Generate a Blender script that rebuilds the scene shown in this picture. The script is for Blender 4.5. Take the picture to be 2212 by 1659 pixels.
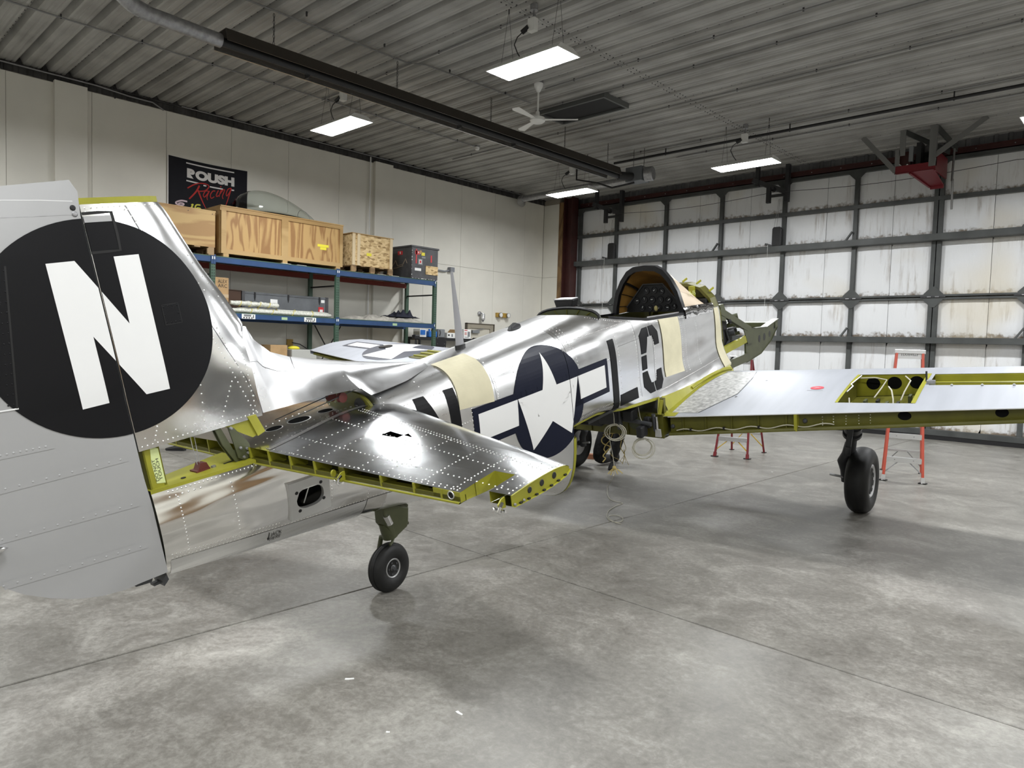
import bpy, bmesh, math, random
from mathutils import Vector, Matrix
random.seed(7)
PI = math.pi
scene = bpy.context.scene
for o in list(bpy.data.objects):
    bpy.data.objects.remove(o, do_unlink=True)
C = scene.collection

# ---------------------------------------------------------------- camera, world, exposure
CAM_R = ((0.72350876, 0.68967829, 0.02964676),
         (0.0579338, -0.01786831, -0.99816051),
         (-0.6878799, 0.72389542, -0.05288356))     # right, down, forward
cam_data = bpy.data.cameras.new('camera')
cam_data.sensor_width = 36.0
cam_data.lens = 1519.66 / 2212 * 36.0
cam_data.clip_start = 0.05
cam_data.clip_end = 200
cam = bpy.data.objects.new('camera', cam_data)
rt, dn, fw = (Vector(v) for v in CAM_R)
cm = Matrix((( rt.x, -dn.x, -fw.x, 0.0), (rt.y, -dn.y, -fw.y, 0.0), (rt.z, -dn.z, -fw.z, 1.60), (0, 0, 0, 1)))
cam.matrix_world = cm
C.objects.link(cam)
scene.camera = cam

world = bpy.data.worlds.new('world')
scene.world = world
world.use_nodes = True
world.node_tree.nodes['Background'].inputs[0].default_value = (0.5, 0.55, 0.6, 1)
world.node_tree.nodes['Background'].inputs[1].default_value = 0.05

scene.view_settings.view_transform = 'Standard'
scene.view_settings.look = 'None'
scene.view_settings.exposure = 0.0
scene.view_settings.gamma = 1.0
scene.view_settings.use_curve_mapping = False
LAMP_STRENGTH = 120.0          # emission of every ceiling lamp's diffuser

# ---------------------------------------------------------------- helpers
WM = {}

class MB:
    def __init__(s):
        s.v = []; s.f = []
    def add(s, vs, fs):
        n = len(s.v)
        s.v += [tuple(float(c) for c in v) for v in vs]
        s.f += [tuple(i + n for i in f) for f in fs]
        return s
    def box(s, x0, x1, y0, y1, z0, z1):
        return s.add([(x0, y0, z0), (x1, y0, z0), (x1, y1, z0), (x0, y1, z0), (x0, y0, z1), (x1, y0, z1), (x1, y1, z1), (x0, y1, z1)],
                     [(0, 3, 2, 1), (4, 5, 6, 7), (0, 1, 5, 4), (1, 2, 6, 5), (2, 3, 7, 6), (3, 0, 4, 7)])
    def obox(s, c, a, b, d):
        c, a, b, d = Vector(c), Vector(a), Vector(b), Vector(d)
        vs = [c - a - b - d, c + a - b - d, c + a + b - d, c - a + b - d, c - a - b + d, c + a - b + d, c + a + b + d, c - a + b + d]
        return s.add(vs, [(0, 3, 2, 1), (4, 5, 6, 7), (0, 1, 5, 4), (1, 2, 6, 5), (2, 3, 7, 6), (3, 0, 4, 7)])
    def bar(s, p, q, w, t, side=(0, 0, 1)):
        """a rectangular bar from p to q; w along `side`, t across"""
        p, q = Vector(p), Vector(q); d = (q - p)
        l = d.length; d.normalize()
        u = Vector(side); u = u - d * u.dot(d)
        if u.length < 1e-5:
            u = Vector((1, 0, 0)); u = u - d * u.dot(d)
        u.normalize(); n = d.cross(u)
        return s.obox((p + q) / 2, d * l / 2, u * w / 2, n * t / 2)
    def tube(s, pts, r, n=8, closed=False, caps=True):
        P = [Vector(p) for p in pts]; m = len(P)
        rs = r if isinstance(r, (list, tuple)) else [r] * m
        T = []
        for i in range(m):
            a = P[i - 1] if (i > 0 or closed) else P[i]
            b = P[(i + 1) % m] if (i < m - 1 or closed) else P[i]
            t = b - a
            T.append(t.normalized() if t.length > 1e-9 else Vector((0, 0, 1)))
        u = Vector((0, 0, 1)) if abs(T[0].z) < 0.9 else Vector((1, 0, 0))
        vs = []
        for i in range(m):
            u = u - T[i] * u.dot(T[i])
            if u.length < 1e-6:
                u = T[i].orthogonal()
            u.normalize(); w = T[i].cross(u)
            for k in range(n):
                a = 2 * PI * k / n
                vs.append(P[i] + (u * math.cos(a) + w * math.sin(a)) * rs[i])
        fs = []
        for i in range(m if closed else m - 1):
            j = (i + 1) % m
            for k in range(n):
                l = (k + 1) % n
                fs.append((i * n + k, i * n + l, j * n + l, j * n + k))
        if caps and not closed:
            fs.append(tuple(range(n - 1, -1, -1)))
            fs.append(tuple((m - 1) * n + k for k in range(n)))
        return s.add(vs, fs)
    def cyl(s, p, q, r, n=12, r1=None):
        return s.tube([p, q], [r, r if r1 is None else r1], n)
    def prism(s, poly, vec):
        n = len(poly); v = Vector(vec)
        a = [Vector(p) for p in poly]; b = [p + v for p in a]
        return s.add(a + b, [tuple(range(n - 1, -1, -1)), tuple(range(n, 2 * n))] + [(i, (i + 1) % n, n + (i + 1) % n, n + i) for i in range(n)])
    def grid(s, fn, us, vs, skip=None):
        nu, nv = len(us), len(vs)
        P = [fn(u, v) for u in us for v in vs]
        F = []
        for i in range(nu - 1):
            for j in range(nv - 1):
                if skip and skip((us[i] + us[i + 1]) / 2, (vs[j] + vs[j + 1]) / 2):
                    continue
                F.append((i * nv + j, (i + 1) * nv + j, (i + 1) * nv + j + 1, i * nv + j + 1))
        return s.add(P, F)
    def lathe(s, prof, o, ax, n=24):
        """prof: list of (radius, distance along axis)"""
        o = Vector(o); ax = Vector(ax).normalized(); u = ax.orthogonal().normalized(); w = ax.cross(u)
        vs = []
        for r, h in prof:
            for k in range(n):
                a = 2 * PI * k / n
                vs.append(o + ax * h + (u * math.cos(a) + w * math.sin(a)) * r)
        m = len(prof); fs = []
        for i in range(m - 1):
            for k in range(n):
                l = (k + 1) % n
                fs.append((i * n + k, i * n + l, (i + 1) * n + l, (i + 1) * n + k))
        if prof[0][0] > 1e-6: fs.append(tuple(range(n)))
        if prof[-1][0] > 1e-6: fs.append(tuple((m - 1) * n + k for k in range(n)))
        return s.add(vs, fs)
    def ball(s, c, r, nu=10, nv=6, sc=(1, 1, 1)):
        vs = []; c = Vector(c)
        for i in range(nv + 1):
            p = PI * i / nv
            for k in range(nu):
                a = 2 * PI * k / nu
                vs.append(c + Vector((math.sin(p) * math.cos(a) * sc[0], math.sin(p) * math.sin(a) * sc[1], math.cos(p) * sc[2])) * r)
        fs = []
        for i in range(nv):
            for k in range(nu):
                l = (k + 1) % nu
                fs.append((i * nu + k, i * nu + l, (i + 1) * nu + l, (i + 1) * nu + k))
        return s.add(vs, fs)

def link(o):
    C.objects.link(o); return o

def set_parent(o, parent):
    o.parent = parent
    o.matrix_parent_inverse = WM.get(parent.name, Matrix()).inverted()

def tag(o, label=None, cat=None, group=None, kind=None):
    if label: o['label'] = label
    if cat: o['category'] = cat
    if group: o['group'] = group
    if kind: o['kind'] = kind
    return o

def thing(name, label, cat, loc=(0, 0, 0), group=None):
    o = link(bpy.data.objects.new(name, None))
    o.empty_display_size = 0.1
    o.location = loc
    WM[o.name] = Matrix.Translation(Vector(loc))
    return tag(o, label, cat, group)

def make_mesh(name, mb, mat, smooth=False, fix=True, weld=True):
    me = bpy.data.meshes.new(name)
    me.from_pydata(mb.v, [], mb.f)
    bm = bmesh.new(); bm.from_mesh(me)
    if weld: bmesh.ops.remove_doubles(bm, verts=bm.verts, dist=1e-5)
    if fix: bmesh.ops.recalc_face_normals(bm, faces=bm.faces)
    bm.to_mesh(me); bm.free()
    if isinstance(mat, (list, tuple)):
        for m in mat: me.materials.append(m)
    elif mat is not None:
        me.materials.append(mat)
    if smooth:
        me.polygons.foreach_set('use_smooth', [True] * len(me.polygons))
        if smooth is not True and smooth > 0:
            me.set_sharp_from_angle(angle=math.radians(smooth))
        else:
            me.set_sharp_from_angle(angle=math.radians(40))
    me.update()
    return me

def obj(name, mb, mat, parent=None, smooth=False, label=None, cat=None, group=None, kind=None, bevel=0, fix=True, weld=True):
    if parent is None and mb.v:
        xs = [v[0] for v in mb.v]; ys = [v[1] for v in mb.v]; zs = [v[2] for v in mb.v]
        loc = Vector(((min(xs) + max(xs)) / 2, (min(ys) + max(ys)) / 2, min(zs)))
        mb.v = [(v[0] - loc.x, v[1] - loc.y, v[2] - loc.z) for v in mb.v]
    else:
        loc = None
    me = make_mesh(name, mb, mat, smooth, fix, weld)
    o = link(bpy.data.objects.new(name, me))
    if loc is not None:
        o.location = loc
        WM[o.name] = Matrix.Translation(loc)
    elif parent is not None:
        set_parent(o, parent)
    if bevel:
        b = o.modifiers.new('bevel', 'BEVEL'); b.width = bevel; b.segments = 2; b.limit_method = 'ANGLE'; b.angle_limit = math.radians(50)
    return tag(o, label, cat, group, kind)

def share(name, me, parent, loc, rot=(0, 0, 0), scale=(1, 1, 1)):
    """another piece with shared mesh data, placed in world coordinates under parent"""
    o = link(bpy.data.objects.new(name, me))
    o.location = loc; o.rotation_euler = rot; o.scale = scale
    if parent: set_parent(o, parent)
    return o

def dup(root, delta, label=None, group=None):
    def cp(o, par):
        c = o.copy(); link(c)
        if par:
            mpi = o.matrix_parent_inverse.copy(); c.parent = par; c.matrix_parent_inverse = mpi
        for ch in list(o.children):
            cp(ch, c)
        return c
    r = cp(root, None)
    r.location = Vector(root.location) + Vector(delta)
    if label: r['label'] = label
    if group: r['group'] = group
    return r

def text_mesh(body, size=1.0, offset=0.0, shear=0.0, spacing=1.0, res=6):
    """returns (verts2d, faces) of a line of lettering"""
    cu = bpy.data.curves.new('lettering', 'FONT')
    cu.body = body; cu.size = size; cu.offset = offset; cu.shear = shear; cu.space_character = spacing
    cu.fill_mode = 'FRONT'; cu.resolution_u = res
    o = bpy.data.objects.new('lettering', cu)
    link(o)
    dg = bpy.context.evaluated_depsgraph_get()
    me = bpy.data.meshes.new_from_object(o.evaluated_get(dg))
    vs = [(v.co.x, v.co.y) for v in me.vertices]
    fs = [tuple(p.vertices) for p in me.polygons]
    bpy.data.objects.remove(o); bpy.data.curves.remove(cu); bpy.data.meshes.remove(me)
    return vs, fs

def lettering(mb, body, size, fn, width=None, **kw):
    """fn maps text-plane (u,v) to a point; the text starts at u=0 on the baseline v=0"""
    vs, fs = text_mesh(body, size, **kw)
    k = 1.0
    if width:
        x0 = min(v[0] for v in vs); x1 = max(v[0] for v in vs); k = width / (x1 - x0)
        vs = [((v[0] - x0) * k, v[1]) for v in vs]
    mb.add([fn(u, v) for u, v in vs], fs)

# ---------------------------------------------------------------- materials
MATS = {}
def mat(name, col=(0.5, 0.5, 0.5), rough=0.5, metal=0.0, var=None, bump=None, coat=0.0, alpha=1.0, spec=0.5, emit=None, rvar=None, stretch=None, aniso=0.0, trans=0.0, ior=1.45):
    if name in MATS: return MATS[name]
    m = bpy.data.materials.new(name); m.use_nodes = True
    nt = m.node_tree; N = nt.nodes; L = nt.links
    b = N['Principled BSDF']
    b.inputs['Base Color'].default_value = (*col, 1)
    b.inputs['Roughness'].default_value = rough
    b.inputs['Metallic'].default_value = metal
    b.inputs['Specular IOR Level'].default_value = spec
    b.inputs['Coat Weight'].default_value = coat
    b.inputs['Alpha'].default_value = alpha
    b.inputs['Transmission Weight'].default_value = trans
    b.inputs['IOR'].default_value = ior
    if emit:
        b.inputs['Emission Color'].default_value = (*emit[0], 1)
        b.inputs['Emission Strength'].default_value = emit[1]
    co = None
    def coords():
        nonlocal co
        if co is None:
            tc = N.new('ShaderNodeTexCoord'); mp = N.new('ShaderNodeMapping')
            if stretch: mp.inputs['Scale'].default_value = stretch
            L.new(tc.outputs['Object'], mp.inputs['Vector']); co = mp.outputs['Vector']
        return co
    if var:      # (scale, amount[, detail])
        nz = N.new('ShaderNodeTexNoise'); nz.inputs['Scale'].default_value = var[0]; nz.inputs['Detail'].default_value = var[2] if len(var) > 2 else 4
        L.new(coords(), nz.inputs['Vector'])
        mr = N.new('ShaderNodeMapRange'); mr.inputs[1].default_value = 0.3; mr.inputs[2].default_value = 0.7
        mr.inputs[3].default_value = 1 - var[1]; mr.inputs[4].default_value = 1 + var[1]
        L.new(nz.outputs['Fac'], mr.inputs[0])
        mx = N.new('ShaderNodeMix'); mx.data_type = 'RGBA'; mx.blend_type = 'MULTIPLY'
        mx.inputs[0].default_value = 1.0; mx.inputs[6].default_value = (*col, 1)
        cb = N.new('ShaderNodeCombineColor')
        for i in range(3): L.new(mr.outputs[0], cb.inputs[i])
        L.new(cb.outputs[0], mx.inputs[7]); L.new(mx.outputs[2], b.inputs['Base Color'])
    if rvar:     # (scale, lo, hi)
        nz = N.new('ShaderNodeTexNoise'); nz.inputs['Scale'].default_value = rvar[0]; nz.inputs['Detail'].default_value = 5
        L.new(coords(), nz.inputs['Vector'])
        mr = N.new('ShaderNodeMapRange'); mr.inputs[1].default_value = 0.3; mr.inputs[2].default_value = 0.7
        mr.inputs[3].default_value = rvar[1]; mr.inputs[4].default_value = rvar[2]
        L.new(nz.outputs['Fac'], mr.inputs[0]); L.new(mr.outputs[0], b.inputs['Roughness'])
    if bump:     # (scale, strength, distance)
        nz = N.new('ShaderNodeTexNoise'); nz.inputs['Scale'].default_value = bump[0]; nz.inputs['Detail'].default_value = 2
        L.new(coords(), nz.inputs['Vector'])
        bp_ = N.new('ShaderNodeBump'); bp_.inputs['Strength'].default_value = bump[1]; bp_.inputs['Distance'].default_value = bump[2]
        L.new(nz.outputs['Fac'], bp_.inputs['Height']); L.new(bp_.outputs[0], b.inputs['Normal'])
    MATS[name] = m
    return m

def nodes_of(m):
    return m.node_tree.nodes, m.node_tree.links, m.node_tree.nodes['Principled BSDF']

def mat_concrete():
    m = mat('polished_concrete', (0.3, 0.29, 0.27), 0.35)
    N, L, b = nodes_of(m)
    tc = N.new('ShaderNodeNewGeometry')
    def noise(sc, det, dist=0.0, rough=0.6):
        n = N.new('ShaderNodeTexNoise'); n.inputs['Scale'].default_value = sc; n.inputs['Detail'].default_value = det
        n.inputs['Distortion'].default_value = dist; n.inputs['Roughness'].default_value = rough
        L.new(tc.outputs['Position'], n.inputs['Vector']); return n.outputs['Fac']
    big, mid, fine = noise(0.55, 6, 0.8), noise(2.6, 8, 1.2, 0.7), noise(28, 6, 0.4, 0.75)
    def madd(a, k, c):
        n = N.new('ShaderNodeMath'); n.operation = 'MULTIPLY_ADD'
        L.new(a, n.inputs[0]); n.inputs[1].default_value = k
        if isinstance(c, float): n.inputs[2].default_value = c
        else: L.new(c, n.inputs[2])
        return n.outputs[0]
    t = madd(big, 0.55, madd(mid, 0.75, madd(fine, 0.65, -0.48)))
    rp = N.new('ShaderNodeValToRGB'); L.new(t, rp.inputs[0])
    e = rp.color_ramp.elements
    e[0].position = 0.22; e[0].color = (0.100, 0.092, 0.078, 1)
    e[1].position = 0.78; e[1].color = (0.370, 0.358, 0.322, 1)
    k = e.new(0.5); k.color = (0.200, 0.190, 0.168, 1)
    L.new(rp.outputs[0], b.inputs['Base Color'])
    mr = N.new('ShaderNodeMapRange'); mr.inputs[1].default_value = 0.3; mr.inputs[2].default_value = 0.7; mr.inputs[3].default_value = 0.30; mr.inputs[4].default_value = 0.52
    L.new(madd(mid, 0.6, madd(fine, 0.4, 0.0)), mr.inputs[0]); L.new(mr.outputs[0], b.inputs['Roughness'])
    bm_ = N.new('ShaderNodeBump'); bm_.inputs['Strength'].default_value = 0.12; bm_.inputs['Distance'].default_value = 0.004
    L.new(fine, bm_.inputs['Height']); L.new(bm_.outputs[0], b.inputs['Normal'])
    b.inputs['Specular IOR Level'].default_value = 0.5
    return m

def mat_wood(name, c0, c1, scale=7.0, stretch=(1.0, 0.35, 1.0), dist=4.0, rough=0.6):
    m = mat(name, c0, rough)
    N, L, b = nodes_of(m)
    tc = N.new('ShaderNodeTexCoord'); mp = N.new('ShaderNodeMapping'); mp.inputs['Scale'].default_value = stretch
    L.new(tc.outputs['Object'], mp.inputs[0])
    w = N.new('ShaderNodeTexNoise'); w.inputs['Scale'].default_value = scale * 0.25; w.inputs['Detail'].default_value = 2; w.inputs['Distortion'].default_value = 0.6
    L.new(mp.outputs[0], w.inputs['Vector'])
    # contour lines of a smooth field look like flat-sawn plywood figure
    ml = N.new('ShaderNodeMath'); ml.operation = 'MULTIPLY'; ml.inputs[1].default_value = dist * 6; L.new(w.outputs['Fac'], ml.inputs[0])
    fr = N.new('ShaderNodeMath'); fr.operation = 'PINGPONG'; fr.inputs[1].default_value = 1.0; L.new(ml.outputs[0], fr.inputs[0])
    f2 = N.new('ShaderNodeTexNoise'); f2.inputs['Scale'].default_value = 30; f2.inputs['Detail'].default_value = 4; L.new(mp.outputs[0], f2.inputs['Vector'])
    ad = N.new('ShaderNodeMath'); ad.operation = 'MULTIPLY_ADD'; ad.inputs[1].default_value = 0.35; L.new(f2.outputs['Fac'], ad.inputs[0]); L.new(fr.outputs[0], ad.inputs[2])
    rp = N.new('ShaderNodeValToRGB'); e = rp.color_ramp.elements
    e[0].position = 0.35; e[0].color = (*c1, 1); e[1].position = 0.75; e[1].color = (*c0, 1)
    L.new(ad.outputs[0], rp.inputs[0]); L.new(rp.outputs[0], b.inputs['Base Color'])
    return m

def mat_osb():
    m = mat('oriented_strand_board', (0.55, 0.4, 0.2), 0.7)
    N, L, b = nodes_of(m)
    tc = N.new('ShaderNodeTexCoord')
    v = N.new('ShaderNodeTexVoronoi'); v.inputs['Scale'].default_value = 22; v.inputs['Randomness'].default_value = 1.0
    mp = N.new('ShaderNodeMapping'); mp.inputs['Scale'].default_value = (1, 0.6, 1.4); mp.inputs['Rotation'].default_value = (0.5, 0.3, 0.7)
    L.new(tc.outputs['Object'], mp.inputs[0]); L.new(mp.outputs[0], v.inputs['Vector'])
    sp = N.new('ShaderNodeSeparateColor'); L.new(v.outputs['Color'], sp.inputs[0])
    rp = N.new('ShaderNodeValToRGB'); e = rp.color_ramp.elements
    e[0].position = 0.0; e[0].color = (0.26, 0.16, 0.06, 1); e[1].position = 1.0; e[1].color = (0.72, 0.55, 0.30, 1)
    k = e.new(0.35); k.color = (0.55, 0.39, 0.19, 1)
    L.new(sp.outputs[0], rp.inputs[0]); L.new(rp.outputs[0], b.inputs['Base Color'])
    return m

def mat_alu(name, col, rough, brush=(1, 1, 1), wav=0.5, wscale=2.2, dist=0.02, wst=(1, 1, 1)):
    """bare aluminium skin: rolled grain and the soft oil-canning of thin sheet"""
    m = mat(name, col, rough, 1.0)
    N, L, b = nodes_of(m)
    tc = N.new('ShaderNodeTexCoord')
    n1 = N.new('ShaderNodeTexNoise'); n1.inputs['Scale'].default_value = wscale; n1.inputs['Detail'].default_value = 1.5
    mw = N.new('ShaderNodeMapping'); mw.inputs['Scale'].default_value = wst; L.new(tc.outputs['Object'], mw.inputs[0])
    L.new(mw.outputs[0], n1.inputs['Vector'])
    mp = N.new('ShaderNodeMapping'); mp.inputs['Scale'].default_value = brush; L.new(tc.outputs['Object'], mp.inputs[0])
    n2 = N.new('ShaderNodeTexNoise'); n2.inputs['Scale'].default_value = 9; n2.inputs['Detail'].default_value = 3; L.new(mp.outputs[0], n2.inputs['Vector'])
    b1 = N.new('ShaderNodeBump'); b1.inputs['Strength'].default_value = wav; b1.inputs['Distance'].default_value = dist
    L.new(n1.outputs['Fac'], b1.inputs['Height']); L.new(b1.outputs[0], b.inputs['Normal'])
    mr = N.new('ShaderNodeMapRange'); mr.inputs[1].default_value = 0.3; mr.inputs[2].default_value = 0.7
    mr.inputs[3].default_value = rough * 0.9; mr.inputs[4].default_value = rough * 1.12
    L.new(n2.outputs['Fac'], mr.inputs[0]); L.new(mr.outputs[0], b.inputs['Roughness'])
    return m

def mat_insulation():
    """white vinyl-faced insulation: faint vertical creases, dirt runs and brown mould low on each sheet"""
    m = mat('vinyl_insulation', (0.62, 0.63, 0.64), 0.38)
    N, L, b = nodes_of(m)
    g = N.new('ShaderNodeNewGeometry'); tc = N.new('ShaderNodeTexCoord')
    mp = N.new('ShaderNodeMapping'); mp.inputs['Scale'].default_value = (9, 1, 0.8); L.new(g.outputs['Position'], mp.inputs[0])
    n1 = N.new('ShaderNodeTexNoise'); n1.inputs['Scale'].default_value = 1.2; n1.inputs['Detail'].default_value = 6; n1.inputs['Roughness'].default_value = 0.65
    L.new(mp.outputs[0], n1.inputs['Vector'])
    n2 = N.new('ShaderNodeTexNoise'); n2.inputs['Scale'].default_value = 1.1; n2.inputs['Detail'].default_value = 4; L.new(g.outputs['Position'], n2.inputs['Vector'])
    n3 = N.new('ShaderNodeTexNoise'); n3.inputs['Scale'].default_value = 14; n3.inputs['Detail'].default_value = 5; L.new(g.outputs['Position'], n3.inputs['Vector'])
    # stain mask: streak noise * patch noise
    r1 = N.new('ShaderNodeMapRange'); r1.inputs[1].default_value = 0.52; r1.inputs[2].default_value = 0.74; L.new(n1.outputs['Fac'], r1.inputs[0])
    r2 = N.new('ShaderNodeMapRange'); r2.inputs[1].default_value = 0.46; r2.inputs[2].default_value = 0.64; L.new(n2.outputs['Fac'], r2.inputs[0])
    mu = N.new('ShaderNodeMath'); mu.operation = 'MULTIPLY'; L.new(r1.outputs[0], mu.inputs[0]); L.new(r2.outputs[0], mu.inputs[1])
    mx = N.new('ShaderNodeMix'); mx.data_type = 'RGBA'; mx.inputs[6].default_value = (0.76, 0.77, 0.78, 1); mx.inputs[7].default_value = (0.33, 0.29, 0.25, 1)
    L.new(mu.outputs[0], mx.inputs[0])
    # mould along the lower rim of a sheet (object z starts at 0 at the sheet's foot)
    sp = N.new('ShaderNodeSeparateXYZ'); L.new(tc.outputs['Object'], sp.inputs[0])
    ad = N.new('ShaderNodeMath'); ad.operation = 'MULTIPLY_ADD'; ad.inputs[1].default_value = -0.34; L.new(n3.outputs['Fac'], ad.inputs[0]); L.new(sp.outputs[2], ad.inputs[2])
    r3 = N.new('ShaderNodeMapRange'); r3.inputs[1].default_value = -0.05; r3.inputs[2].default_value = -0.15; L.new(ad.outputs[0], r3.inputs[0])
    m2 = N.new('ShaderNodeMix'); m2.data_type = 'RGBA'; m2.inputs[7].default_value = (0.20, 0.16, 0.12, 1)
    L.new(mx.outputs[2], m2.inputs[6]); L.new(r3.outputs[0], m2.inputs[0])
    # aged yellow patches
    n4 = N.new('ShaderNodeTexNoise'); n4.inputs['Scale'].default_value = 0.5; n4.inputs['Detail'].default_value = 2; L.new(g.outputs['Position'], n4.inputs['Vector'])
    r4 = N.new('ShaderNodeMapRange'); r4.inputs[1].default_value = 0.56; r4.inputs[2].default_value = 0.70; r4.inputs[4].default_value = 0.55; L.new(n4.outputs['Fac'], r4.inputs[0])
    m3 = N.new('ShaderNodeMix'); m3.data_type = 'RGBA'; m3.inputs[7].default_value = (0.64, 0.57, 0.42, 1)
    L.new(m2.outputs[2], m3.inputs[6]); L.new(r4.outputs[0], m3.inputs[0])
    L.new(m3.outputs[2], b.inputs['Base Color'])
    bu = N.new('ShaderNodeBump'); bu.inputs['Strength'].default_value = 0.5; bu.inputs['Distance'].default_value = 0.03
    L.new(n1.outputs['Fac'], bu.inputs['Height']); L.new(bu.outputs[0], b.inputs['Normal'])
    return m

def mat_deck():
    m = mat('galvanised_deck', (0.30, 0.30, 0.29), 0.55, 0.25)
    N, L, b = nodes_of(m)
    g = N.new('ShaderNodeNewGeometry')
    mp = N.new('ShaderNodeMapping'); mp.inputs['Scale'].default_value = (0.25, 5, 1); L.new(g.outputs['Position'], mp.inputs[0])
    n = N.new('ShaderNodeTexNoise'); n.inputs['Scale'].default_value = 2.0; n.inputs['Detail'].default_value = 6; L.new(mp.outputs[0], n.inputs['Vector'])
    n2 = N.new('ShaderNodeTexNoise'); n2.inputs['Scale'].default_value = 1.4; n2.inputs['Detail'].default_value = 5; L.new(g.outputs['Position'], n2.inputs['Vector'])
    ad = N.new('ShaderNodeMath'); ad.operation = 'ADD'; L.new(n.outputs['Fac'], ad.inputs[0]); L.new(n2.outputs['Fac'], ad.inputs[1])
    rp = N.new('ShaderNodeValToRGB'); e = rp.color_ramp.elements
    e[0].position = 0.35; e[0].color = (0.26, 0.255, 0.240, 1); e[1].position = 0.65; e[1].color = (0.46, 0.455, 0.435, 1)
    hv = N.new('ShaderNodeMath'); hv.operation = 'MULTIPLY'; hv.inputs[1].default_value = 0.5; L.new(ad.outputs[0], hv.inputs[0])
    L.new(hv.outputs[0], rp.inputs[0]); L.new(rp.outputs[0], b.inputs['Base Color'])
    return m

concrete = mat_concrete()
void_m = mat('unlit_void', (0.006, 0.006, 0.006), 0.95, spec=0.05)
joint_dark = mat('joint_filler', (0.035, 0.032, 0.028), 0.9)
deck_m = mat_deck()
wall_m = mat('painted_board', (0.72, 0.70, 0.63), 0.55, var=(1.2, 0.05), bump=(90, 0.15, 0.002))
wall_joint = mat('board_joint', (0.30, 0.27, 0.22), 0.8)
insul = mat_insulation()
steel_gray = mat('grey_painted_steel', (0.060, 0.064, 0.062), 0.5, var=(3, 0.25))
steel_dark = mat('dark_steel', (0.03, 0.03, 0.032), 0.5, var=(5, 0.2))
red_oxide = mat('red_oxide_steel', (0.050, 0.014, 0.012), 0.5, var=(3, 0.25))
red_frame = mat('dark_red_paint', (0.16, 0.012, 0.018), 0.4)
galv = mat('galvanised', (0.36, 0.36, 0.37), 0.42, 0.8, var=(20, 0.2), rvar=(25, 0.3, 0.55))
conduit_m = mat('conduit_metal', (0.25, 0.25, 0.25), 0.45, 0.7)
black_m = mat('black_plastic', (0.012, 0.012, 0.013), 0.4)
black_iron = mat('black_iron', (0.015, 0.015, 0.016), 0.5)
white_m = mat('white_enamel', (0.75, 0.75, 0.73), 0.4)
bronze_m = mat('heater_bronze', (0.055, 0.047, 0.038), 0.45, 0.4)
lamp_m = mat('lamp_diffuser', (0.9, 0.9, 0.9), 0.5, emit=((0.965, 0.985, 1.0), LAMP_STRENGTH))
wood_strip = mat_wood('brown_timber', (0.22, 0.13, 0.055), (0.14, 0.08, 0.035), 8, (1, 1, 0.2))
ply_m = mat_wood('plywood', (0.44, 0.28, 0.11), (0.27, 0.14, 0.05), 8, (1, 1.6, 0.30), 2.2)
ply_h = mat_wood('plywood_horizontal', (0.46, 0.31, 0.13), (0.34, 0.20, 0.08), 7, (1, 0.30, 1.5), 1.6)
ply_frame = mat_wood('pine_batten', (0.42, 0.28, 0.12), (0.31, 0.19, 0.07), 6, (1, 0.25, 1), 1.0)
pallet_m = mat_wood('pallet_wood', (0.30, 0.20, 0.10), (0.18, 0.11, 0.05), 8, (1, 0.3, 1), 1.2)
osb_m = mat_osb()
card_m = mat('cardboard', (0.42, 0.27, 0.13), 0.75, var=(8, 0.12))
rack_blue = mat('rack_blue', (0.022, 0.060, 0.155), 0.4, var=(4, 0.15))
rack_green = mat('rack_green', (0.055, 0.105, 0.070), 0.45, var=(6, 0.15))
rack_red = mat('rack_red', (0.20, 0.025, 0.012), 0.5)
trunk_m = mat('grey_trunk', (0.060, 0.060, 0.064), 0.5, var=(6, 0.25))
case_m = mat('grey_case', (0.115, 0.122, 0.130), 0.45, var=(5, 0.15))
paper_white = mat('white_paper', (0.78, 0.78, 0.76), 0.7)
sticker_red = mat('red_sticker', (0.52, 0.03, 0.035), 0.5)
sticker_yellow = mat('yellow_sticker', (0.75, 0.66, 0.05), 0.6)
sticker_green = mat('pale_green_label', (0.38, 0.52, 0.30), 0.6)
tarp_m = mat('grey_tarpaulin', (0.36, 0.34, 0.30), 0.7, var=(9, 0.3), bump=(12, 0.6, 0.02))
navy_cloth = mat('navy_cloth', (0.010, 0.012, 0.024), 0.8, bump=(15, 0.5, 0.015))
bubble_m = mat('bubble_wrap', (0.62, 0.62, 0.55), 0.25, var=(40, 0.25), bump=(60, 0.8, 0.01), coat=0.5)
twine_yellow = mat('yellow_tie', (0.62, 0.52, 0.08), 0.6)
banner_black = mat('banner_black', (0.006, 0.006, 0.010), 0.85, bump=(5, 0.3, 0.01))
banner_white = mat('banner_white', (0.72, 0.70, 0.68), 0.8)
banner_red = mat('banner_red', (0.40, 0.025, 0.020), 0.8)
banner_yellow = mat('banner_yellow', (0.62, 0.60, 0.08), 0.8)
banner_dark = mat('banner_dark_outline', (0.10, 0.10, 0.13), 0.8)
clear_m = mat('clear_acrylic', (0.92, 0.95, 0.93), 0.03, trans=1.0, ior=1.25)
glass_m = mat('lamp_glass', (0.9, 0.9, 0.9), 0.1, metal=0.6)
door_m = mat('painted_door', (0.55, 0.52, 0.44), 0.5)
frame_m = mat('door_frame_paint', (0.30, 0.27, 0.21), 0.5)
amber_m = mat('amber_housing', (0.42, 0.26, 0.05), 0.5)
blue_jug = mat('blue_plastic', (0.02, 0.14, 0.48), 0.35)
grey_plastic = mat('grey_plastic', (0.20, 0.21, 0.22), 0.5)
orange_frp = mat('orange_fibreglass', (0.48, 0.075, 0.042), 0.45, var=(4, 0.1))
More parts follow.
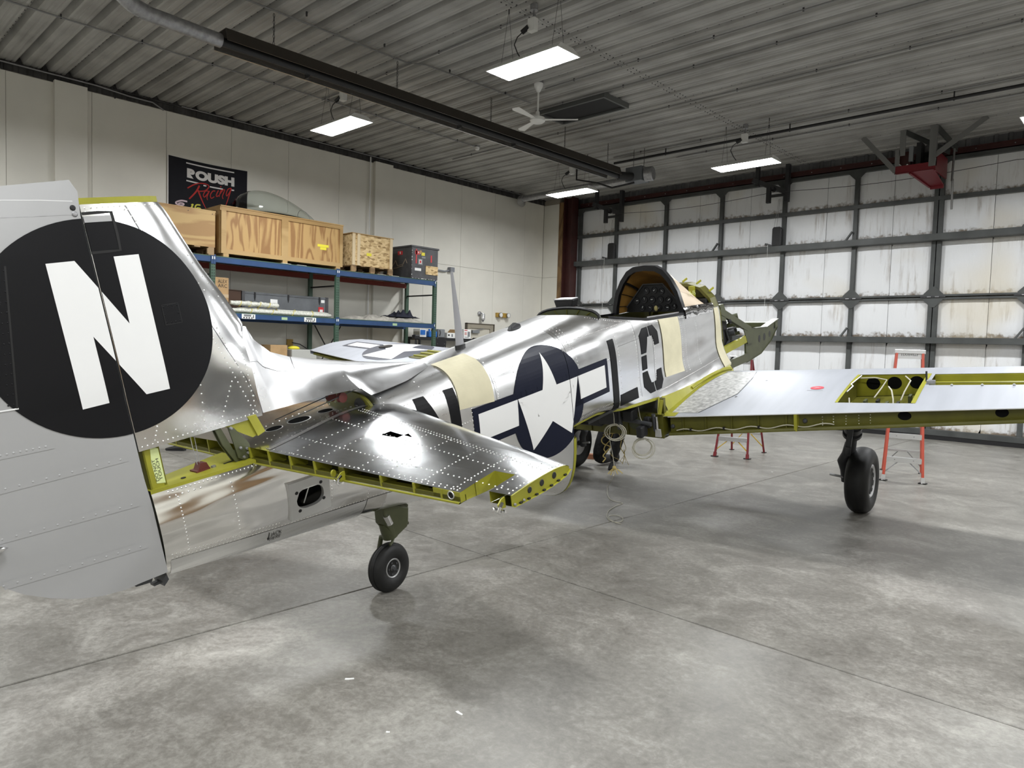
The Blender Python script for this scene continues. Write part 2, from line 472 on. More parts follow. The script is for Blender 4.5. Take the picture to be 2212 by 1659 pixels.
maroon_frp = mat('maroon_fibreglass', (0.17, 0.018, 0.022), 0.45, var=(4, 0.15))
alu_step = mat('ladder_aluminium', (0.72, 0.72, 0.72), 0.35, 0.9)
yellow_brace = mat('yellow_brace', (0.52, 0.34, 0.02), 0.45)
trouser_m = mat('dark_trousers', (0.011, 0.011, 0.012), 0.75, bump=(22, 0.5, 0.02))
shirt_m = mat('dark_shirt', (0.03, 0.035, 0.05), 0.8)
skin_m = mat('skin', (0.45, 0.26, 0.18), 0.5)
hair_m = mat('dark_hair', (0.03, 0.02, 0.012), 0.6)
shoe_m = mat('dark_shoe', (0.012, 0.012, 0.012), 0.5)
cable_m = mat('pale_cable', (0.42, 0.40, 0.32), 0.5)
twine_m = mat('frayed_twine', (0.48, 0.38, 0.14), 0.8)
# airframe
alu = mat_alu('polished_aluminium', (0.86, 0.855, 0.85), 0.23, (1, 4, 4), 0.7, 2.2, 0.03, (0.8, 1, 1.2))
alu_brushed = mat_alu('brushed_skin', (0.86, 0.86, 0.86), 0.30, (0.6, 5, 5), 0.5, 2.0, 0.02)
alu_side = mat_alu('mill_aluminium', (0.78, 0.77, 0.75), 0.11, (1, 1, 1), 1.0, 2.2, 0.085, (0.45, 1, 1.9))
alu_flat = mat_alu('tail_aluminium', (0.80, 0.80, 0.80), 0.17, (1, 1, 1), 0.6, 1.6, 0.03)
alu_satin = mat_alu('satin_aluminium', (0.74, 0.74, 0.74), 0.34, (8, 1, 1), 0.25, 2.0, 0.02)
alu_plate = mat('machined_plate', (0.55, 0.55, 0.54), 0.42, 0.6)
alu_scuffed = mat('scuffed_panel', (0.50, 0.50, 0.49), 0.55, 0.55, var=(26, 0.35, 6))
silver_paint = mat('silver_dope', (0.36, 0.36, 0.36), 0.40, 0.25, var=(1.5, 0.04))
wing_paint = mat('silver_lacquer', (0.37, 0.385, 0.42), 0.46, 0.30, var=(3, 0.06), stretch=(0.4, 3, 1))
rivet_m = mat('rivet_metal', (0.80, 0.79, 0.77), 0.28, 1.0)
seam_m = mat('skin_seam', (0.10, 0.10, 0.10), 0.5, 0.5)
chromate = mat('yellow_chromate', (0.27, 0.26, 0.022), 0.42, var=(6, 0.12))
chromate_dark = mat('shaded_chromate', (0.085, 0.081, 0.008), 0.45, var=(6, 0.18))  # yellow chromate darkened in its colour for faces turned from the lamps
olive = mat('olive_paint', (0.062, 0.068, 0.032), 0.42, var=(6, 0.2))
black_paint = mat('black_marking', (0.006, 0.006, 0.007), 0.42, spec=0.2)
white_paint = mat('white_marking', (0.72, 0.72, 0.71), 0.42)
navy_paint = mat('insignia_blue', (0.006, 0.008, 0.020), 0.40, spec=0.22)
grey_blue = mat('faded_insignia_blue', (0.075, 0.080, 0.100), 0.4)
mask_paper = mat('masking_paper', (0.55, 0.51, 0.36), 0.75, var=(7, 0.06), bump=(9, 0.35, 0.01))
rubber_m = mat('tyre_rubber', (0.010, 0.010, 0.010), 0.55, bump=(60, 0.2, 0.003))
wheel_silver = mat('wheel_silver', (0.40, 0.40, 0.40), 0.42, 0.25)
gear_grey = mat('gear_grey', (0.060, 0.062, 0.066), 0.42, 0.3)
chrome_m = mat('chrome', (0.85, 0.85, 0.85), 0.08, 1.0)
brown_paper = mat_wood('brown_kraft_paper', (0.42, 0.22, 0.045), (0.30, 0.15, 0.03), 6, (1, 1, 3), 1.0, 0.7)
pale_film = mat('pale_masking_film', (0.62, 0.51, 0.38), 0.42, var=(2, 0.06))
tape_green = mat('pale_tape', (0.55, 0.62, 0.28), 0.6)
ink_m = mat('black_ink', (0.01, 0.01, 0.01), 0.6)
pale_line = mat('dial_marking', (0.55, 0.56, 0.54), 0.5)
cockpit_black = mat('cockpit_black', (0.006, 0.006, 0.006), 0.5)
maroon_m = mat('phenolic_pulley', (0.10, 0.02, 0.015), 0.5)
# ================================================================ THE SETTING
XL, YD, XR, YB, ZC = -13.75, 15.98, 9.0, -9.0, 5.88
RET_Y = 15.62        # short return wall beside the hangar door

# floor: a dark bed with four concrete slabs, the joints left open between them
JX, JY, g = -3.77, 3.735, 0.006
floor = obj('floor', MB().box(XL - 0.3, XR + 0.3, YB - 0.3, YD + 0.4, -0.30, -0.014), joint_dark, kind='structure')
for xa, xb in ((XL - 0.3, JX - g), (JX + g, XR + 0.3)):
    for ya, yb in ((YB - 0.3, JY - g), (JY + g, YD + 0.4)):
        mb = MB()
        e = 0.004
        mb.add([(xa, ya, -0.012), (xb, ya, -0.012), (xb, yb, -0.012), (xa, yb, -0.012),
                (xa, ya, -e), (xb, ya, -e), (xb, yb, -e), (xa, yb, -e),
                (xa + e, ya + e, 0), (xb - e, ya + e, 0), (xb - e, yb - e, 0), (xa + e, yb - e, 0)],
               [(0, 1, 5, 4), (1, 2, 6, 5), (2, 3, 7, 6), (3, 0, 4, 7), (4, 5, 9, 8), (5, 6, 10, 9), (6, 7, 11, 10), (7, 4, 8, 11), (8, 9, 10, 11)])
        obj('slab', mb, concrete, floor)

# ceiling: ribbed steel deck, ribs along x
PER = 0.345
prof = []
ny = int((YD + 0.3 - YB) / PER) + 2
for i in range(ny):
    y0 = YB - 0.3 + i * PER
    for dy, dz in ((0.0, 0.105), (0.035, 0.105), (0.075, 0.012), (0.095, 0.0), (0.155, 0.0), (0.163, 0.008), (0.175, 0.008), (0.183, 0.0),
                   (0.243, 0.0), (0.251, 0.008), (0.263, 0.008), (0.271, 0.0), (0.300, 0.0), (0.315, 0.012)):
        prof.append((y0 + dy, ZC + dz))
mb = MB()
for xa, xb in ((XL - 0.3, -6.35), (-6.35, 0.3), (0.3, XR + 0.3)):
    dz = 0.003 if xa == -6.35 else 0.0
    mb.grid(lambda x, k: (x, prof[k][0], prof[k][1] + dz), [xa, xb], list(range(len(prof))))
ceiling = obj('ceiling', mb, deck_m, kind='structure')
# lap screws of the deck: along every third rib and across the end laps
def dots(mb, pts, r=0.012, h=0.006):
    for (x, y, z) in pts:
        mb.add([(x + r * math.cos(a), y + r * math.sin(a), z) for a in (0, PI / 3, 2 * PI / 3, PI, 4 * PI / 3, 5 * PI / 3)] + [(x, y, z - h)],
               [(k, (k + 1) % 6, 6) for k in range(6)])
scr = MB(); pts = []
for i in range(0, ny, 3):
    y0 = YB - 0.3 + i * PER + 0.325
    if y0 < 1.5: continue
    x = XL + 0.1
    while x < -1.0:
        pts.append((x, y0 - 0.012, ZC + 0.010)); x += 0.17
for i in range(ny):
    y0 = YB - 0.3 + i * PER
    if y0 < 3: continue
    for dy in (0.11, 0.20, 0.285):
        for dx in (-0.05, 0.05):
            pts.append((-6.35 + dx, y0 + dy, ZC - 0.001))
dots(scr, pts, 0.013, 0.012)
obj('lap_screws', scr, steel_dark, ceiling, kind='stuff')

# left wall: boards 1.22 m wide, two courses, shadow joints between them
wl = obj('wall_left', MB().box(XL - 0.25, XL - 0.012, YB - 0.3, RET_Y + 0.2, -0.01, ZC + 0.15), wall_joint, kind='structure')
y = 5.06 - 1.22 * 12
pan_lo = make_mesh('wall_panel', MB().box(0, 0.012, 0.003, 1.217, 0.0, 3.637), wall_m)
pan_hi = make_mesh('wall_panel', MB().box(0, 0.012, 0.003, 1.217, 3.643, 5.73), wall_m)
while y < RET_Y - 0.05:
    w = min(1.22, RET_Y - 0.01 - y)
    for me in (pan_lo, pan_hi):
        share('wall_panel', me, wl, (XL - 0.012, y, 0), scale=(1, w / 1.22, 1))
    y += 1.22
for a, b in ((3.27, 3.75), (9.62, 10.12), (-3.2, -2.7)):
    obj('pilaster', MB().box(XL - 0.01, XL + 0.09, a, b, 0, 5.76), wall_m, wl, bevel=0.004)
# corrugated closure strip above the boards
mb = MB(); yy = YB
P2 = []
while yy < RET_Y:
    P2 += [(yy, 0.0), (yy + 0.10, 0.0), (yy + 0.125, 0.02), (yy + 0.175, 0.02)]; yy += 0.20
mb.grid(lambda z, k: (XL + 0.002 + P2[k][1], P2[k][0], z), [5.735, 5.99], list(range(len(P2))))
mb.box(XL + 0.004, XL + 0.05, YB, RET_Y, 5.845, 5.865)
obj('closure_strip', mb, mat('closure_metal', (0.055, 0.053, 0.052), 0.5, 0.3, var=(4, 0.4)), wl)

# return wall, timber jamb and steel column between the wall and the hangar door
wb = obj('wall_back', MB().box(XL - 0.01, -13.17, RET_Y + 0.012, YD + 0.3, 0, ZC + 0.1), wall_joint, kind='structure')
for a, b in ((0, 3.637), (3.643, 5.72)):
    obj('wall_panel', MB().box(XL + 0.003, -13.175, RET_Y, RET_Y + 0.012, a, b), wall_m, wb)
obj('trim_1', MB().box(-13.17, -13.03, RET_Y - 0.01, YD + 0.2, 0, 5.75), wood_strip, kind='structure', bevel=0.004)
mb = MB()
mb.box(-13.03, -13.0, RET_Y + 0.02, RET_Y + 0.30, 0, ZC); mb.box(-12.75, -12.72, RET_Y + 0.02, RET_Y + 0.30, 0, ZC)
mb.box(-13.0, -12.75, RET_Y + 0.15, RET_Y + 0.17, 0, ZC)
obj('trim_2', mb, red_oxide, kind='structure')

# plain walls behind the viewer and to the right close the hangar
obj('wall_right', MB().box(XR, XR + 0.2, YB - 0.2, YD + 0.3, 0, ZC + 0.1), wall_m, kind='structure')
obj('wall_rear', MB().box(XL - 0.2, XR + 0.2, YB - 0.2, YB, 0, ZC + 0.1), wall_m, kind='structure')

# unseen dark and brown panels, added to give the skin contrast to reflect
obj('reflection_panel_1', MB().box(XR - 0.10, XR + 0.001, 8.0, 11.5, 0, 3.6), steel_gray, kind='structure')
obj('reflection_panel_2', MB().box(XR - 0.06, XR + 0.001, 3.0, YD, 0, 2.3), wood_strip, kind='structure')
obj('reflection_panel_3', MB().box(XR - 0.06, XR + 0.001, YB, -2.8, 0, 1.3), wood_strip, kind='structure')
obj('reflection_panel_4', MB().box(-9.0, 4.0, YB - 0.001, YB + 0.05, 0, 4.4), steel_gray, kind='structure')
# wall above the door: corrugated sheet and red channel
mb = MB(); P2 = []; xx = -13.1
while xx < XR:
    P2 += [(xx, 0.0), (xx + 0.13, 0.0), (xx + 0.155, 0.025), (xx + 0.205, 0.025)]; xx += 0.23
mb.grid(lambda z, k: (P2[k][0], YD + 0.10 - P2[k][1], z), [5.60, 6.02], list(range(len(P2))))
hdr = obj('trim_3', mb, mat('header_sheet', (0.14, 0.14, 0.145), 0.45, 0.4, var=(2, 0.3)), kind='structure')
mb = MB().box(-12.72, XR, YD + 0.0, YD + 0.06, 5.62, 5.70); mb.box(-12.72, XR, YD - 0.03, YD + 0.06, 5.70, 5.715); mb.box(-12.72, XR, YD - 0.03, YD + 0.06, 5.605, 5.62)
obj('header_channel', mb, red_oxide, hdr)
bolts = MB()
xx = -12.4
while xx < 2:
    bolts.ball((xx, YD - 0.005, 5.66), 0.013, 6, 4); xx += 0.62
obj('channel_bolts', bolts, galv, hdr, kind='stuff')

# bi-fold hangar door
mull = [-12.67, -11.42] + [-9.87 + 1.55 * i for i in range(9)]
edges = [-12.92] + mull + [4.1]
rows = [(0.20, 1.91), (2.03, 2.79), (2.87, 3.94), (4.07, 4.74), (4.83, 5.51)]
FY = YD - 0.03       # front of the frame tubes
door = obj('door_1', MB().box(-12.92, 4.1, YD + 0.10, YD + 0.13, 0.05, 5.60), steel_gray, kind='structure')
def beam(name, x0, x1, z0, z1, y0, y1, m=steel_gray):
    return obj(name, MB().box(x0, x1, y0, y1, z0, z1), m, door, bevel=0.004)
for i, x in enumerate(mull):
    wide = abs(x + 3.67) < 0.05
    for za, zb in ((0.15, 2.80), (2.86, 5.58)):
        if wide:
            beam('mullion', x - 0.085, x - 0.008, za, zb, FY, YD + 0.06); beam('mullion', x + 0.008, x + 0.085, za, zb, FY, YD + 0.06)
        else:
            beam('mullion', x - 0.042, x + 0.042, za, zb, FY, YD + 0.06)
for xx in (-12.92, 4.06):
    beam('stile', xx, xx + 0.07, 0.1, 5.58, FY, YD + 0.06)
beam('bottom_rail', -12.92, 4.1, 0.085, 0.20, FY - 0.03, YD + 0.06)
beam('main_beam', -12.92, 4.1, 3.94, 4.07, FY - 0.16, YD + 0.05)
beam('main_beam', -12.92, 4.1, 1.91, 2.03, FY - 0.16, YD + 0.05)
beam('thin_rail', -12.92, 4.1, 4.745, 4.825, FY - 0.012, YD + 0.06)
beam('fold_rail', -12.92, 4.1, 2.845, 2.885, FY - 0.012, YD + 0.06)
beam('fold_rail', -12.92, 4.1, 2.785, 2.825, FY - 0.012, YD + 0.06)
beam('top_rail', -12.92, 4.1, 5.50, 5.58, FY - 0.012, YD + 0.06)
obj('rubber_seal', MB().box(-12.92, 4.1, FY - 0.02, YD + 0.05, 0.0, 0.09), black_m, door)
# gusset plates at the crossings
def gus(x, z, sx, sz, l=0.17):
    obj('gusset', MB().prism([(x, FY - 0.014, z), (x + sx * l, FY - 0.014, z), (x + sx * l, FY - 0.014, z + sz * 0.03), (x + sx * 0.03, FY - 0.014, z + sz * l), (x, FY - 0.014, z + sz * l)], (0, 0.012, 0)), steel_gray, door)
for x in mull:
    for sx in (-1, 1):
        gus(x, 2.87, sx, 1); gus(x, 2.80, sx, -1); gus(x, 5.52, sx, -1)
    h = obj('hinge', MB().box(x - 0.22, x + 0.22, FY - 0.03, FY - 0.008, 2.822, 2.85), steel_dark, door)
    for k in (-0.1, 0.04):
        obj('hinge_knuckle', MB().cyl((x + k, FY - 0.032, 2.836), (x + k + 0.07, FY - 0.032, 2.836), 0.013, 8), galv, h)
for x, s in ((-5.22, -1), (-8.32, -1), (-11.42, -1), (-2.12, -1)):
    for z0 in (4.07, 2.03):
        mb = MB().bar((x + s * 0.15, FY - 0.08, z0), (x + s * 0.03, FY - 0.05, z0 + 0.19), 0.05, 0.03, (0, 1, 0))
        obj('knee_brace', mb, steel_gray, door)
# insulation sheets, two to a bay, each a little proud or slack
sheets = {}
for r_i, (z0, z1) in enumerate(rows):
    for c_i in range(len(edges) - 1):
        xa, xb = edges[c_i] + 0.03, edges[c_i + 1] - 0.03
        split = [xa, xb] if xb - xa < 0.6 else [xa, xa + (xb - xa) * (0.60 if c_i % 2 else 0.46), xb]
        for a, b in zip(split, split[1:]):
            key = r_i
            if key not in sheets:
                mb = MB(); hgt = z1 - z0 + 0.06
                # gently pillowed sheet with depth
                us = [0, 0.05, 0.2, 0.5, 0.8, 0.95, 1]; vs = [0, 0.06, 0.3, 0.7, 0.94, 1]
                mb.grid(lambda u, v: (u, -0.020 * (1 - (2 * u - 1) ** 6) * (1 - (2 * v - 1) ** 6), v * hgt), us, vs)
                mb.box(0, 1, 0.0, 0.02, 0, hgt)
                sheets[key] = make_mesh('insulation_sheet', mb, insul, 60)
            share('insulation_sheet', sheets[key], door, (a + 0.004, YD + 0.06 + random.uniform(0, 0.012), z0 - 0.03), scale=(b - a - 0.008, 1, 1))

# pull-up hardware of the door
def strap_box(x, label):
    t = thing('lift_strap_cover', label, 'door hardware', (x, FY - 0.2, 4.07), 'lift strap covers on the door beam')
    mb = MB().prism([(x - 0.10, FY - 0.15, 4.075), (x + 0.10, FY - 0.15, 4.075), (x + 0.10, FY - 0.15, 4.46), (x + 0.07, FY - 0.15, 4.50), (x - 0.07, FY - 0.15, 4.50), (x - 0.10, FY - 0.15, 4.46)], (0, 0.09, 0))
    obj('cover', mb, black_m, t, bevel=0.006)
    mb = MB().bar((x - 0.24, FY - 0.19, 4.12), (x - 0.09, FY - 0.14, 4.075), 0.05, 0.03)
    obj('bracket', mb, black_iron, t)
    mb = MB().cyl((x - 0.08, FY - 0.10, 4.48), (x + 0.03, FY - 0.16, 5.12), 0.004, 5); mb.cyl((x - 0.02, FY - 0.10, 4.48), (x + 0.05, FY - 0.16, 5.12), 0.004, 5)
    obj('cable', mb, conduit_m, t)
    obj('pull_cord', MB().cyl((x - 0.17, FY - 0.19, 4.10), (x - 0.17, FY - 0.21, 2.2), 0.003, 5), white_m, t)
strap_box(-11.46, 'black strap cover with cable on the beam behind the canopy frame')
strap_box(-6.86, 'black strap cover with cable on the beam in mid door')
def hoist_bracket(x, label):
    t = thing('hoist_bracket', label, 'bracket', (x, 15.4, 5.0), 'hoist brackets above the door')
    obj('hanger_post', MB().box(x - 0.26, x - 0.18, 15.35, 15.43, 5.36, ZC), steel_dark, t); obj('hanger_post', MB().box(x + 0.24, x + 0.32, 15.78, 15.90, 5.05, ZC), steel_dark, t)
    mb = MB().bar((x - 0.30, 15.30, 5.50), (x + 0.28, 15.84, 5.26), 0.10, 0.06); mb.bar((x - 0.02, 15.55, 5.15), (x + 0.28, 15.86, 5.22), 0.06, 0.05); mb.box(x - 0.06, x + 0.03, 15.50, 15.58, 5.0, 5.35)
    obj('arm', mb, steel_dark, t)
    obj('pulley', MB().cyl((x + 0.05, 15.60, 5.32), (x + 0.05, 15.66, 5.32), 0.06, 14), black_iron, t)
    return t
hoist_bracket(-11.45, 'dark steel hoist bracket above the left end of the door')
hoist_bracket(-6.95, 'dark steel hoist bracket above the middle of the door')
t = thing('hoist_cable', 'thin sagging cable strung along the top of the hangar door', 'cable', (-7, 15.7, 5.1))
pts = []
for i in range(41):
    x = -11.4 + (15.0) * i / 40
    k = ((x + 11.4) % 4.5) / 4.5
    pts.append((x, 15.72, 5.27 - 0.10 * math.sin(PI * k) + 0.02 * i / 40))
obj('cable', MB().tube(pts, 0.006, 5), steel_dark, t)

# door operator in its red frame, hung from steel angles
t = thing('door_operator', 'dark red steel frame with motor hung from grey angle brackets', 'door motor', (-3.75, 15.3, 4.95))
y0, y1, x0, x1, z0 = 14.75, 15.60, -4.15, -3.50, 5.08
mb = MB()
mb.box(x0, x1 + 0.02, y0 - 0.02, y0 + 0.01, z0, z0 + 0.14); mb.box(x0, x1 + 0.02, y0 - 0.02, y0 + 0.06, z0, z0 + 0.012)
mb.box(x1 - 0.01, x1 + 0.02, y0, y1, z0 - 0.02, z0 + 0.36)
mb.prism([(x0 + 0.25, y0, z0), (x1, y0, z0), (x1, y1 - 0.1, z0 - 0.16), (x0 + 0.42, y1 - 0.1, z0 - 0.16)], (0, 0, 0.02))
mb.bar((x0 + 0.25, y0, z0), (x0 + 0.42, y1 - 0.1, z0 - 0.15), 0.06, 0.04)
mb.bar((x0 + 0.42, y1 - 0.1, z0 - 0.16), (x1, y1 - 0.1, z0 - 0.16), 0.09, 0.03)
obj('red_frame', mb, red_frame, t, bevel=0.004)
mb = MB().cyl((x0 + 0.12, y0 + 0.2, z0 + 0.22), (x0 + 0.12, y0 + 0.5, z0 + 0.22), 0.13, 16); mb.box(x0 + 0.02, x0 + 0.22, y0 + 0.1, y0 + 0.2, z0 + 0.05, z0 + 0.42)
obj('gearbox', mb, red_oxide, t, smooth=40)
mb = MB().cyl((x0 + 0.25, y0 + 0.45, z0 + 0.30), (x1 - 0.05, y0 + 0.45, z0 + 0.30), 0.16, 18); mb.box(x0 + 0.32, x0 + 0.40, y0 + 0.06, y0 + 0.3, z0 + 0.1, z0 + 0.55)
obj('motor', mb, black_iron, t, smooth=40)
obj('capacitor_box', MB().box(x0 + 0.20, x0 + 0.27, y0 + 0.05, y0 + 0.12, z0 + 0.22, z0 + 0.5), grey_plastic, t)
angle_grey = mat('angle_grey', (0.17, 0.17, 0.165), 0.5)
for nm, p, q, w, th, sd, m_ in (('hanger_angle', (x0 + 0.10, y0, z0 + 0.33), (x0 + 0.10, y0, ZC), 0.10, 0.02, (1, 0, 0), angle_grey), ('hanger_angle', (x0 + 0.02, y0, z0), (x0 + 0.02, y0, z0 + 0.45), 0.08, 0.02, (1, 0, 0), angle_grey),
        ('hanger_angle', (x1 - 0.04, y0 - 0.02, z0 + 0.06), (x1 - 0.04, y0 - 0.02, ZC), 0.11, 0.02, (1, 0, 0), angle_grey), ('hanger_angle', (x1 + 0.01, y0, z0 + 0.06), (x1 + 0.01, y0, ZC), 0.10, 0.02, (0, 1, 0), angle_grey),
        ('diagonal_brace', (x0, y0 - 0.01, z0 + 0.05), (x0 - 0.62, y0 + 0.02, ZC), 0.09, 0.015, (0, 0, 1), angle_grey), ('diagonal_brace', (x1, y0 - 0.02, z0 + 0.25), (x1 + 0.78, y0 + 0.02, ZC), 0.09, 0.015, (0, 0, 1), angle_grey),
        ('rear_brace', (x0 + 0.15, y0, ZC - 0.05), (x1, y1 + 0.2, 5.62), 0.10, 0.02, (0, 0, 1), steel_gray), ('rear_brace', (x1 + 0.0, y0, ZC - 0.03), (x1 + 0.12, y1 + 0.2, 5.66), 0.12, 0.03, (0, 0, 1), steel_gray)):
    obj(nm, MB().bar(p, q, w, th, sd), m_, t)
mb = MB().tube([(x0 + 0.05, y0 + 0.05, z0 + 0.04), (x0 + 0.06, y0 - 0.0, z0 + 0.18), (x0 + 0.13, y0 + 0.0, z0 + 0.10), (x0 + 0.2, y0 + 0.02, z0 + 0.16)], 0.014, 6)
obj('wire', mb, white_m, t)
mb = MB().cyl((x1 + 0.12, 15.55, 5.0), (x1 + 0.12, 15.6, 5.62), 0.02, 8); mb.cyl((x1 + 0.12, 15.6, 5.05), (x1 + 0.1, 15.75, 4.50), 0.02, 8)
obj('conduit_drop', mb, conduit_m, t)

# ---------------------------------------------------------------- ceiling lamps
def make_lamp(x, y, label):
    z = 5.10
    t = thing('high_bay_lamp', label, 'ceiling lamp', (x, y, z), 'high bay lamps hung from the roof deck')
    L2, W2 = 0.60, 0.215
    mb = MB()       # trapezoid housing with a lip
    top = [(-L2 + 0.04, -W2 + 0.10), (L2 - 0.04, -W2 + 0.10), (L2 - 0.04, W2 - 0.10), (-L2 + 0.04, W2 - 0.10)]
    bot = [(-L2, -W2), (L2, -W2), (L2, W2), (-L2, W2)]
    inn = [(-L2 + 0.012, -W2 + 0.012), (L2 - 0.012, -W2 + 0.012), (L2 - 0.012, W2 - 0.012), (-L2 + 0.012, W2 - 0.012)]
    vs = [(x + a, y + b, z + 0.085) for a, b in top] + [(x + a, y + b, z) for a, b in bot] + [(x + a, y + b, z - 0.004) for a, b in bot] + [(x + a, y + b, z - 0.004) for a, b in inn] + [(x + a, y + b, z + 0.016) for a, b in inn]
    fs = [(0, 1, 2, 3)]
    for k in range(4):
        for j in range(4):
            fs.append((k * 4 + j, k * 4 + (j + 1) % 4, (k + 1) * 4 + (j + 1) % 4, (k + 1) * 4 + j))
    mb.add(vs, fs)
    obj('housing', mb, white_m, t)
    mb = MB().add([(x + a, y + b, z + 0.010) for a, b in inn], [(0, 1, 2, 3)])
    obj('diffuser', mb, lamp_m, t, fix=False)
    for s in (-1, 1):
        for q in (-1, 1):
            obj('hanging_wire', MB().cyl((x + s * 0.42, y, ZC), (x + s * 0.42 + 0.0, y + q * 0.11, z + 0.085), 0.0025, 5), steel_dark, t)
        obj('hook', MB().cyl((x + s * 0.42, y, ZC - 0.05), (x + s * 0.42, y, ZC + 0.01), 0.008, 6), steel_dark, t)
    mb = MB().cyl((x - 0.08, y + 0.10, ZC), (x - 0.08, y + 0.10, ZC - 0.07), 0.05, 12); mb.cyl((x - 0.08, y + 0.10, ZC - 0.07), (x - 0.08, y + 0.10, ZC - 0.17), 0.014, 8)
    obj('junction_box', mb, galv, t)
    obj('outlet_box', MB().box(x - 0.14, x - 0.03, y + 0.05, y + 0.13, ZC - 0.33, ZC - 0.17), white_m, t, bevel=0.004)
    obj('plug', MB().cyl((x - 0.13, y + 0.06, ZC - 0.27), (x - 0.22, y + 0.04, ZC - 0.32), 0.032, 8), black_m, t)
    obj('power_cord', MB().tube([(x - 0.21, y + 0.04, ZC - 0.32), (x - 0.28, y + 0.02, ZC - 0.37), (x - 0.31, y, ZC - 0.46), (x - 0.25, y, ZC - 0.58), (x - 0.16, y, z + 0.08)], 0.007, 6), black_m, t)
    return t
lampA = make_lamp(-6.05, 6.55, 'bright rectangular lamp nearest the viewer, hung left of the fan')
lamps = [((-10.15, 6.45), 'bright rectangular lamp hung near the left wall above the banner'),
         ((-10.2, 12.5), 'bright rectangular lamp below the heater box by the far corner'),
         ((-6.1, 12.55), 'bright rectangular lamp in front of the hangar door, right of the heater'),
         ((-1.3, 12.6), 'bright rectangular lamp at the right edge of view above the wing')]
off = [(x, y) for x in (-1.3, 2.9, 7.0) for y in (6.5, 12.6) if (x, y) != (-1.3, 12.6)] + [(x, y) for x in (-10.15, -6.05, -1.3, 2.9, 7.0) for y in (0.45, -5.6)]
for (x, y), lb in lamps:
    dup(lampA, (x + 6.05, y - 6.55, 0), lb)
WD = ('first', 'second', 'third', 'fourth', 'fifth')
for x, y in off:
    cx_i = [-10.15, -6.05, -1.3, 2.9, 7.0].index(x)
    rw = {6.5: 'in line with the nearest visible lamp', 12.6: 'in line with the far lamps by the door', 0.45: 'in the row above the viewer', -5.6: 'in the row behind the viewer'}[y]
    dup(lampA, (x + 6.05, y - 6.55, 0), 'lamp outside the picture, %s from left, %s' % (WD[cx_i], rw))

# ---------------------------------------------------------------- radiant tube heater
HX, HZ = -8.86, 5.30
t = thing('tube_heater', 'long dark radiant tube heater hung on chains under the roof deck', 'heater', (HX, 8.2, HZ))
mb = MB()
secp = [(-0.20, -0.06), (-0.14, 0.10), (0.14, 0.10), (0.20, -0.06), (0.185, -0.06), (0.13, 0.088), (-0.13, 0.088), (-0.185, -0.06)]
mb.prism([(HX + a, 3.9, HZ + b) for a, b in secp], (0, 8.35, 0))
obj('reflector', mb, bronze_m, t)
obj('reflector_edge', MB().box(HX - 0.205, HX - 0.185, 3.9, 12.25, HZ - 0.085, HZ - 0.058), mat('bright_edge', (0.5, 0.5, 0.48), 0.3, 0.9), t)
obj('radiant_tube', MB().cyl((HX, 3.75, HZ - 0.03), (HX, 12.5, HZ - 0.03), 0.055, 14), black_iron, t, smooth=40)
obj('flue_pipe', MB().tube([(HX, 3.9, HZ - 0.02), (HX + 0.02, 2.95, HZ + 0.0)], 0.085, 16), galv, t, smooth=40)
mb = MB().tube([(HX + 0.02, 3.02, HZ), (HX + 0.05, 2.86, HZ + 0.03), (HX + 0.10, 2.70, HZ + 0.10), (HX + 0.10, 2.58, HZ + 0.26), (HX + 0.02, 2.46, HZ + 0.36), (HX - 0.25, 2.35, HZ + 0.40), (HX - 1.3, 1.8, HZ + 0.42)], 0.09, 14)
obj('flue_elbow', mb, galv, t, smooth=40)
for yy in (4.6, 6.6, 8.6, 10.6, 12.0):
    mb = MB()
    for k in range(10):
        z = HZ + 0.13 + k * 0.045
        a = (k % 2) * PI / 2
        c, s2 = math.cos(a) * 0.012, math.sin(a) * 0.012
        mb.tube([(HX + c, yy + s2, z), (HX + c * 0.5, yy + s2 * 0.5, z + 0.024), (HX - c * 0.5, yy - s2 * 0.5, z + 0.024), (HX - c, yy - s2, z), (HX - c * 0.5, yy - s2 * 0.5, z - 0.024), (HX + c * 0.5, yy + s2 * 0.5, z - 0.024)], 0.004, 5, closed=True)
    mb.tube([(HX - 0.10, yy, HZ + 0.09), (HX, yy, HZ + 0.15), (HX + 0.10, yy, HZ + 0.09)], 0.006, 5)
    obj('chain', mb, steel_dark, t)
for yy in (5.1, 7.9, 9.2):
    obj('tube_clip', MB().box(HX - 0.08, HX + 0.02, yy, yy + 0.02, HZ - 0.12, HZ - 0.02), steel_dark, t)
mb = MB().box(HX + 0.02, HX + 0.42, 12.62, 12.95, HZ - 0.12, HZ + 0.18)
obj('burner_box', mb, mat('burner_grey', (0.13, 0.14, 0.15), 0.45), t, bevel=0.008)
obj('burner_collar', MB().cyl((HX, 12.4, HZ - 0.02), (HX + 0.18, 12.66, HZ - 0.02), 0.085, 16), black_iron, t, smooth=40)
obj('data_plate', MB().box(HX + 0.415, HX + 0.423, 12.70, 12.80, HZ + 0.10, HZ + 0.15), paper_white, t)
mb = MB().lathe([(0.02, 0.0), (0.15, 0.0), (0.15, 0.16), (0.13, 0.18), (0.02, 0.18)], (HX + 0.42, 12.78, HZ + 0.02), (1, 0.25, 0), 20)
obj('blower', mb, galv, t, smooth=40)
mb = MB()
for dx in (0.1, 0.36):
    mb.cyl((HX + dx, 12.8, HZ + 0.16), (HX + dx, 12.8, ZC), 0.006, 6)
obj('rod', mb, steel_dark, t)
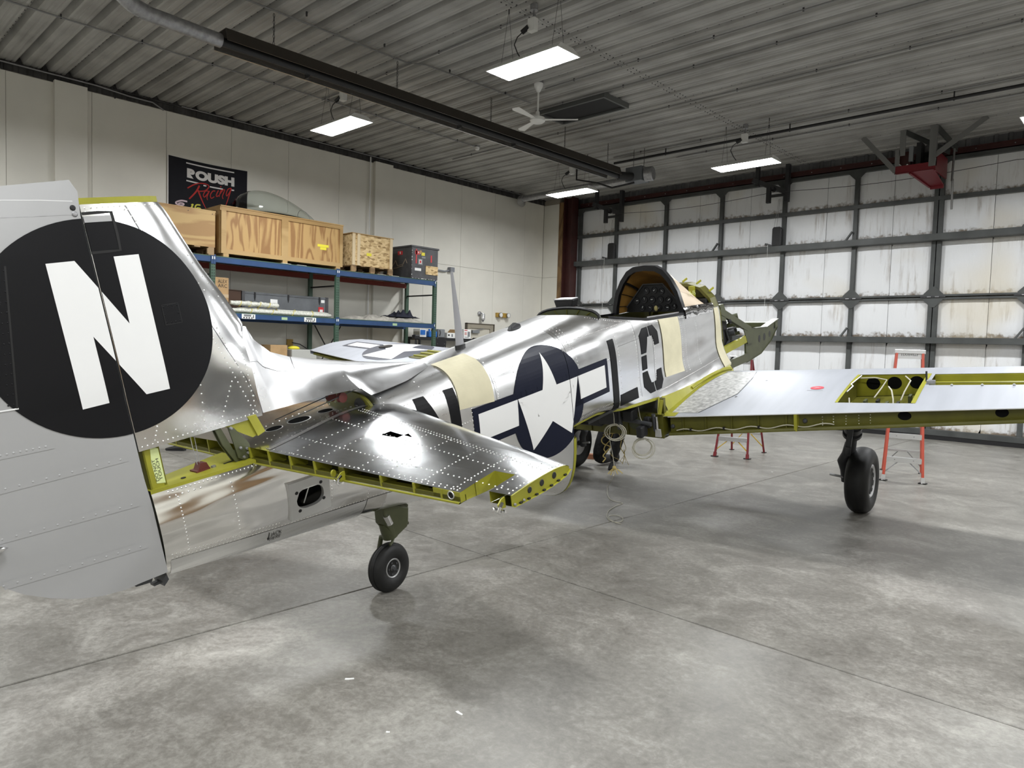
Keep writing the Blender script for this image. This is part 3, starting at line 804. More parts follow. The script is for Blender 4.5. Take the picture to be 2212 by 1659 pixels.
obj('fuel_line', MB().tube([(HX + 0.2, 12.7, HZ - 0.14), (HX - 0.3, 12.6, HZ - 0.20), (HX - 0.55, 12.4, HZ - 0.10), (HX - 1.05, 12.3, HZ + 0.02), (HX - 1.05, 12.3, HZ + 0.55)], 0.02, 8), black_iron, t, smooth=40)
t = thing('exhaust_duct', 'round grey duct running from the heater to the far corner', 'duct', (-11, 12.9, 5.35))
obj('pipe', MB().tube([(HX + 0.1, 12.85, HZ - 0.02), (-11.0, 13.35, HZ + 0.12), (-12.9, 13.8, HZ + 0.22)], 0.08, 14), galv, t, smooth=40)
obj('elbow', MB().tube([(-12.85, 13.79, HZ + 0.22), (-13.05, 13.86, HZ + 0.24), (-13.2, 14.0, HZ + 0.22), (-13.6, 14.5, HZ + 0.30)], 0.095, 14), galv, t, smooth=40)

# ---------------------------------------------------------------- ceiling fan (at rest)
fx, fy = -7.85, 8.68
t = thing('ceiling_fan', 'white three-blade ceiling fan on a down rod beside the roof hatch', 'ceiling fan', (fx, fy, 5.1))
obj('canopy', MB().lathe([(0.075, 0), (0.07, 0.05), (0.03, 0.13), (0.02, 0.14)], (fx, fy, ZC + 0.01), (0, 0, -1), 18), white_m, t, smooth=40)
obj('ceiling_plate', MB().cyl((fx, fy, ZC + 0.01), (fx, fy, ZC + 0.05), 0.08, 14), galv, t)
obj('down_rod', MB().cyl((fx, fy, ZC - 0.11), (fx, fy, 5.40), 0.015, 10), white_m, t)
obj('motor', MB().lathe([(0.03, 0.1), (0.04, 0.02), (0.12, 0.0), (0.125, -0.05), (0.09, -0.08), (0.0, -0.085)], (fx, fy, 5.34), (0, 0, 1), 22), white_m, t, smooth=40)
for k in range(3):
    a = math.radians(38 + 120 * k)
    d = Vector((math.cos(a), math.sin(a), 0)); n = Vector((-d.y, d.x, 0))
    bl = MB(); o = Vector((fx, fy, 5.31))
    P = [o + d * 0.11 - n * 0.035, o + d * 0.11 + n * 0.035, o + d * 0.62 + n * 0.065 + Vector((0, 0, 0.012)), o + d * 0.66 + n * 0.02, o + d * 0.66 - n * 0.035, o + d * 0.62 - n * 0.06 - Vector((0, 0, 0.012))]
    bl.prism(P, (0, 0, 0.006))
    obj('blade', bl, white_m, t)

# roof hatch
t = thing('roof_hatch', 'dark rectangular hatch let into the roof deck behind the fan', 'hatch', (-7.95, 9.98, ZC - 0.05))
mb = MB()
for a, b, c, d in ((-8.70, -7.22, 9.62, 9.66), (-8.70, -7.22, 10.30, 10.34), (-8.70, -8.66, 9.66, 10.30), (-7.26, -7.22, 9.66, 10.30)):
    mb.box(a, b, c, d, ZC - 0.085, ZC + 0.01)
obj('frame', mb, mat('hatch_frame', (0.13, 0.135, 0.13), 0.5, 0.4), t)
obj('lid', MB().box(-8.66, -7.26, 9.66, 10.30, ZC - 0.05, ZC - 0.01), mat('hatch_dark', (0.014, 0.014, 0.015), 0.7), t)

# ---------------------------------------------------------------- conduits and pipes under the deck
def pipe(name, pts, r, label, m=conduit_m, hang=None, cat='conduit'):
    t = thing(name, label, cat, pts[0])
    obj('run', MB().tube(pts, r, 8), m, t, smooth=40)
    if hang:
        a, b = Vector(pts[0]), Vector(pts[-1]); n = max(1, int((b - a).length / hang))
        cl = MB()
        for i in range(n):
            p = a + (b - a) * ((i + 0.5) / n)
            cl.box(p.x - 0.009, p.x + 0.009, p.y - 0.009, p.y + 0.009, p.z - r * 1.3, ZC + 0.02)
        obj('clip', cl, steel_dark, t, kind='stuff')
    return t
ZP = 5.855
pipe('conduit', [(-11.22, -8, ZP), (-11.22, 10.45, ZP)], 0.012, 'thin conduit along the deck between banner wall and heater', hang=1.0)
pipe('conduit', [(-8.75, -8, ZP), (-8.78, 6.7, ZP), (-8.62, 6.95, ZP), (-8.5, 9.2, ZP)], 0.012, 'thin conduit with a jog running to the fan', hang=1.2)
pipe('conduit', [(-11.28, 6.78, ZP), (9, 6.78, ZP)], 0.014, 'conduit crossing the deck over the two nearest lamps', hang=1.2)
pipe('conduit', [(fx, 8.85, ZP), (9, 8.85, ZP)], 0.012, 'conduit running right from the fan mount', hang=1.2)
pipe('conduit', [(-8.7, 9.56, ZP), (9, 9.56, ZP)], 0.012, 'conduit passing the near edge of the roof hatch', hang=1.2)
pipe('conduit', [(-12.4, 10.85, ZP), (9, 10.85, ZP)], 0.012, 'conduit passing the far edge of the roof hatch', hang=1.2)
pipe('gas_pipe', [(-9.5, 13.12, 5.78), (9, 13.12, 5.78)], 0.028, 'thick black gas pipe under the deck near the door', black_iron, 2.6, 'pipe')
pipe('conduit', [(-9.4, 12.95, ZP), (9, 12.95, ZP)], 0.012, 'pale conduit just in front of the black gas pipe', hang=1.4)
pipe('conduit', [(-8.3, 13.75, ZP), (9, 13.75, ZP)], 0.011, 'thin conduit between the black gas pipe and the door', hang=1.4)
pipe('conduit', [(XL + 0.10, -8, 5.83), (XL + 0.10, 3.9, 5.83), (XL + 0.07, 4.4, 5.80), (XL + 0.06, 4.8, 5.80), (XL + 0.03, 5.0, 5.72)], 0.014, 'conduit along the top of the left wall dropping behind it', hang=1.6)
pipe('conduit', [(XL + 0.075, 5.3, 5.855), (XL + 0.075, 15.2, 5.855)], 0.012, 'conduit along the foot of the deck over the wall boards', hang=2.2)
pipe('conduit', [(XL + 0.06, 9.5, 5.83), (XL + 0.06, 9.5, 1.4)], 0.016, 'white conduit dropping down the wall beside the pilaster', white_m)
t = thing('smoke_detector', 'small white detector on a conduit end under the deck', 'detector', (-11.22, 10.5, 5.78))
obj('body', MB().lathe([(0.055, 0), (0.055, 0.035), (0.04, 0.055), (0, 0.06)], (-11.22, 10.5, 5.85), (0, 0, -1), 16), white_m, t, smooth=40)
obj('box', MB().cyl((-11.22, 10.5, 5.845), (-11.22, 10.5, 5.885), 0.05, 12), galv, t)
# ---------------------------------------------------------------- airframe surfaces (body axes: x forward, r to the right, z up)
def lerp_tab(tab, x):
    if x <= tab[0][0]:
        return list(tab[0][1:])
    for a, b in zip(tab, tab[1:]):
        if x <= b[0]:
            t = (x - a[0]) / (b[0] - a[0])
            return [p + (q - p) * t for p, q in zip(a[1:], b[1:])]
    return list(tab[-1][1:])

#        x      top    bottom  halfw  zmax  n_up  n_low
FUS = [(-1.31, 1.300, 0.745, 0.085, 1.00, 2.4, 2.0),
       (-0.90, 1.320, 0.690, 0.165, 1.00, 2.5, 2.0),
       (-0.50, 1.335, 0.640, 0.220, 1.00, 2.6, 2.0),
       (0.00, 1.352, 0.570, 0.280, 0.99, 2.7, 2.1),
       (0.50, 1.378, 0.470, 0.345, 1.00, 2.8, 2.2),
       (0.80, 1.392, 0.400, 0.368, 1.00, 2.8, 2.3),
       (1.20, 1.410, 0.240, 0.398, 0.98, 2.8, 2.6),
       (1.66, 1.432, 0.040, 0.422, 0.95, 2.8, 3.4),
       (2.10, 1.456, 0.020, 0.432, 0.95, 2.8, 3.6),
       (3.00, 1.480, 0.000, 0.440, 0.90, 2.8, 3.8),
       (3.80, 1.470, 0.000, 0.430, 0.85, 2.8, 3.8),
       (4.68, 1.440, 0.000, 0.400, 0.80, 2.8, 3.8)]
ZLOW = [(1.66, 0.64), (2.05, 0.645), (2.40, 0.585), (2.94, 0.55), (3.58, 0.52), (4.68, 0.49)]
ZSILL = [(2.08, 1.455), (2.2, 1.43), (2.5, 1.345), (3.0, 1.245), (3.75, 1.175), (4.68, 1.12)]

def sstep(a, b, x):
    t = max(0.0, min(1.0, (x - a) / (b - a)))
    return t * t * (3 - 2 * t)

def fus_r(x, z):
    zt, zb, w, zw, nu, nl = lerp_tab(FUS, x)
    if x > 1.6605:
        zl = lerp_tab(ZLOW, x)[0]
        k = sstep(2.3, 3.3, x)
        zb2 = zl - 0.012 - 0.35 * k
        nl2 = 9.0 - 5.0 * k
        if z < zw:
            q = min(1.0, (zw - z) / (zw - zb2))
            r = w * (1 - q ** nl2) ** (1 / nl2)
            fl = max(0.0, min(1.0, (0.80 - z) / 0.30))
            return r + 0.10 * k * fl * fl
    if z >= zw:
        q = min(1.0, (z - zw) / (zt - zw))
        return w * (1 - q ** nu) ** (1 / nu)
    q = min(1.0, (zw - z) / (zw - zb))
    return w * (1 - q ** nl) ** (1 / nl)

def wing_le(r): return 4.78 - 0.065 * abs(r)
def wing_c(r): return 2.64 - 0.254 * abs(r)
def wing_spar(r): return 2.80 + 0.126 * abs(r)
def naca(f):
    f = max(0.0, min(1.0, f))
    return 10 * (0.2969 * math.sqrt(f) - 0.126 * f - 0.3516 * f * f + 0.2843 * f ** 3 - 0.1015 * f ** 4)
def wing_up(x, r):
    a = abs(r); c = wing_c(a); f = (wing_le(a) - x) / c
    t = 0.155 - 0.007 * a
    return 0.250 + 0.0855 * a + naca(f) * t * c * 0.5 + 0.004
def wing_lo(x, r):
    a = abs(r); xs = wing_spar(a); c = wing_c(a); f = (wing_le(a) - x) / c
    fs = (wing_le(a) - xs) / c
    h = 0.19 - 0.026 * a
    zs = wing_up(xs, a) - h
    g = min(1.0, f / fs)
    zle = wing_up(wing_le(a), a)
    return zle + (zs - zle) * (1 - (1 - g) ** 3) - 0.05 * math.sin(math.pi * g) * (1 - a / 8)

def stab_le(r): return 0.218 - 0.334 * abs(r)
STAB_TE = -0.815
def stab_up(x, r):
    a = abs(r); le = stab_le(a); c = (le - STAB_TE) / 0.72
    f = (le - x) / c
    return 1.215 + naca(f) * 0.10 * c * 0.5
def stab_lo(x, r):
    a = abs(r); le = stab_le(a); c = (le - STAB_TE) / 0.72
    f = (le - x) / c
    return 1.215 - naca(f) * 0.10 * c * 0.5
# ================================================================ THE AIRPLANE (built in body axes, placed by its root)
OB = Vector((-3.63167653, 2.71881399, 0.0))
BX = Vector((-0.09018104, 0.97212205, 0.21643961))
BR = Vector((0.99581221, 0.09129187, 0.00488146))
BZ = Vector((0.0150138, -0.21597343, 0.9762838))
plane = link(bpy.data.objects.new('airplane', None))
plane.empty_display_size = 0.1
plane.matrix_world = Matrix(((BX.x, -BR.x, BZ.x, OB.x), (BX.y, -BR.y, BZ.y, OB.y), (BX.z, -BR.z, BZ.z, OB.z), (0, 0, 0, 1)))
tag(plane, 'bare aluminium single-seat fighter airplane under restoration, resting on its tail wheel', 'airplane')

def aobj(name, mb, m, parent=None, **kw):
    mb.v = [(v[0], -v[1], v[2]) for v in mb.v]
    return obj(name, mb, m, parent or plane, **kw)

def frange(a, b, n):
    return [a + (b - a) * i / n for i in range(n + 1)]

# ---- fuselage, rear half: closed loft with a flat deck under the tail surfaces
DECK = 1.19
def sec(x, a):
    """point of the section at angle a (-90..90 deg), right side"""
    zt, zb, w, zw, nu, nl = lerp_tab(FUS, x)
    c, s = max(0.0, math.cos(a)), math.sin(a)
    if s >= 0:
        z = zw + (zt - zw) * s ** (2 / nu); r = w * c ** (2 / nu)
    else:
        z = zw - (zw - zb) * (-s) ** (2 / nl); r = w * c ** (2 / nl)
    if x < -0.06 and z > DECK:
        z = DECK
    return r, z
NA = 26
angs = [-PI / 2 + PI * i / NA for i in range(NA + 1)]
full = [(a, 1) for a in angs] + [(a, -1) for a in reversed(angs[1:-1])]
PLX, PLZ = -0.575, 0.912          # centre of the square access plate
def in_hole(x, z):
    return abs(x - PLX) < 0.085 and abs(z - PLZ) < 0.062
def loft(xs):
    ring = [[(x, s * sec(x, a)[0], sec(x, a)[1]) for a, s in full] for x in xs]
    n = len(full)
    V = [p for rg in ring for p in rg]; F = []
    for i in range(len(xs) - 1):
        for k in range(n):
            l = (k + 1) % n
            q = (i * n + k, i * n + l, (i + 1) * n + l, (i + 1) * n + k)
            cx = sum(V[j][0] for j in q) / 4; cz = sum(V[j][2] for j in q) / 4; cr = sum(V[j][1] for j in q) / 4
            if cr > 0.05 and in_hole(cx, cz):
                continue
            F.append(q)
    return MB().add(V, F)
cone = aobj('tail_cone', loft(frange(-1.31, -0.061, 21)), alu_side, smooth=30)
fuse = aobj('rear_fuselage', loft(frange(-0.0605, 1.66, 30)), alu_brushed, smooth=30)

# ---- fuselage, cockpit section: open above the sill and below the wing line
xs2 = [1.662] + frange(1.70, 2.04, 8) + [2.075] + frange(2.10, 4.66, 52)
def half(x):
    zt, zb, w, zw, nu, nl = lerp_tab(FUS, x)
    zl = lerp_tab(ZLOW, x)[0]
    zs = zt if x < 2.08 else min(zt, lerp_tab(ZSILL, x)[0])
    q = min(1.0, (zs - zw) / (zt - zw)); amax = math.asin(min(1.0, q ** (nu / 2)))
    out = []
    for t in (0, 0.01, 0.03, 0.06, 0.1, 0.16, 0.25, 0.37, 0.5, 0.65, 0.82):
        z = zl + (zw - zl) * t
        out.append((fus_r(x, z), z))
    for i in range(15):
        a = amax * i / 14
        out.append((w * max(0.0, math.cos(a)) ** (2 / nu), zw + (zt - zw) * math.sin(a) ** (2 / nu)))
    return out
mb = MB()
for s in (1, -1):
    H = [half(x) for x in xs2]
    mb.grid(lambda i, k: (xs2[i], s * H[i][k][0], H[i][k][1]), list(range(len(xs2))), list(range(len(H[0]))))
fwd = aobj('cockpit_fuselage', mb, alu, smooth=30)

# rim of the open belly (cut edge where the radiator duct is missing)
mb = MB()
zz = [a for a in angs if sec(1.66, a)[1] < 0.66]
for s in (1, -1):
    P = [(s * sec(1.66, a)[0], sec(1.66, a)[1]) for a in zz]
    mb.grid(lambda k, j: ((1.655, P[k][0] * 1.004, P[k][1]), (1.690, P[k][0] * 1.004, P[k][1]), (1.690, P[k][0] * 0.93, P[k][1] + 0.02), (1.655, P[k][0] * 0.93, P[k][1] + 0.02))[j],
            list(range(len(P))), [0, 1, 2, 3])
aobj('belly_frame', mb, chromate)
for s in (1, -1):
    mb = MB()
    X2 = frange(1.69, 2.95, 20)
    mb.grid(lambda i, j: (X2[i], s * (fus_r(X2[i], lerp_tab(ZLOW, X2[i])[0]) + (0.004, 0.006, -0.03, -0.05)[j]), lerp_tab(ZLOW, X2[i])[0] + (0.012, -0.012, -0.014, 0.004)[j]), list(range(21)), [0, 1, 2, 3])
    aobj('sill_angle', mb, chromate)

# internal bulkheads keep the inside dark and real
def bulkhead(x, m, zmin, zmax, name='bulkhead', inset=0.985, hole=None):
    mb = MB(); P = []
    for a in angs:
        r, z = sec(x, a)
        P.append((r * inset, max(zmin, min(zmax, z))))
    vs = [(x, p[0], p[1]) for p in P] + [(x, -p[0], p[1]) for p in reversed(P)]
    mb.prism(vs, (0.006, 0, 0))
    return aobj(name, mb, m, fuse)
bulkhead(-1.275, olive, 0, 1.185)
bulkhead(-0.40, black_m, 0, 1.185)
bulkhead(-0.80, black_m, 0, 1.185)
bulkhead(1.20, black_m, 0, 9)
# former at the front of the tail deck
mb = MB(); P = []
for a in angs:
    r, z = sec(-0.055, a)
    if z > 1.14: P.append((r, z + 0.004))
mb.prism([(-0.075, p[0], p[1]) for p in P] + [(-0.075, -p[0], p[1]) for p in reversed(P)], (0.02, 0, 0))
fo = aobj('tail_former', mb, chromate_dark, fuse)
aobj('lightening_hole', MB().lathe([(0.0, 0), (0.05, 0), (0.056, 0.004)], (-0.0765, 0.12, 1.265), (-1, 0, 0), 16), black_m, fo)
for rr in (-0.12, -0.02):
    aobj('pulley', MB().lathe([(0.012, -0.016), (0.03, -0.014), (0.02, 0), (0.03, 0.014), (0.012, 0.016)], (-0.17, rr + 0.1, 1.345), (0, 1, 0.0), 14), maroon_m, fo, smooth=40)
mb = MB()
for rr in (-0.03, 0.07): mb.cyl((-0.55, rr, 1.31), (-0.06, rr + 0.02, 1.37), 0.003, 5)
aobj('control_cable', mb, steel_gray, fo)
# yellow deck of the tail cone
mb = MB(); X2 = frange(-1.312, -0.70, 12)
mb.grid(lambda i, s: (X2[i], s * (fus_r(X2[i], 1.17) + 0.001), DECK + 0.004), list(range(13)), [-1, -0.5, 0, 0.5, 1])
mb.grid(lambda i, s: (X2[i], (fus_r(X2[i], 1.17) + 0.0015), DECK + 0.004 + s), list(range(13)), [-0.016, 0])
deck_part = aobj('tail_deck', mb, chromate, fuse)
for x0 in (-0.93, -0.84):
    aobj('deck_slot', MB().box(x0, x0 + 0.07, 0.05, 0.058, DECK + 0.004, DECK + 0.007), black_m, deck_part)
aobj('deck_bolt', MB().cyl((-0.98, 0.045, DECK + 0.004), (-0.98, 0.045, DECK + 0.012), 0.012, 10), galv, deck_part)
aobj('deck_hole', MB().cyl((-1.14, 0.05, DECK + 0.004), (-1.14, 0.05, DECK + 0.007), 0.012, 10), black_m, deck_part)
mb = MB().box(-1.07, -1.0, -0.02, 0.05, DECK + 0.004, DECK + 0.012); mb.prism([(-1.06, 0.045, DECK + 0.01), (-1.0, 0.045, DECK + 0.01), (-1.01, 0.045, DECK + 0.04), (-1.04, 0.045, DECK + 0.045)], (0, -0.05, 0))
aobj('cable_clevis', mb, maroon_m, deck_part)

# square plate with oval opening on the tail cone
def fus_pt(x, z, e=0.0):
    """point on the right flank lifted e off the skin"""
    r = fus_r(x, z); d = 1e-3
    dz = (fus_r(x, z + d) - fus_r(x, z - d)) / (2 * d); dx = (fus_r(x + d, z) - fus_r(x - d, z)) / (2 * d)
    nrm = Vector((-dx, 1, -dz)).normalized() if abs(dz) < 8 else Vector((0, 0.2, 1 if z > 0.9 else -1)).normalized()
    p = Vector((x, r, z)) + nrm * e
    return tuple(p)
outer = []; inner = []
N4 = 40
for k in range(N4):
    a = 2 * PI * k / N4
    c, s = math.cos(a), math.sin(a)
    m_ = max(abs(c), abs(s))
    outer.append((PLX + 0.119 * c / m_, PLZ + 0.108 * s / m_))
    inner.append((PLX + 0.080 * (abs(c) ** 0.7) * (1 if c > 0 else -1), PLZ + 0.058 * (abs(s) ** 0.85) * (1 if s > 0 else -1)))
C0 = Vector(fus_pt(PLX, PLZ)); px_ = (Vector(fus_pt(PLX + 0.1, PLZ)) - Vector(fus_pt(PLX - 0.1, PLZ))).normalized(); pz_ = (Vector(fus_pt(PLX, PLZ + 0.08)) - Vector(fus_pt(PLX, PLZ - 0.08))).normalized()
pn_ = px_.cross(pz_); pn_ = pn_ if pn_.y > 0 else -pn_
def pl_pt(p, e): return C0 + px_ * (p[0] - PLX) + pz_ * (p[1] - PLZ) + pn_ * e
vs = [pl_pt(p, 0.012) for p in outer] + [pl_pt(p, 0.012) for p in inner] + [pl_pt(p, -0.05) for p in outer] + [pl_pt(p, -0.012) for p in inner]
fs = []
for k in range(N4):
    l = (k + 1) % N4
    fs += [(k, l, N4 + l, N4 + k), (k, l, 2 * N4 + l, 2 * N4 + k), (N4 + k, N4 + l, 3 * N4 + l, 3 * N4 + k)]
pl = aobj('access_plate', MB().add(vs, fs), alu_plate, fuse)
for sx, sz in ((-1, 0.75), (0.85, 1), (-0.85, -1), (1, -0.6)):
    aobj('screw_hole', MB().lathe([(0, 0.0135), (0.007, 0.0135), (0.010, 0.0125)], pl_pt((PLX + 0.078 * sx, PLZ + 0.062 * sz), 0), pn_, 10), black_m, pl)
mb = MB()
for dx in (-0.035, 0.02): mb.bar(pl_pt((PLX + dx - 0.03, PLZ - 0.06), -0.05), pl_pt((PLX + dx + 0.02, PLZ + 0.06), -0.05), 0.006, 0.006)
aobj('stringer', mb, alu_plate, fuse)

# ---- generic wrap: a flat outline cut into small faces and laid on a surface
def clip_poly(poly, axis, val, keep_greater):
    out = []
    for a, b in zip(poly, poly[1:] + poly[:1]):
        ia = (a[axis] >= val) == keep_greater; ib = (b[axis] >= val) == keep_greater
        if ia: out.append(a)
        if ia != ib:
            t = (val - a[axis]) / (b[axis] - a[axis]); out.append((a[0] + (b[0] - a[0]) * t, a[1] + (b[1] - a[1]) * t))
    return out
def wrap(name, polys, fn, m, parent, step=0.035, cuts=(), **kw):
    bm = bmesh.new()
    for poly in polys:
        if len(poly) < 3: continue
        vs = [bm.verts.new((p[0], 0, p[1])) for p in poly]
        try: bm.faces.new(vs)
        except ValueError: pass
    bmesh.ops.triangulate(bm, faces=bm.faces[:])
    step = min(step, 0.025)
    for axis, val, keep_greater in cuts:
        co = [0, 0, 0]; no = [0, 0, 0]; co[axis] = val; no[axis] = 1
        bmesh.ops.bisect_plane(bm, geom=bm.verts[:] + bm.edges[:] + bm.faces[:], plane_co=co, plane_no=no, clear_inner=keep_greater, clear_outer=not keep_greater)
    xs_ = [v.co.x for v in bm.verts]; zs_ = [v.co.z for v in bm.verts]
    for axis, lo, hi in ((0, min(xs_), max(xs_)), (2, min(zs_), max(zs_))):
        k = math.floor(lo / step) + 1
        while k * step < hi:
            co = [0, 0, 0]; no = [0, 0, 0]; co[axis] = k * step; no[axis] = 1
            bmesh.ops.bisect_plane(bm, geom=bm.verts[:] + bm.edges[:] + bm.faces[:], plane_co=co, plane_no=no)
            k += 1
    mb = MB()
    bm.verts.index_update()
    mb.add([fn(v.co.x, v.co.z) for v in bm.verts], [tuple(v.index for v in f.verts) for f in bm.faces])
    bm.free()
    return aobj(name, mb, m, parent, smooth=False, **kw)
def circle(cx, cz, r, n=72):
    return [(cx + r * math.cos(2 * PI * k / n), cz + r * math.sin(2 * PI * k / n)) for k in range(n)]
def star(cx, cz, r):
    P = []
    for k in range(10):
        a = PI / 2 + k * PI / 5; q = r if k % 2 == 0 else r * 0.381966
        P.append((cx + q * math.cos(a), cz + q * math.sin(a)))
    return P
def rect(x0, x1, z0, z1):
    return [(x0, z0), (x1, z0), (x1, z1), (x0, z1)]
lift = lambda e: (lambda x, z: fus_pt(x, z, e))

# national insignia and code letters on the right flank
SX, SZ, SR = 1.412, 0.915, 0.372
bb = SR / 8
zt_, zb_ = SZ + 0.309 * SR, SZ - 0.191 * SR
aft = lambda p: clip_poly(p, 0, 1.658, False)
fore = lambda p: clip_poly(p, 0, 1.664, True)
outl = [circle(SX, SZ, SR + bb), rect(SX - 2 * SR - bb, SX + 2 * SR + bb, zb_ - bb, zt_ + bb)]
zl_ok = lambda p: clip_poly(p, 1, 0.648, True)
AFT = ((0, 1.658, False),); FORE = ((0, 1.664, True), (2, 0.648, True))
ins = wrap('insignia_field', outl, lift(0.0032), navy_paint, fuse, cuts=AFT)
wrap('insignia_star', [star(SX, SZ, SR)], lift(0.0048), white_paint, ins, cuts=AFT)
def bar_poly(s):      # white bar cut round by the disc
    xa = SX + s * math.sqrt(SR ** 2 - (zt_ - SZ) ** 2); P = []
    for k in range(9):
        z = zb_ + (zt_ - zb_) * k / 8
        P.append((SX + s * (math.sqrt(max(0, (SR + 0.004) ** 2 - (z - SZ) ** 2)) + 0.0), z))
    return P + [(SX + s * 2 * SR, zt_), (SX + s * 2 * SR, zb_)]
wrap('insignia_bar', [bar_poly(-1)], lift(0.0046), white_paint, ins)
ins2 = wrap('insignia_field', outl, lift(0.0032), navy_paint, fwd, cuts=FORE)
wrap('insignia_star', [star(SX, SZ, SR)], lift(0.0048), white_paint, ins2, cuts=FORE)
wrap('insignia_bar', [bar_poly(1)], lift(0.0046), white_paint, ins2)
# code letter N ahead of the tail, L and C behind the cockpit
wrap('code_letter', [[(0.205, 1.246), (0.205, 0.65), (0.285, 0.65), (0.285, 1.04), (0.437, 0.65), (0.517, 0.65), (0.517, 1.246), (0.437, 1.246), (0.437, 0.86), (0.285, 1.246)]], lift(0.0032), black_paint, fuse)
wrap('code_letter', [rect(2.262, 2.352, 0.615, 1.208)], lift(0.0032), black_paint, fwd)
wrap('code_letter', [rect(2.375, 2.66, 0.625, 0.722)], lift(0.0032), black_paint, fwd)
Cp = [[(2.775, 0.985), (2.775, 1.15), (2.855, 1.203), (2.945, 1.203), (2.945, 1.115), (2.895, 1.115), (2.862, 1.09), (2.862, 0.985)],
      [(2.965, 1.203), (3.05, 1.203), (3.118, 1.13), (3.118, 1.02), (3.03, 1.02), (3.03, 1.08), (3.005, 1.115), (2.965, 1.115)],
      [(2.775, 0.965), (2.862, 0.965), (2.862, 0.84), (2.775, 0.84)],
      [(2.775, 0.82), (2.862, 0.82), (2.862, 0.73), (2.895, 0.70), (2.945, 0.70), (2.945, 0.615), (2.855, 0.615), (2.775, 0.69)],
      [(2.965, 0.615), (3.05, 0.615), (3.13, 0.68), (3.13, 0.79), (3.04, 0.79), (3.04, 0.73), (3.01, 0.70), (2.965, 0.70)]]
for p in Cp: wrap('code_letter', [p], lift(0.0032), black_paint, fwd)
# masking paper taped over stripes
wrap('masking_paper', [[(0.515, 1.10), (0.83, 1.075), (0.85, 1.388), (0.55, 1.376)]], lift(0.006), mask_paper, fuse, step=0.012)
wrap('masking_paper', [[(3.185, 0.685), (3.575, 0.655), (3.585, 1.185), (3.19, 1.225)]], lift(0.006), mask_paper, fwd)
wrap('masking_paper', [[(4.45, 0.495), (4.64, 0.480), (4.62, 1.115), (4.50, 1.125)]], lift(0.006), mask_paper, fwd)

# jack point lettering
mb = MB()
for body_, zb0 in (('JACK', 0.752), ('HERE', 0.724)):
    lettering(mb, body_, 0.030, lambda u, v: fus_pt(-0.795 + u, zb0 + v, 0.0045), 0.062)
mb.add([fus_pt(x, z, 0.0045) for x, z in ((-0.806, 0.745), (-0.802, 0.745), (-0.802, 0.782), (-0.806, 0.782))], [(0, 1, 2, 3)])
mb.add([fus_pt(x, z, 0.0045) for x, z in ((-0.811, 0.747), (-0.797, 0.747), (-0.804, 0.730))], [(0, 1, 2)])
aobj('jack_point_mark', mb, ink_m, fuse)

# seams between skin panels
def seam(pts, fn, w=0.003, e=0.0008, name='skin_seam', parent=None, m=None):
    mb = MB(); P = [Vector(fn(*p)) for p in pts]
    vs = []
    for i, p in enumerate(P):
        a = P[max(0, i - 1)]; b = P[min(len(P) - 1, i + 1)]
        q = pts[i]; o = 1e-3
        n_ = (Vector(fn(q[0] + o, q[1])) - p).cross(Vector(fn(q[0], q[1] + o)) - p)
        d = (b - a).normalized(); s_ = d.cross(n_.normalized()).normalized() * w / 2
        vs += [p - s_, p + s_]
    mb.add(vs, [(2 * i, 2 * i + 1, 2 * i + 3, 2 * i + 2) for i in range(len(P) - 1)])
    return aobj(name, mb, m or seam_m, parent)
S1 = lift(0.001)
def belly_z(x, k): return lerp_tab(FUS, x)[1] + k
seam([(x, 0.735 - (x + 0.2) * 0.09 + 0.012) for x in frange(-0.2, 1.1, 26)], S1, 0.003, parent=fuse)
seam([(-0.20, z) for z in frange(0.612, 0.745, 10)], S1, 0.003, parent=fuse)
seam([(0.86, z) for z in frange(0.48, 1.385, 40)], S1, 0.0022, parent=fuse)
seam([(1.70, z) for z in frange(0.68, 1.42, 30)], S1, 0.0022, parent=fwd)
seam([(2.72, z) for z in frange(0.62, 1.29, 24)], S1, 0.002, parent=fwd)
seam([(3.0, z) for z in frange(0.60, 1.24, 24)], S1, 0.003, parent=fwd)
seam([(x, 1.02) for x in frange(0.86, 2.2, 26)], S1, 0.002, parent=fuse)
seam([(x, 1.13) for x in frange(2.40, 3.0, 14)], S1, 0.002, parent=fwd)
# darker lapped belly strip with its square end
wrap('belly_strip', [[(x, belly_z(x, 0.012) ) for x in frange(-1.29, -0.205, 24)] + [(x, 0.742 - (x + 0.2) * 0.085 + (0.0 if x > -1.0 else -0.0)) for x in reversed(frange(-1.29, -0.205, 24))]], lift(0.0016), alu_satin, fuse, step=0.02)

# rivets: little domes, one joined part per skin
def rivets(name, rows, fn, r, parent, h=0.45, m=None):
    """rows: list of lists of 2-parameter points on surface fn"""
    mb = MB()
    for row in rows:
        for q in row:
            p = Vector(fn(*q)); o = 2e-3
            n_ = (Vector(fn(q[0] + o, q[1])) - p).cross(Vector(fn(q[0], q[1] + o)) - p)
            if n_.length < 1e-12: continue
            n_.normalize()
            u = n_.orthogonal().normalized(); w = n_.cross(u)
            for sgn in (1,):
                vs = [p + (u * math.cos(a) + w * math.sin(a)) * r for a in (0, 1.0472, 2.0944, 3.1416, 4.1888, 5.236)]
                # point away from the skin: decided by the caller's surface orientation via `side`
                vs += [p + (u * math.cos(a) + w * math.sin(a)) * r * 0.6 + n_ * r * h * 0.8 * rivets.side for a in (0, 1.0472, 2.0944, 3.1416, 4.1888, 5.236)]
                vs.append(p + n_ * r * h * rivets.side)
                mb.add(vs, [(k, (k + 1) % 6, 6 + (k + 1) % 6, 6 + k) for k in range(6)] + [(6 + k, 6 + (k + 1) % 6, 12) for k in range(6)])
    return aobj(name, mb, m or rivet_m, parent, smooth=80, kind='stuff', weld=False)
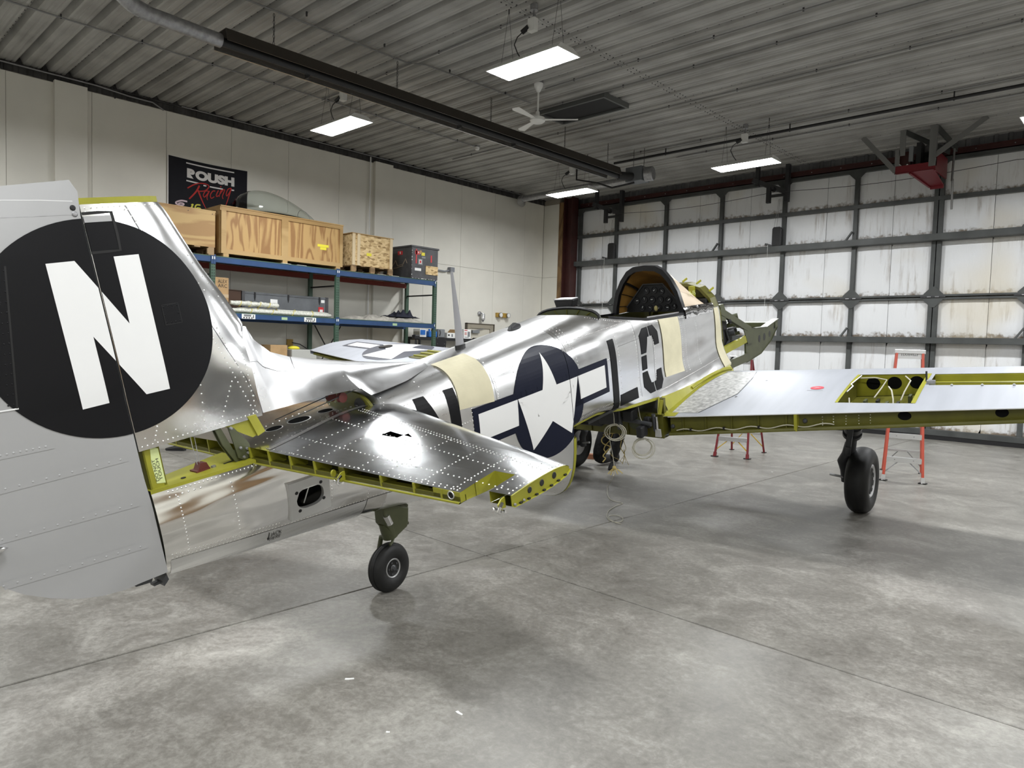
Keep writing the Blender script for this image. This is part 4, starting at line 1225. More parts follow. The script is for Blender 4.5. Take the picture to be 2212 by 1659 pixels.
def row(a, b, n):
    return [(a[0] + (b[0] - a[0]) * i / (n - 1), a[1] + (b[1] - a[1]) * i / (n - 1)) for i in range(n)]
rivets.side = -1
rows = []
rows += [[(x, 0.748 - (x + 0.2) * 0.085) for x in frange(-1.28, -0.22, 58)], [(x, 0.770 - (x + 0.2) * 0.083) for x in frange(-1.28, -0.75, 30)]]
rows += [[(x, 0.755 - (x + 0.2) * 0.09) for x in frange(-0.16, 0.9, 56)]]
rows += [[(x, 1.165) for x in frange(-1.24, -0.80, 22)], [(x, 1.14) for x in frange(-1.24, -1.10, 5)]]
rows += [[(-1.205, z) for z in frange(0.82, 1.13, 17)], [(-0.96, z) for z in frange(0.80, 1.12, 14)], [(-0.70, z) for z in frange(0.69, 0.74, 4)], [(-0.45, z) for z in frange(0.67, 0.72, 4)], [(-0.215, z) for z in frange(0.63, 0.73, 7)]]
rows += [[(-0.44, z) for z in frange(0.84, 1.02, 9)], [(-0.20, z) for z in frange(0.76, 1.0, 10)]]
for x0 in (0.02, 0.30, 0.62, 0.88, 1.08, 1.34, 1.60):
    rows.append([(x0, z) for z in frange(0.72, 1.33, 22)])
for z0 in (0.985, 1.225):
    rows.append([(x, z0 + 0.03 * x) for x in frange(0.02, 1.62, 70)])
rows += [[(x, 1.005 + 0.03 * x) for x in frange(0.9, 1.62, 36)], [(0.86 + d, z) for d in (0.02,) for z in frange(0.9, 1.37, 22)]]
rivets('skin_rivets', rows, lift(0.0), 0.0048, fuse)
rows = []
for x0 in (1.72, 1.76, 1.80, 2.40, 2.70, 3.02, 3.62, 3.70, 3.98):
    rows.append([(x0, z) for z in frange(0.64, 1.20 if x0 > 2.8 else 1.32, 26)])
for x0 in (1.72, 1.76, 1.80): rows.append([(x0, z) for z in frange(1.26, 1.415, 9)])
rows += [[(x, 1.04 + 0.03 * (x - 1.6)) for x in frange(1.7, 2.25, 28)], [(x, 1.30) for x in frange(1.7, 2.5, 40)], [(x, lerp_tab(ZSILL, x)[0] - 0.018) for x in frange(2.2, 4.6, 110)],
         [(x, 0.60) for x in frange(3.0, 4.6, 70)], [(x, 0.69) for x in frange(1.75, 2.3, 26)], [(x, 0.66) for x in frange(1.72, 2.6, 44)]]
rivets('skin_rivets', rows, lift(0.0), 0.0042, fwd)

# ---- fin
FINLE = [(1.385, -0.695), (1.80, -0.695), (1.847, -0.680), (2.017, -0.722), (2.178, -0.81), (2.464, -0.935), (2.493, -0.958)]
HX_ = -1.318
def fin_le(z): return lerp_tab(FINLE, z)[0]
def fin_true_le(z): return lerp_tab([(1.385, -0.30), (1.64, -0.42), (1.69, -0.525), (1.767, -0.606), (1.847, -0.642), (2.017, -0.722), (2.178, -0.81), (2.464, -0.935), (2.493, -0.958)], z)[0]
def fin_t(x, z):
    le = fin_true_le(z); f = max(0.0, (le - x) / (le + 1.90))
    return (0.098 - (z - 1.39) * 0.036) * naca(min(1, f)) + 0.002
mb = MB(); zs_ = frange(1.388, 2.490, 30)
us_ = [0, 0.015, 0.04, 0.08, 0.14, 0.22, 0.32, 0.45, 0.6, 0.75, 0.88, 1.0]
def fin_pt(u, z, s):
    le = fin_le(z) if z < 1.847 else fin_true_le(z)
    x = le + (HX_ - le) * u
    return (x, s * fin_t(x, z), z)
for s in (1, -1): mb.grid(lambda u, z: fin_pt(u, z, s), us_, zs_)
mb.grid(lambda s, z: (HX_, s * fin_t(HX_, z), z), [-1, 1], zs_)
fin = aobj('fin', mb, alu_flat, smooth=35)
fsurf = lambda e: (lambda x, z: (x, fin_t(x, z) + e, z))
mb = MB()
top = [(x, fin_t(x, 2.49) * 0.96, 2.487) for x in frange(HX_, -0.965, 10)]
mb.prism(top + [(p[0], -p[1], p[2]) for p in reversed(top)], (0, 0, 0.030))
aobj('fin_top_rib', mb, chromate, fin)
# bottom closing rib
top = [(x, fin_t(x, 1.39) * 0.97, 1.390) for x in frange(HX_, -0.70, 10)]
aobj('fin_root_rib', MB().prism(top + [(p[0], -p[1], p[2]) for p in reversed(top)], (0, 0, 0.01)), chromate, fin)
CX, CZ, CRR = -1.328, 1.955, 0.477
disc_f = clip_poly(circle(CX, CZ, CRR, 96), 0, HX_ + 0.003, True)
wrap('marking_disc', [disc_f], fsurf(0.0030), black_paint, fin, step=0.05)
Npoly = [(-1.495, 2.261), (-1.389, 2.261), (-1.234, 1.966), (-1.234, 2.263), (-1.126, 2.263), (-1.126, 1.639), (-1.232, 1.639), (-1.389, 1.936), (-1.389, 1.639), (-1.495, 1.637)]
N_left = [[(-1.495, 2.261), (-1.389, 2.261), (-1.324, 2.1373), (-1.324, 1.8118), (-1.389, 1.936), (-1.389, 1.639), (-1.495, 1.637)]]
N_right = [[(-1.315, 2.120), (-1.234, 1.966), (-1.234, 2.263), (-1.126, 2.263), (-1.126, 1.639), (-1.232, 1.639), (-1.315, 1.795)]]
wrap('marking_letter', [Npoly], fsurf(0.0042), white_paint, fin, step=0.05, cuts=((0, HX_ + 0.003, True),))
# small doors on the fin
def outline(poly, fn, w, parent, m, name):
    P = []
    for a, b in zip(poly, poly[1:] + poly[:1]):
        P += [(a[0] + (b[0] - a[0]) * i / 5, a[1] + (b[1] - a[1]) * i / 5) for i in range(5)]
    return seam(P + [P[0]], fn, w, parent=parent, m=m, name=name)
dr = wrap('inspection_door', [rect(-1.079, -1.001, 1.932, 2.024)], fsurf(0.0042), black_paint, fin)
rivets.side = -1
rivets('door_screws', [[(-1.072, z) for z in (1.942, 1.978, 2.014)], [(-1.008, z) for z in (1.942, 1.978, 2.014)], [(x, 1.940) for x in (-1.05, -1.03)], [(x, 2.016) for x in (-1.05, -1.03)]], fsurf(0.0042), 0.0045, fin, m=black_paint)
outline(rect(-1.079, -1.001, 1.932, 2.024), fsurf(0.0048), 0.003, fin, cockpit_black, 'door_gap')
ad = wrap('access_flap', [clip_poly(rect(-1.316, -1.205, 2.293, 2.444), 1, 2.412, False)], fsurf(0.0052), black_paint, fin)
wrap('access_flap', [clip_poly(rect(-1.316, -1.205, 2.293, 2.440), 1, 2.414, True)], fsurf(0.0052), silver_paint, fin)
seam([(-1.316, 2.452), (-1.25, 2.454), (-1.198, 2.453), (-1.196, 2.36), (-1.199, 2.288), (-1.25, 2.287), (-1.316, 2.287)], fsurf(0.0046), 0.012, parent=fin, m=cockpit_black, name='flap_gap')
seam([(-1.13, 2.478), (-1.091, 2.363), (-1.06, 2.30)], fsurf(0.001), 0.003, parent=fin)
seam([(-0.86, 1.90), (-0.80, 1.75), (-0.74, 1.60), (-0.70, 1.45)], fsurf(0.001), 0.002, parent=fin)
rows = [row((-1.30, 2.474), (-0.99, 2.478), 14), row((-1.30, 2.458), (-1.14, 2.460), 5), row((-1.125, 2.46), (-1.03, 2.22), 9), row((-1.10, 2.41), (-1.01, 2.18), 6)]
rows += [[(fin_le(z) - 0.03, z) for z in frange(1.42, 1.80, 14)], [(fin_true_le(z) - 0.05, z) for z in frange(1.88, 2.45, 16)], [(fin_true_le(z) - 0.10, z) for z in frange(1.88, 2.1, 6)]]
rows += [row((-1.30, 1.405), (-0.72, 1.412), 26), row((-1.28, 1.44), (-1.0, 1.445), 7), row((-1.24, 1.42), (-1.21, 1.50), 5), row((-1.0, 1.45), (-0.98, 1.62), 5), row((-0.88, 1.88), (-0.74, 1.43), 18), row((-0.84, 1.90), (-0.72, 1.50), 16), row((-0.92, 1.42), (-0.82, 1.60), 9)]
rivets('fin_rivets', rows, fsurf(0.0), 0.0042, fin)

# ---- dorsal fillet running forward from the fin
RIDGE = [(-0.695, 1.862), (-0.642, 1.847), (-0.606, 1.767), (-0.525, 1.687), (-0.418, 1.639), (-0.054, 1.536), (0.28, 1.452), (0.594, 1.386)]
EDGE = [(-0.695, 1.400, 0.100), (-0.30, 1.395, 0.130), (-0.09, 1.385, 0.165), (-0.05, 1.335, 0.205), (0.10, 1.342, 0.200), (0.28, 1.350, 0.185), (0.45, 1.366, 0.12), (0.594, 1.383, 0.01)]
def dorsal(x, v, s=1):
    zt = lerp_tab(RIDGE, x)[0]; ze, re = lerp_tab(EDGE, x)
    if x > -0.05: re = max(re, fus_r(x, ze) + 0.004); 
    if x > 0.55: re = re * (1 - 0.9 * (x - 0.55) / 0.044)
    p = 0.85 + 1.1 * sstep(-0.7, -0.1, x)
    return (x, s * (0.008 + (re - 0.008) * v ** p), zt + (ze - zt) * v)
xd = [-0.695, -0.67, -0.642, -0.625, -0.606, -0.57, -0.525, -0.47, -0.418, -0.35, -0.27, -0.18, -0.10, -0.088, -0.052, 0.0, 0.08, 0.16, 0.25, 0.35, 0.45, 0.53, 0.59]
vv = [0, 0.02, 0.06, 0.15, 0.28, 0.42, 0.56, 0.70, 0.84, 1.0]
mb = MB()
for s in (1, -1): mb.grid(lambda x, v: dorsal(x, v, s), xd, vv)
mb.grid(lambda s, x: (x, s * 0.008, lerp_tab(RIDGE, x)[0]), [-1, 1], xd)
dors = aobj('dorsal_fillet', mb, mat_alu('brushed_aluminium', (0.58, 0.58, 0.585), 0.30, (1, 1, 1), 0.2, 1.5, 0.012), smooth=35)
dsurf = lambda x, v: tuple(Vector(dorsal(x, v)) + Vector((0, 0.0012, 0.0003)))
seam([(-0.692, v) for v in frange(0, 1, 16)], dsurf, 0.004, parent=dors)
seam([(x, 0.42 - 0.10 * (x + 0.69) / 0.3) for x in frange(-0.69, -0.42, 10)], dsurf, 0.0022, parent=dors)
seam([(-0.41, v) for v in frange(0.0, 0.30, 6)], dsurf, 0.0022, parent=dors)
rivets('fillet_rivets', [[(-0.675, v) for v in (0.1, 0.25, 0.4, 0.55, 0.7, 0.85)], [(-0.33, v) for v in frange(0.25, 0.95, 7)], [(-0.12, v) for v in frange(0.35, 0.95, 8)], [(x, 0.96) for x in frange(-0.65, -0.14, 8)], [(x, 0.95) for x in frange(-0.02, 0.5, 10)], [(x, 0.39) for x in frange(-0.66, -0.44, 10)]], dsurf, 0.004, dors)

# ---- rudder
RTE = [(0.95, -1.94), (1.3, -1.96), (1.7, -1.90), (2.3, -1.77), (2.6, -1.66)]
RLOW = [(0.0, 0.786), (0.18, 0.787), (0.37, 0.784), (0.57, 0.819), (0.75, 0.878), (0.92, 0.952), (1.0, 1.02)]
def rud_xh(z): return -1.3235 + 0.008 * sstep(1.30, 1.10, z) + 0.012 * sstep(2.46, 2.53, z)
def rud_th(z): return fin_t(HX_, z) - 0.0045 if z > 1.39 else fin_t(HX_, 1.39) - 0.0045
def rud(u, v, s=1, e=0.0):
    zl = lerp_tab(RLOW, u)[0]; zt = 2.594 - 0.022 * u - 0.05 * (1 - sstep(0.0, 0.06, u))
    z = zl + (zt - zl) * v
    xh = rud_xh(z)
    xt = lerp_tab(RTE, z)[0]
    x = xh + (xt - xh) * u
    return (x, s * (rud_th(z) * (1 - u ** 1.15) + 0.004 + e), z)
def rud_t(x, z):
    xh = rud_xh(z); xt = lerp_tab(RTE, z)[0]
    u = max(0.0, min(1.0, (x - xh) / (xt - xh)))
    return rud_th(z) * (1 - u ** 1.15) + 0.004
rsurf = lambda e: (lambda x, z: (x, rud_t(x, z) + e, z))
ur = [0, 0.03, 0.06, 0.1, 0.18, 0.3, 0.45, 0.6, 0.75, 0.88, 0.96, 1.0]; vr = frange(0, 1, 34)
mb = MB()
for s in (1, -1): mb.grid(lambda u, v: rud(u, v, s), ur, vr)
mb.grid(lambda s, v: (rud(0, v)[0] + (0.012 if s == 0 else 0), s * rud(0, v)[1], rud(0, v)[2]), [-1, -0.6, 0, 0.6, 1], vr)
mb.grid(lambda s, v: (rud(1, v)[0], s * rud(1, v)[1], rud(1, v)[2]), [-1, 1], vr)
for v in (0, 1): mb.grid(lambda s, u: (rud(u, v)[0], s * rud(u, v)[1], rud(u, v)[2]), [-1, 1], ur)
rudder = aobj('rudder', mb, silver_paint, smooth=35)
disc_r = clip_poly(circle(CX, CZ, CRR, 96), 0, -1.3245, False)
wrap('marking_disc', [disc_r], rsurf(0.0024), black_paint, rudder, step=0.05)
wrap('marking_letter', [Npoly], rsurf(0.0036), white_paint, rudder, step=0.05, cuts=((0, -1.3245, False),))
for z0, z1, xa, m_ in ((1.535, 1.52, -1.60, None), (1.395, 1.378, -1.34, None), (1.195, 1.16, -1.34, None), (1.00, 0.955, -1.345, None)):
    xb = lerp_tab(RTE, z0)[0] + 0.02
    tp = wrap('rib_tape', [[(xa - 0.03, z1 - 0.017), (xb, z0 - 0.017), (xb, z0 + 0.017), (xa - 0.03, z1 + 0.017)]], rsurf(0.0016), silver_paint, rudder, step=0.06)
    rivets.side = -1
    rivets('tape_bumps', [row((xa - 0.06, z1), (xb, z0), 12)], rsurf(0.0012), 0.006, rudder, h=0.3, m=silver_paint)
seam([(-1.34, 2.505), (-1.45, 2.515), (-1.62, 2.525)], rsurf(0.001), 0.0025, parent=rudder, m=white_paint)
seam([(-1.34, 2.450), (-1.45, 2.452), (-1.64, 2.456)], rsurf(0.001), 0.002, parent=rudder, m=galv)
# trim tab line
seam([(-1.632 - 0.0876 * k / 10, 2.268 - 0.566 * k / 10) for k in range(11)], rsurf(0.0034), 0.007, parent=rudder, m=cockpit_black, name='tab_gap')
seam([(-1.715, 1.700), (-1.80, 1.706), (-1.88, 1.712)], rsurf(0.003), 0.006, parent=rudder, m=white_paint, name='tab_edge')
tl = lambda o: [(-1.640 - 0.0876 * k / 13 - o, 2.25 - 0.53 * k / 13) for k in range(14)]
rivets('tab_rivets', [tl(0.0), tl(0.018)], rsurf(0.002), 0.0040, rudder, m=black_paint)
for q in ((-1.345, 2.478), (-1.343, 2.452)):
    aobj('hinge_screw', MB().lathe([(0.0, 0.004), (0.008, 0.0035), (0.012, 0.0)], rsurf(0.0008)(*q), (0, 1, 0), 12), galv if q[1] < 2.46 else black_m, rudder)
aobj('tail_lamp', MB().lathe([(0.0, 0.07), (0.012, 0.05), (0.022, 0.02), (0.026, -0.03), (0.026, -0.15)], (-1.945, 0.02, 1.165), (0.95, 0.25, -0.1), 16), chrome_m, rudder, smooth=40)
aobj('rudder_bracket', MB().prism([(-1.36, 0.03, 0.795), (-1.44, 0.03, 0.795), (-1.45, 0.03, 0.765), (-1.38, 0.03, 0.755)], (0, -0.05, 0)), gear_grey, rudder)

# ---- fin post, brackets and cables above the tail deck
mb = MB()
mb.box(-1.300, -1.292, -0.05, 0.058, DECK, 1.395); mb.box(-1.300, -1.222, 0.050, 0.058, DECK, 1.395); mb.box(-1.235, -1.222, -0.05, 0.058, DECK, 1.395); mb.box(-1.300, -1.222, -0.05, -0.042, DECK, 1.395)
post = aobj('fin_post', mb, chromate)
mb = MB().add([(-1.268, 0.0592, 1.215), (-1.228, 0.0592, 1.205), (-1.228, 0.0592, 1.375), (-1.262, 0.0592, 1.395), (-1.272, 0.0592, 1.32)], [(0, 1, 2, 3, 4)])
tp = aobj('tape_note', mb, tape_green, post, label='pale green tape with handwriting')
mb = MB()
for body_, x0 in (('DO NOT', -1.255), ('TOUCH', -1.238)):
    lettering(mb, body_, 0.020, lambda u, v: (x0 - v, 0.0600, 1.225 + u), 0.105)
aobj('handwriting', mb, ink_m, tp)
aobj('fin_bracket', MB().prism([(-0.915, 0.092, 1.395), (-0.765, 0.092, 1.405), (-0.725, 0.092, 1.300), (-0.768, 0.092, 1.290)], (0, -0.012, 0)), chromate)
aobj('fin_bracket', MB().prism([(-0.782, 0.092, 1.405), (-0.735, 0.092, 1.405), (-0.700, 0.092, 1.305), (-0.745, 0.092, 1.292)], (0, 0.014, 0)), chromate)
for rr in (0.055, 0.085):
    br = aobj('stabilizer_bracket', MB().prism([(-0.957, rr, 1.385), (-0.93, rr, 1.395), (-0.885, rr, 1.26), (-0.80, rr, 1.215), (-0.80, rr, DECK + 0.004), (-0.885, rr, DECK + 0.004), (-0.935, rr, 1.30)], (0, 0.008, 0)), olive)
br = aobj('stabilizer_bracket', MB().prism([(-0.898, 0.100, 1.385), (-0.868, 0.100, 1.372), (-0.805, 0.100, 1.275), (-0.795, 0.100, 1.215), (-0.84, 0.100, DECK), (-0.875, 0.100, 1.215), (-0.885, 0.100, 1.30)], (0, 0.008, 0)), olive)
for q in ((-0.885, 1.375), (-0.855, 1.262), (-0.822, 1.248), (-0.845, 1.21), (-0.82, 1.225)):
    aobj('bolt', MB().lathe([(0, 0.008), (0.007, 0.007), (0.009, 0.0)], (q[0], 0.109, q[1]), (0, 1, 0), 10), galv, br)
mb = MB()
for d in (0, 0.012): mb.cyl((-1.045 + d, 0.02, DECK + 0.03), (-1.035 + d * 2, -0.02, 1.40), 0.0018, 5)
aobj('rudder_cable', mb, galv)
mb = MB().prism([(-1.315, 0.05, 0.77), (-1.34, 0.045, 0.745), (-1.34, -0.045, 0.745), (-1.315, -0.05, 0.77)], (0.005, 0, -0.03)); mb.box(-1.37, -1.30, -0.02, 0.02, 0.725, 0.735)
aobj('tail_cone_lip', mb, gear_grey)

# ---- horizontal stabilizer
rs_ = frange(-1.785, -1.685, 2) + frange(-1.66, -0.92, 9) + [-0.84, -0.72] + frange(-0.62, 0.62, 16) + [0.72, 0.84] + frange(0.92, 1.57, 8) + [1.575, 1.62, 1.680] + [1.73, 1.785]
us_ = [0, 0.004, 0.012, 0.03, 0.06, 0.11, 0.18, 0.27, 0.38, 0.46, 0.545, 0.62, 0.72, 0.86, 1.0]
def st_x(u, r): return stab_le(r) + (STAB_TE - stab_le(r)) * u
def st_te(r): return -0.765 if abs(r) > 1.68 else STAB_TE
def st_skip(u, r):
    a = abs(r); x = st_x(u, r)
    if 1.575 < a < 1.68 and x < -0.60: return True
    if a > 1.68 and x < -0.76: return True
    if 0.72 < r < 0.84 and 0.56 < u < 0.70: return 'hole'
    return False
def stx2(u, r):
    """grid x, shifted so the tip, notch and hole edges fall on grid lines"""
    x = st_x(u, r)
    if 0.719 < r < 0.841:
        if abs(u - 0.545) < 0.01: x = -0.377
        if abs(u - 0.62) < 0.01: x = -0.453
    if abs(r) > 1.574:
        if u == 0.62: x = -0.602
        if u == 0.86: x = -0.70
        if u == 1.0 and abs(r) > 1.679: x = -0.764
    return x
mb = MB()
mb.grid(lambda u, r: (stx2(u, r), r, stab_up(stx2(u, r), r)), us_, rs_, lambda u, r: (1.575 < abs(r) < 1.68 and u > 0.63) or (0.72 < r < 0.84 and 0.545 < u < 0.62))
stab = aobj('horizontal_stabilizer', mb, mat_alu('stabilizer_aluminium', (0.74, 0.75, 0.76), 0.16, (6, 1, 1), 0.35, 1.6, 0.03), smooth=40)
mb = MB()
mb.grid(lambda u, r: (stx2(u, r), r, stab_lo(stx2(u, r), r)), us_, rs_, lambda u, r: (1.575 < abs(r) < 1.68 and u > 0.63))
aobj('lower_skin', mb, alu_side, stab, smooth=40)
ssurf = lambda x, r: (x, r, stab_up(x, r) + 0.0006)
aobj('opening_shade', MB().box(-0.56, -0.25, 0.64, 0.93, stab_lo(-0.41, 0.78) + 0.012, stab_lo(-0.41, 0.78) + 0.016), void_m, stab)  # black sheet added under the hole, its colour stands for shade inside
# trailing edge: dark bay behind a yellow lower angle, divided by yellow posts
for s in (1, -1):
    mb = MB(); rr = frange(0.10, 1.575, 12)
    mb.grid(lambda k, r: ((STAB_TE - 0.012, s * r, stab_lo(STAB_TE, r) - 0.003), (STAB_TE + 0.03, s * r, stab_lo(STAB_TE, r) - 0.003), (STAB_TE + 0.03, s * r, stab_lo(STAB_TE, r) + 0.022), (STAB_TE - 0.002, s * r, stab_lo(STAB_TE, r) + 0.022), (STAB_TE - 0.002, s * r, stab_lo(STAB_TE, r) + 0.004), (STAB_TE - 0.012, s * r, stab_lo(STAB_TE, r) - 0.001))[k], [0, 1, 2, 3, 4, 5], rr)
    aobj('elevator_spar', mb, chromate_dark, stab)
    mb = MB(); mb.grid(lambda k, r: ((STAB_TE - 0.013, s * r, stab_lo(STAB_TE, r) - 0.004), (STAB_TE + 0.002, s * r, stab_lo(STAB_TE, r) - 0.004), (STAB_TE + 0.002, s * r, stab_lo(STAB_TE, r) + 0.002), (STAB_TE - 0.013, s * r, stab_lo(STAB_TE, r) + 0.002), (STAB_TE - 0.013, s * r, stab_lo(STAB_TE, r) - 0.004))[k], [0, 1, 2, 3, 4], rr)
    aobj('spar_flange', mb, chromate, stab)
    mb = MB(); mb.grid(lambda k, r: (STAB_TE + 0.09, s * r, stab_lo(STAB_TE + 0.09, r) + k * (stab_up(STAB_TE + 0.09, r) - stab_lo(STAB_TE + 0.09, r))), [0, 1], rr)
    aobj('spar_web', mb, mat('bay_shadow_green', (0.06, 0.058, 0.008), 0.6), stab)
    for r in (0.12, 0.29, 0.47, 0.66, 0.86, 1.12, 1.32, 1.475):
        zl, zu = stab_lo(STAB_TE, r), stab_up(STAB_TE, r)
        w = 0.035 if r == 0.86 else 0.010
        aobj('rib_post', MB().box(STAB_TE - 0.004, STAB_TE + 0.09, s * r - w / 2, s * r + w / 2, zl, zu - 0.001), chromate if w < 0.03 else chromate_dark, stab)
# outboard notch for the elevator horn
zl, zu = stab_lo(-0.70, 1.58), stab_up(-0.70, 1.58)
npl = aobj('notch_plate', MB().add([(-0.815, 1.570, stab_lo(STAB_TE, 1.57) - 0.003), (-0.602, 1.530 + 0.045, stab_lo(-0.6, 1.575)), (-0.602, 1.575, stab_up(-0.6, 1.575)), (-0.815, 1.570, stab_up(STAB_TE, 1.57))], [(0, 1, 2, 3)]), chromate, stab)
mb = MB().add([(-0.602, 1.575, stab_lo(-0.602, 1.575)), (-0.602, 1.68, stab_lo(-0.602, 1.68)), (-0.602, 1.68, stab_up(-0.602, 1.68)), (-0.602, 1.575, stab_up(-0.602, 1.575))], [(0, 1, 2, 3)])
mb.add([(-0.602, 1.68, stab_lo(-0.602, 1.68)), (-0.765, 1.68, stab_lo(-0.765, 1.68)), (-0.765, 1.68, stab_up(-0.765, 1.68)), (-0.602, 1.68, stab_up(-0.602, 1.68))], [(0, 1, 2, 3)])
aobj('notch_plate', mb, chromate, stab)
mb = MB().box(-0.817, -0.790, 1.43, 1.575, stab_lo(STAB_TE, 1.5), stab_up(STAB_TE, 1.5) - 0.001)
npl = aobj('notch_plate', mb, chromate, stab)
aobj('lightening_hole', MB().lathe([(0.012, 0.0), (0.014, 0.003), (0.017, 0.003), (0.018, 0)], (-0.817, 1.527, 1.218), (-1, 0, 0), 16), alu_plate, npl)
aobj('lightening_hole', MB().lathe([(0.0, 0.0015), (0.0135, 0.0015)], (-0.817, 1.527, 1.218), (-1, 0, 0), 16), black_m, npl)
# tip rib
for s in (1, -1):
    P = [(x, s * 1.787, stab_lo(x, 1.785) + 0.0) for x in frange(-0.765, stab_le(1.785) - 0.004, 14)]
    Q = [(x, s * 1.787, stab_up(x, 1.785)) for x in reversed(frange(-0.765, stab_le(1.785) - 0.004, 14))]
    tr = aobj('tip_rib', MB().prism(P + Q, (0, -0.004 * s, 0)), chromate, stab)
    mb = MB()
    X2 = frange(-0.765, stab_le(1.785) - 0.002, 14)
    mb.grid(lambda i, j: (X2[i], s * (1.785 + (0.0, 0.014)[j]), stab_lo(X2[i], 1.785) - 0.001), list(range(15)), [0, 1]); mb.grid(lambda i, j: (X2[i], s * (1.785 + (0.0, 0.006)[j]), stab_up(X2[i], 1.785) + 0.0008), list(range(15)), [0, 1])
    aobj('rib_flange', mb, chromate, tr)
    if s == 1:
        for x0, r0 in ((-0.655, 0.011), (-0.575, 0.012), (-0.49, 0.012)):
            aobj('lightening_hole', MB().lathe([(0, 0.002), (r0, 0.002), (r0 + 0.002, 0.0)], (x0, 1.788, 1.219), (0, 1, 0), 16), black_m, tr)
        for x0 in frange(-0.72, -0.42, 6):
            aobj('nut_plate', MB().box(x0 - 0.006, x0 + 0.006, 1.788, 1.797, stab_lo(x0, 1.785) + 0.0005, stab_lo(x0, 1.785) + 0.006), black_m, tr)
        for x0 in (-0.70, -0.755):
            aobj('bolt', MB().lathe([(0, 0.007), (0.005, 0.006), (0.006, 0)], (x0, 1.79, stab_lo(x0, 1.785) + 0.006), (0, 1, 0), 8), galv, tr)
# elevator hinge lugs with clevis bolts
def hinge(x, r, z, s=1.0):
    h = aobj('elevator_hinge', MB().prism([(x, r - 0.012, z - 0.018), (x - 0.035, r - 0.012, z - 0.012), (x - 0.042, r - 0.012, z + 0.006), (x - 0.02, r - 0.012, z + 0.022), (x, r - 0.012, z + 0.024)], (0, 0.006, 0)), chromate, stab)
    mb = MB().tube([(x - 0.03, r + 0.004, z + 0.012), (x - 0.05, r + 0.01, z + 0.004), (x - 0.056, r + 0.004, z - 0.012), (x - 0.045, r + 0.0, z - 0.024)], 0.006, 8)
    mb.cyl((x - 0.04, r - 0.03, z - 0.014), (x - 0.04, r + 0.024, z - 0.014), 0.006, 8); mb.ball((x - 0.042, r - 0.03, z - 0.014), 0.009, 8, 5)
    aobj('clevis', mb, chrome_m, h, smooth=40)
    return h
hinge(STAB_TE, 0.885, 1.205); hinge(-0.77, 1.765, 1.206)
aobj('eye_lug', MB().lathe([(0.006, -0.004), (0.016, -0.004), (0.016, 0.004), (0.006, 0.004)], (STAB_TE - 0.022, 0.825, 1.218), (0.3, 1, 0), 14), chromate, stab)
# oval openings in the centre section, flat black discs painted as their inner shade, with bright rims
for x0, r0, ra, rb in ((-0.585, 0.0, 0.045, 0.030), (-0.435, 0.02, 0.062, 0.040), (-0.26, 0.03, 0.045, 0.028)):
    mb = MB(); P = []
    N5 = 20
    vs = []
    for sc, dz in ((1.12, 0.0008), (1.0, 0.002), (0.96, -0.010)):
        for k in range(N5):
            a = 2 * PI * k / N5; x = x0 + ra * sc * math.cos(a); r = r0 + rb * sc * math.sin(a) * 1.4
            vs.append((x, r, stab_up(x, r) + dz))
    rim = aobj('opening_rim', MB().add(vs[:2 * N5], [(k, (k + 1) % N5, N5 + (k + 1) % N5, N5 + k) for k in range(N5)]), alu_plate, stab)
    c = len(vs)
    aobj('opening', MB().add([(p[0], p[1], p[2] - 0.0006) for p in vs[N5:2 * N5]], [tuple(range(N5))]), void_m, rim)
rows = []
for uu in (0.30, 0.33, 0.52, 0.80): rows.append([(st_x(uu, r), r) for r in frange(0.22, 1.74, 62 if uu < 0.4 else 46)])
rows.append([(st_x(0.975, r), r) for r in frange(0.24, 1.55, 40)])
rows.append([(st_x(0.945, r), r) for r in frange(1.2, 1.55, 10)])
for r0 in (0.45, 0.66, 0.95, 1.12, 1.35, 1.53): rows.append([(st_x(u, r0), r0) for u in frange(0.33, 0.97, 16)])
rows.append([(x, 1.765) for x in frange(-0.75, -0.42, 14)]); rows.append([(x, 1.70) for x in frange(-0.74, -0.45, 9)])
rows.append([(x, 0.16 + 0.05 * math.sin(x * 9)) for x in frange(-0.78, 0.05, 22)]); rows.append([(x, -0.10) for x in frange(-0.7, 0.0, 16)])
rows.append([(x, 0.11) for x in frange(-0.7, -0.1, 14)])
rivets.side = 1
rv = rivets('skin_rivets', rows, ssurf, 0.0042, stab)
# lapped curved edge of the outer skin over the centre section
wrap('root_lap', [[(x, 0.185 + 0.10 * sstep(-0.1, -0.8, x)) for x in frange(-0.80, 0.10, 16)] + [(x, 0.150 + 0.10 * sstep(-0.1, -0.8, x)) for x in reversed(frange(-0.80, 0.10, 16))]], lambda x, r: (x, r, stab_up(x, r) + 0.0015), alu_satin, stab, step=0.05)

# ---- tail wheel
up_b = Vector((0.21644, 0.00488, 0.97628))
ax_t = Vector((0, 1, 0)) + Vector((0.05, 0, 0)); ax_t.normalize()
hub = up_b * 0.157 + Vector((0.0, 0.0, 0.0))
tw = aobj('tail_wheel_strut', MB().prism([(0.03, -0.05, 0.60), (0.235, -0.05, 0.50), (0.215, -0.05, 0.405), (0.20, -0.05, 0.375), (0.10, -0.05, 0.345), (0.06, -0.05, 0.36), (0.045, -0.05, 0.42), (0.02, -0.05, 0.46)], (0, 0.10, 0)), olive, bevel=0.012)
mb = MB().cyl((0.22, -0.02, 0.505), (0.275, -0.02, 0.478), 0.014, 10); mb.cyl((0.20, 0.0, 0.392), (0.245, 0.0, 0.372), 0.012, 10)
aobj('strut_lug', mb, olive, tw)
aobj('oleo_rod', MB().cyl((0.035, 0.055, 0.52), (0.055, 0.055, 0.455), 0.022, 14), chrome_m, tw, smooth=40)
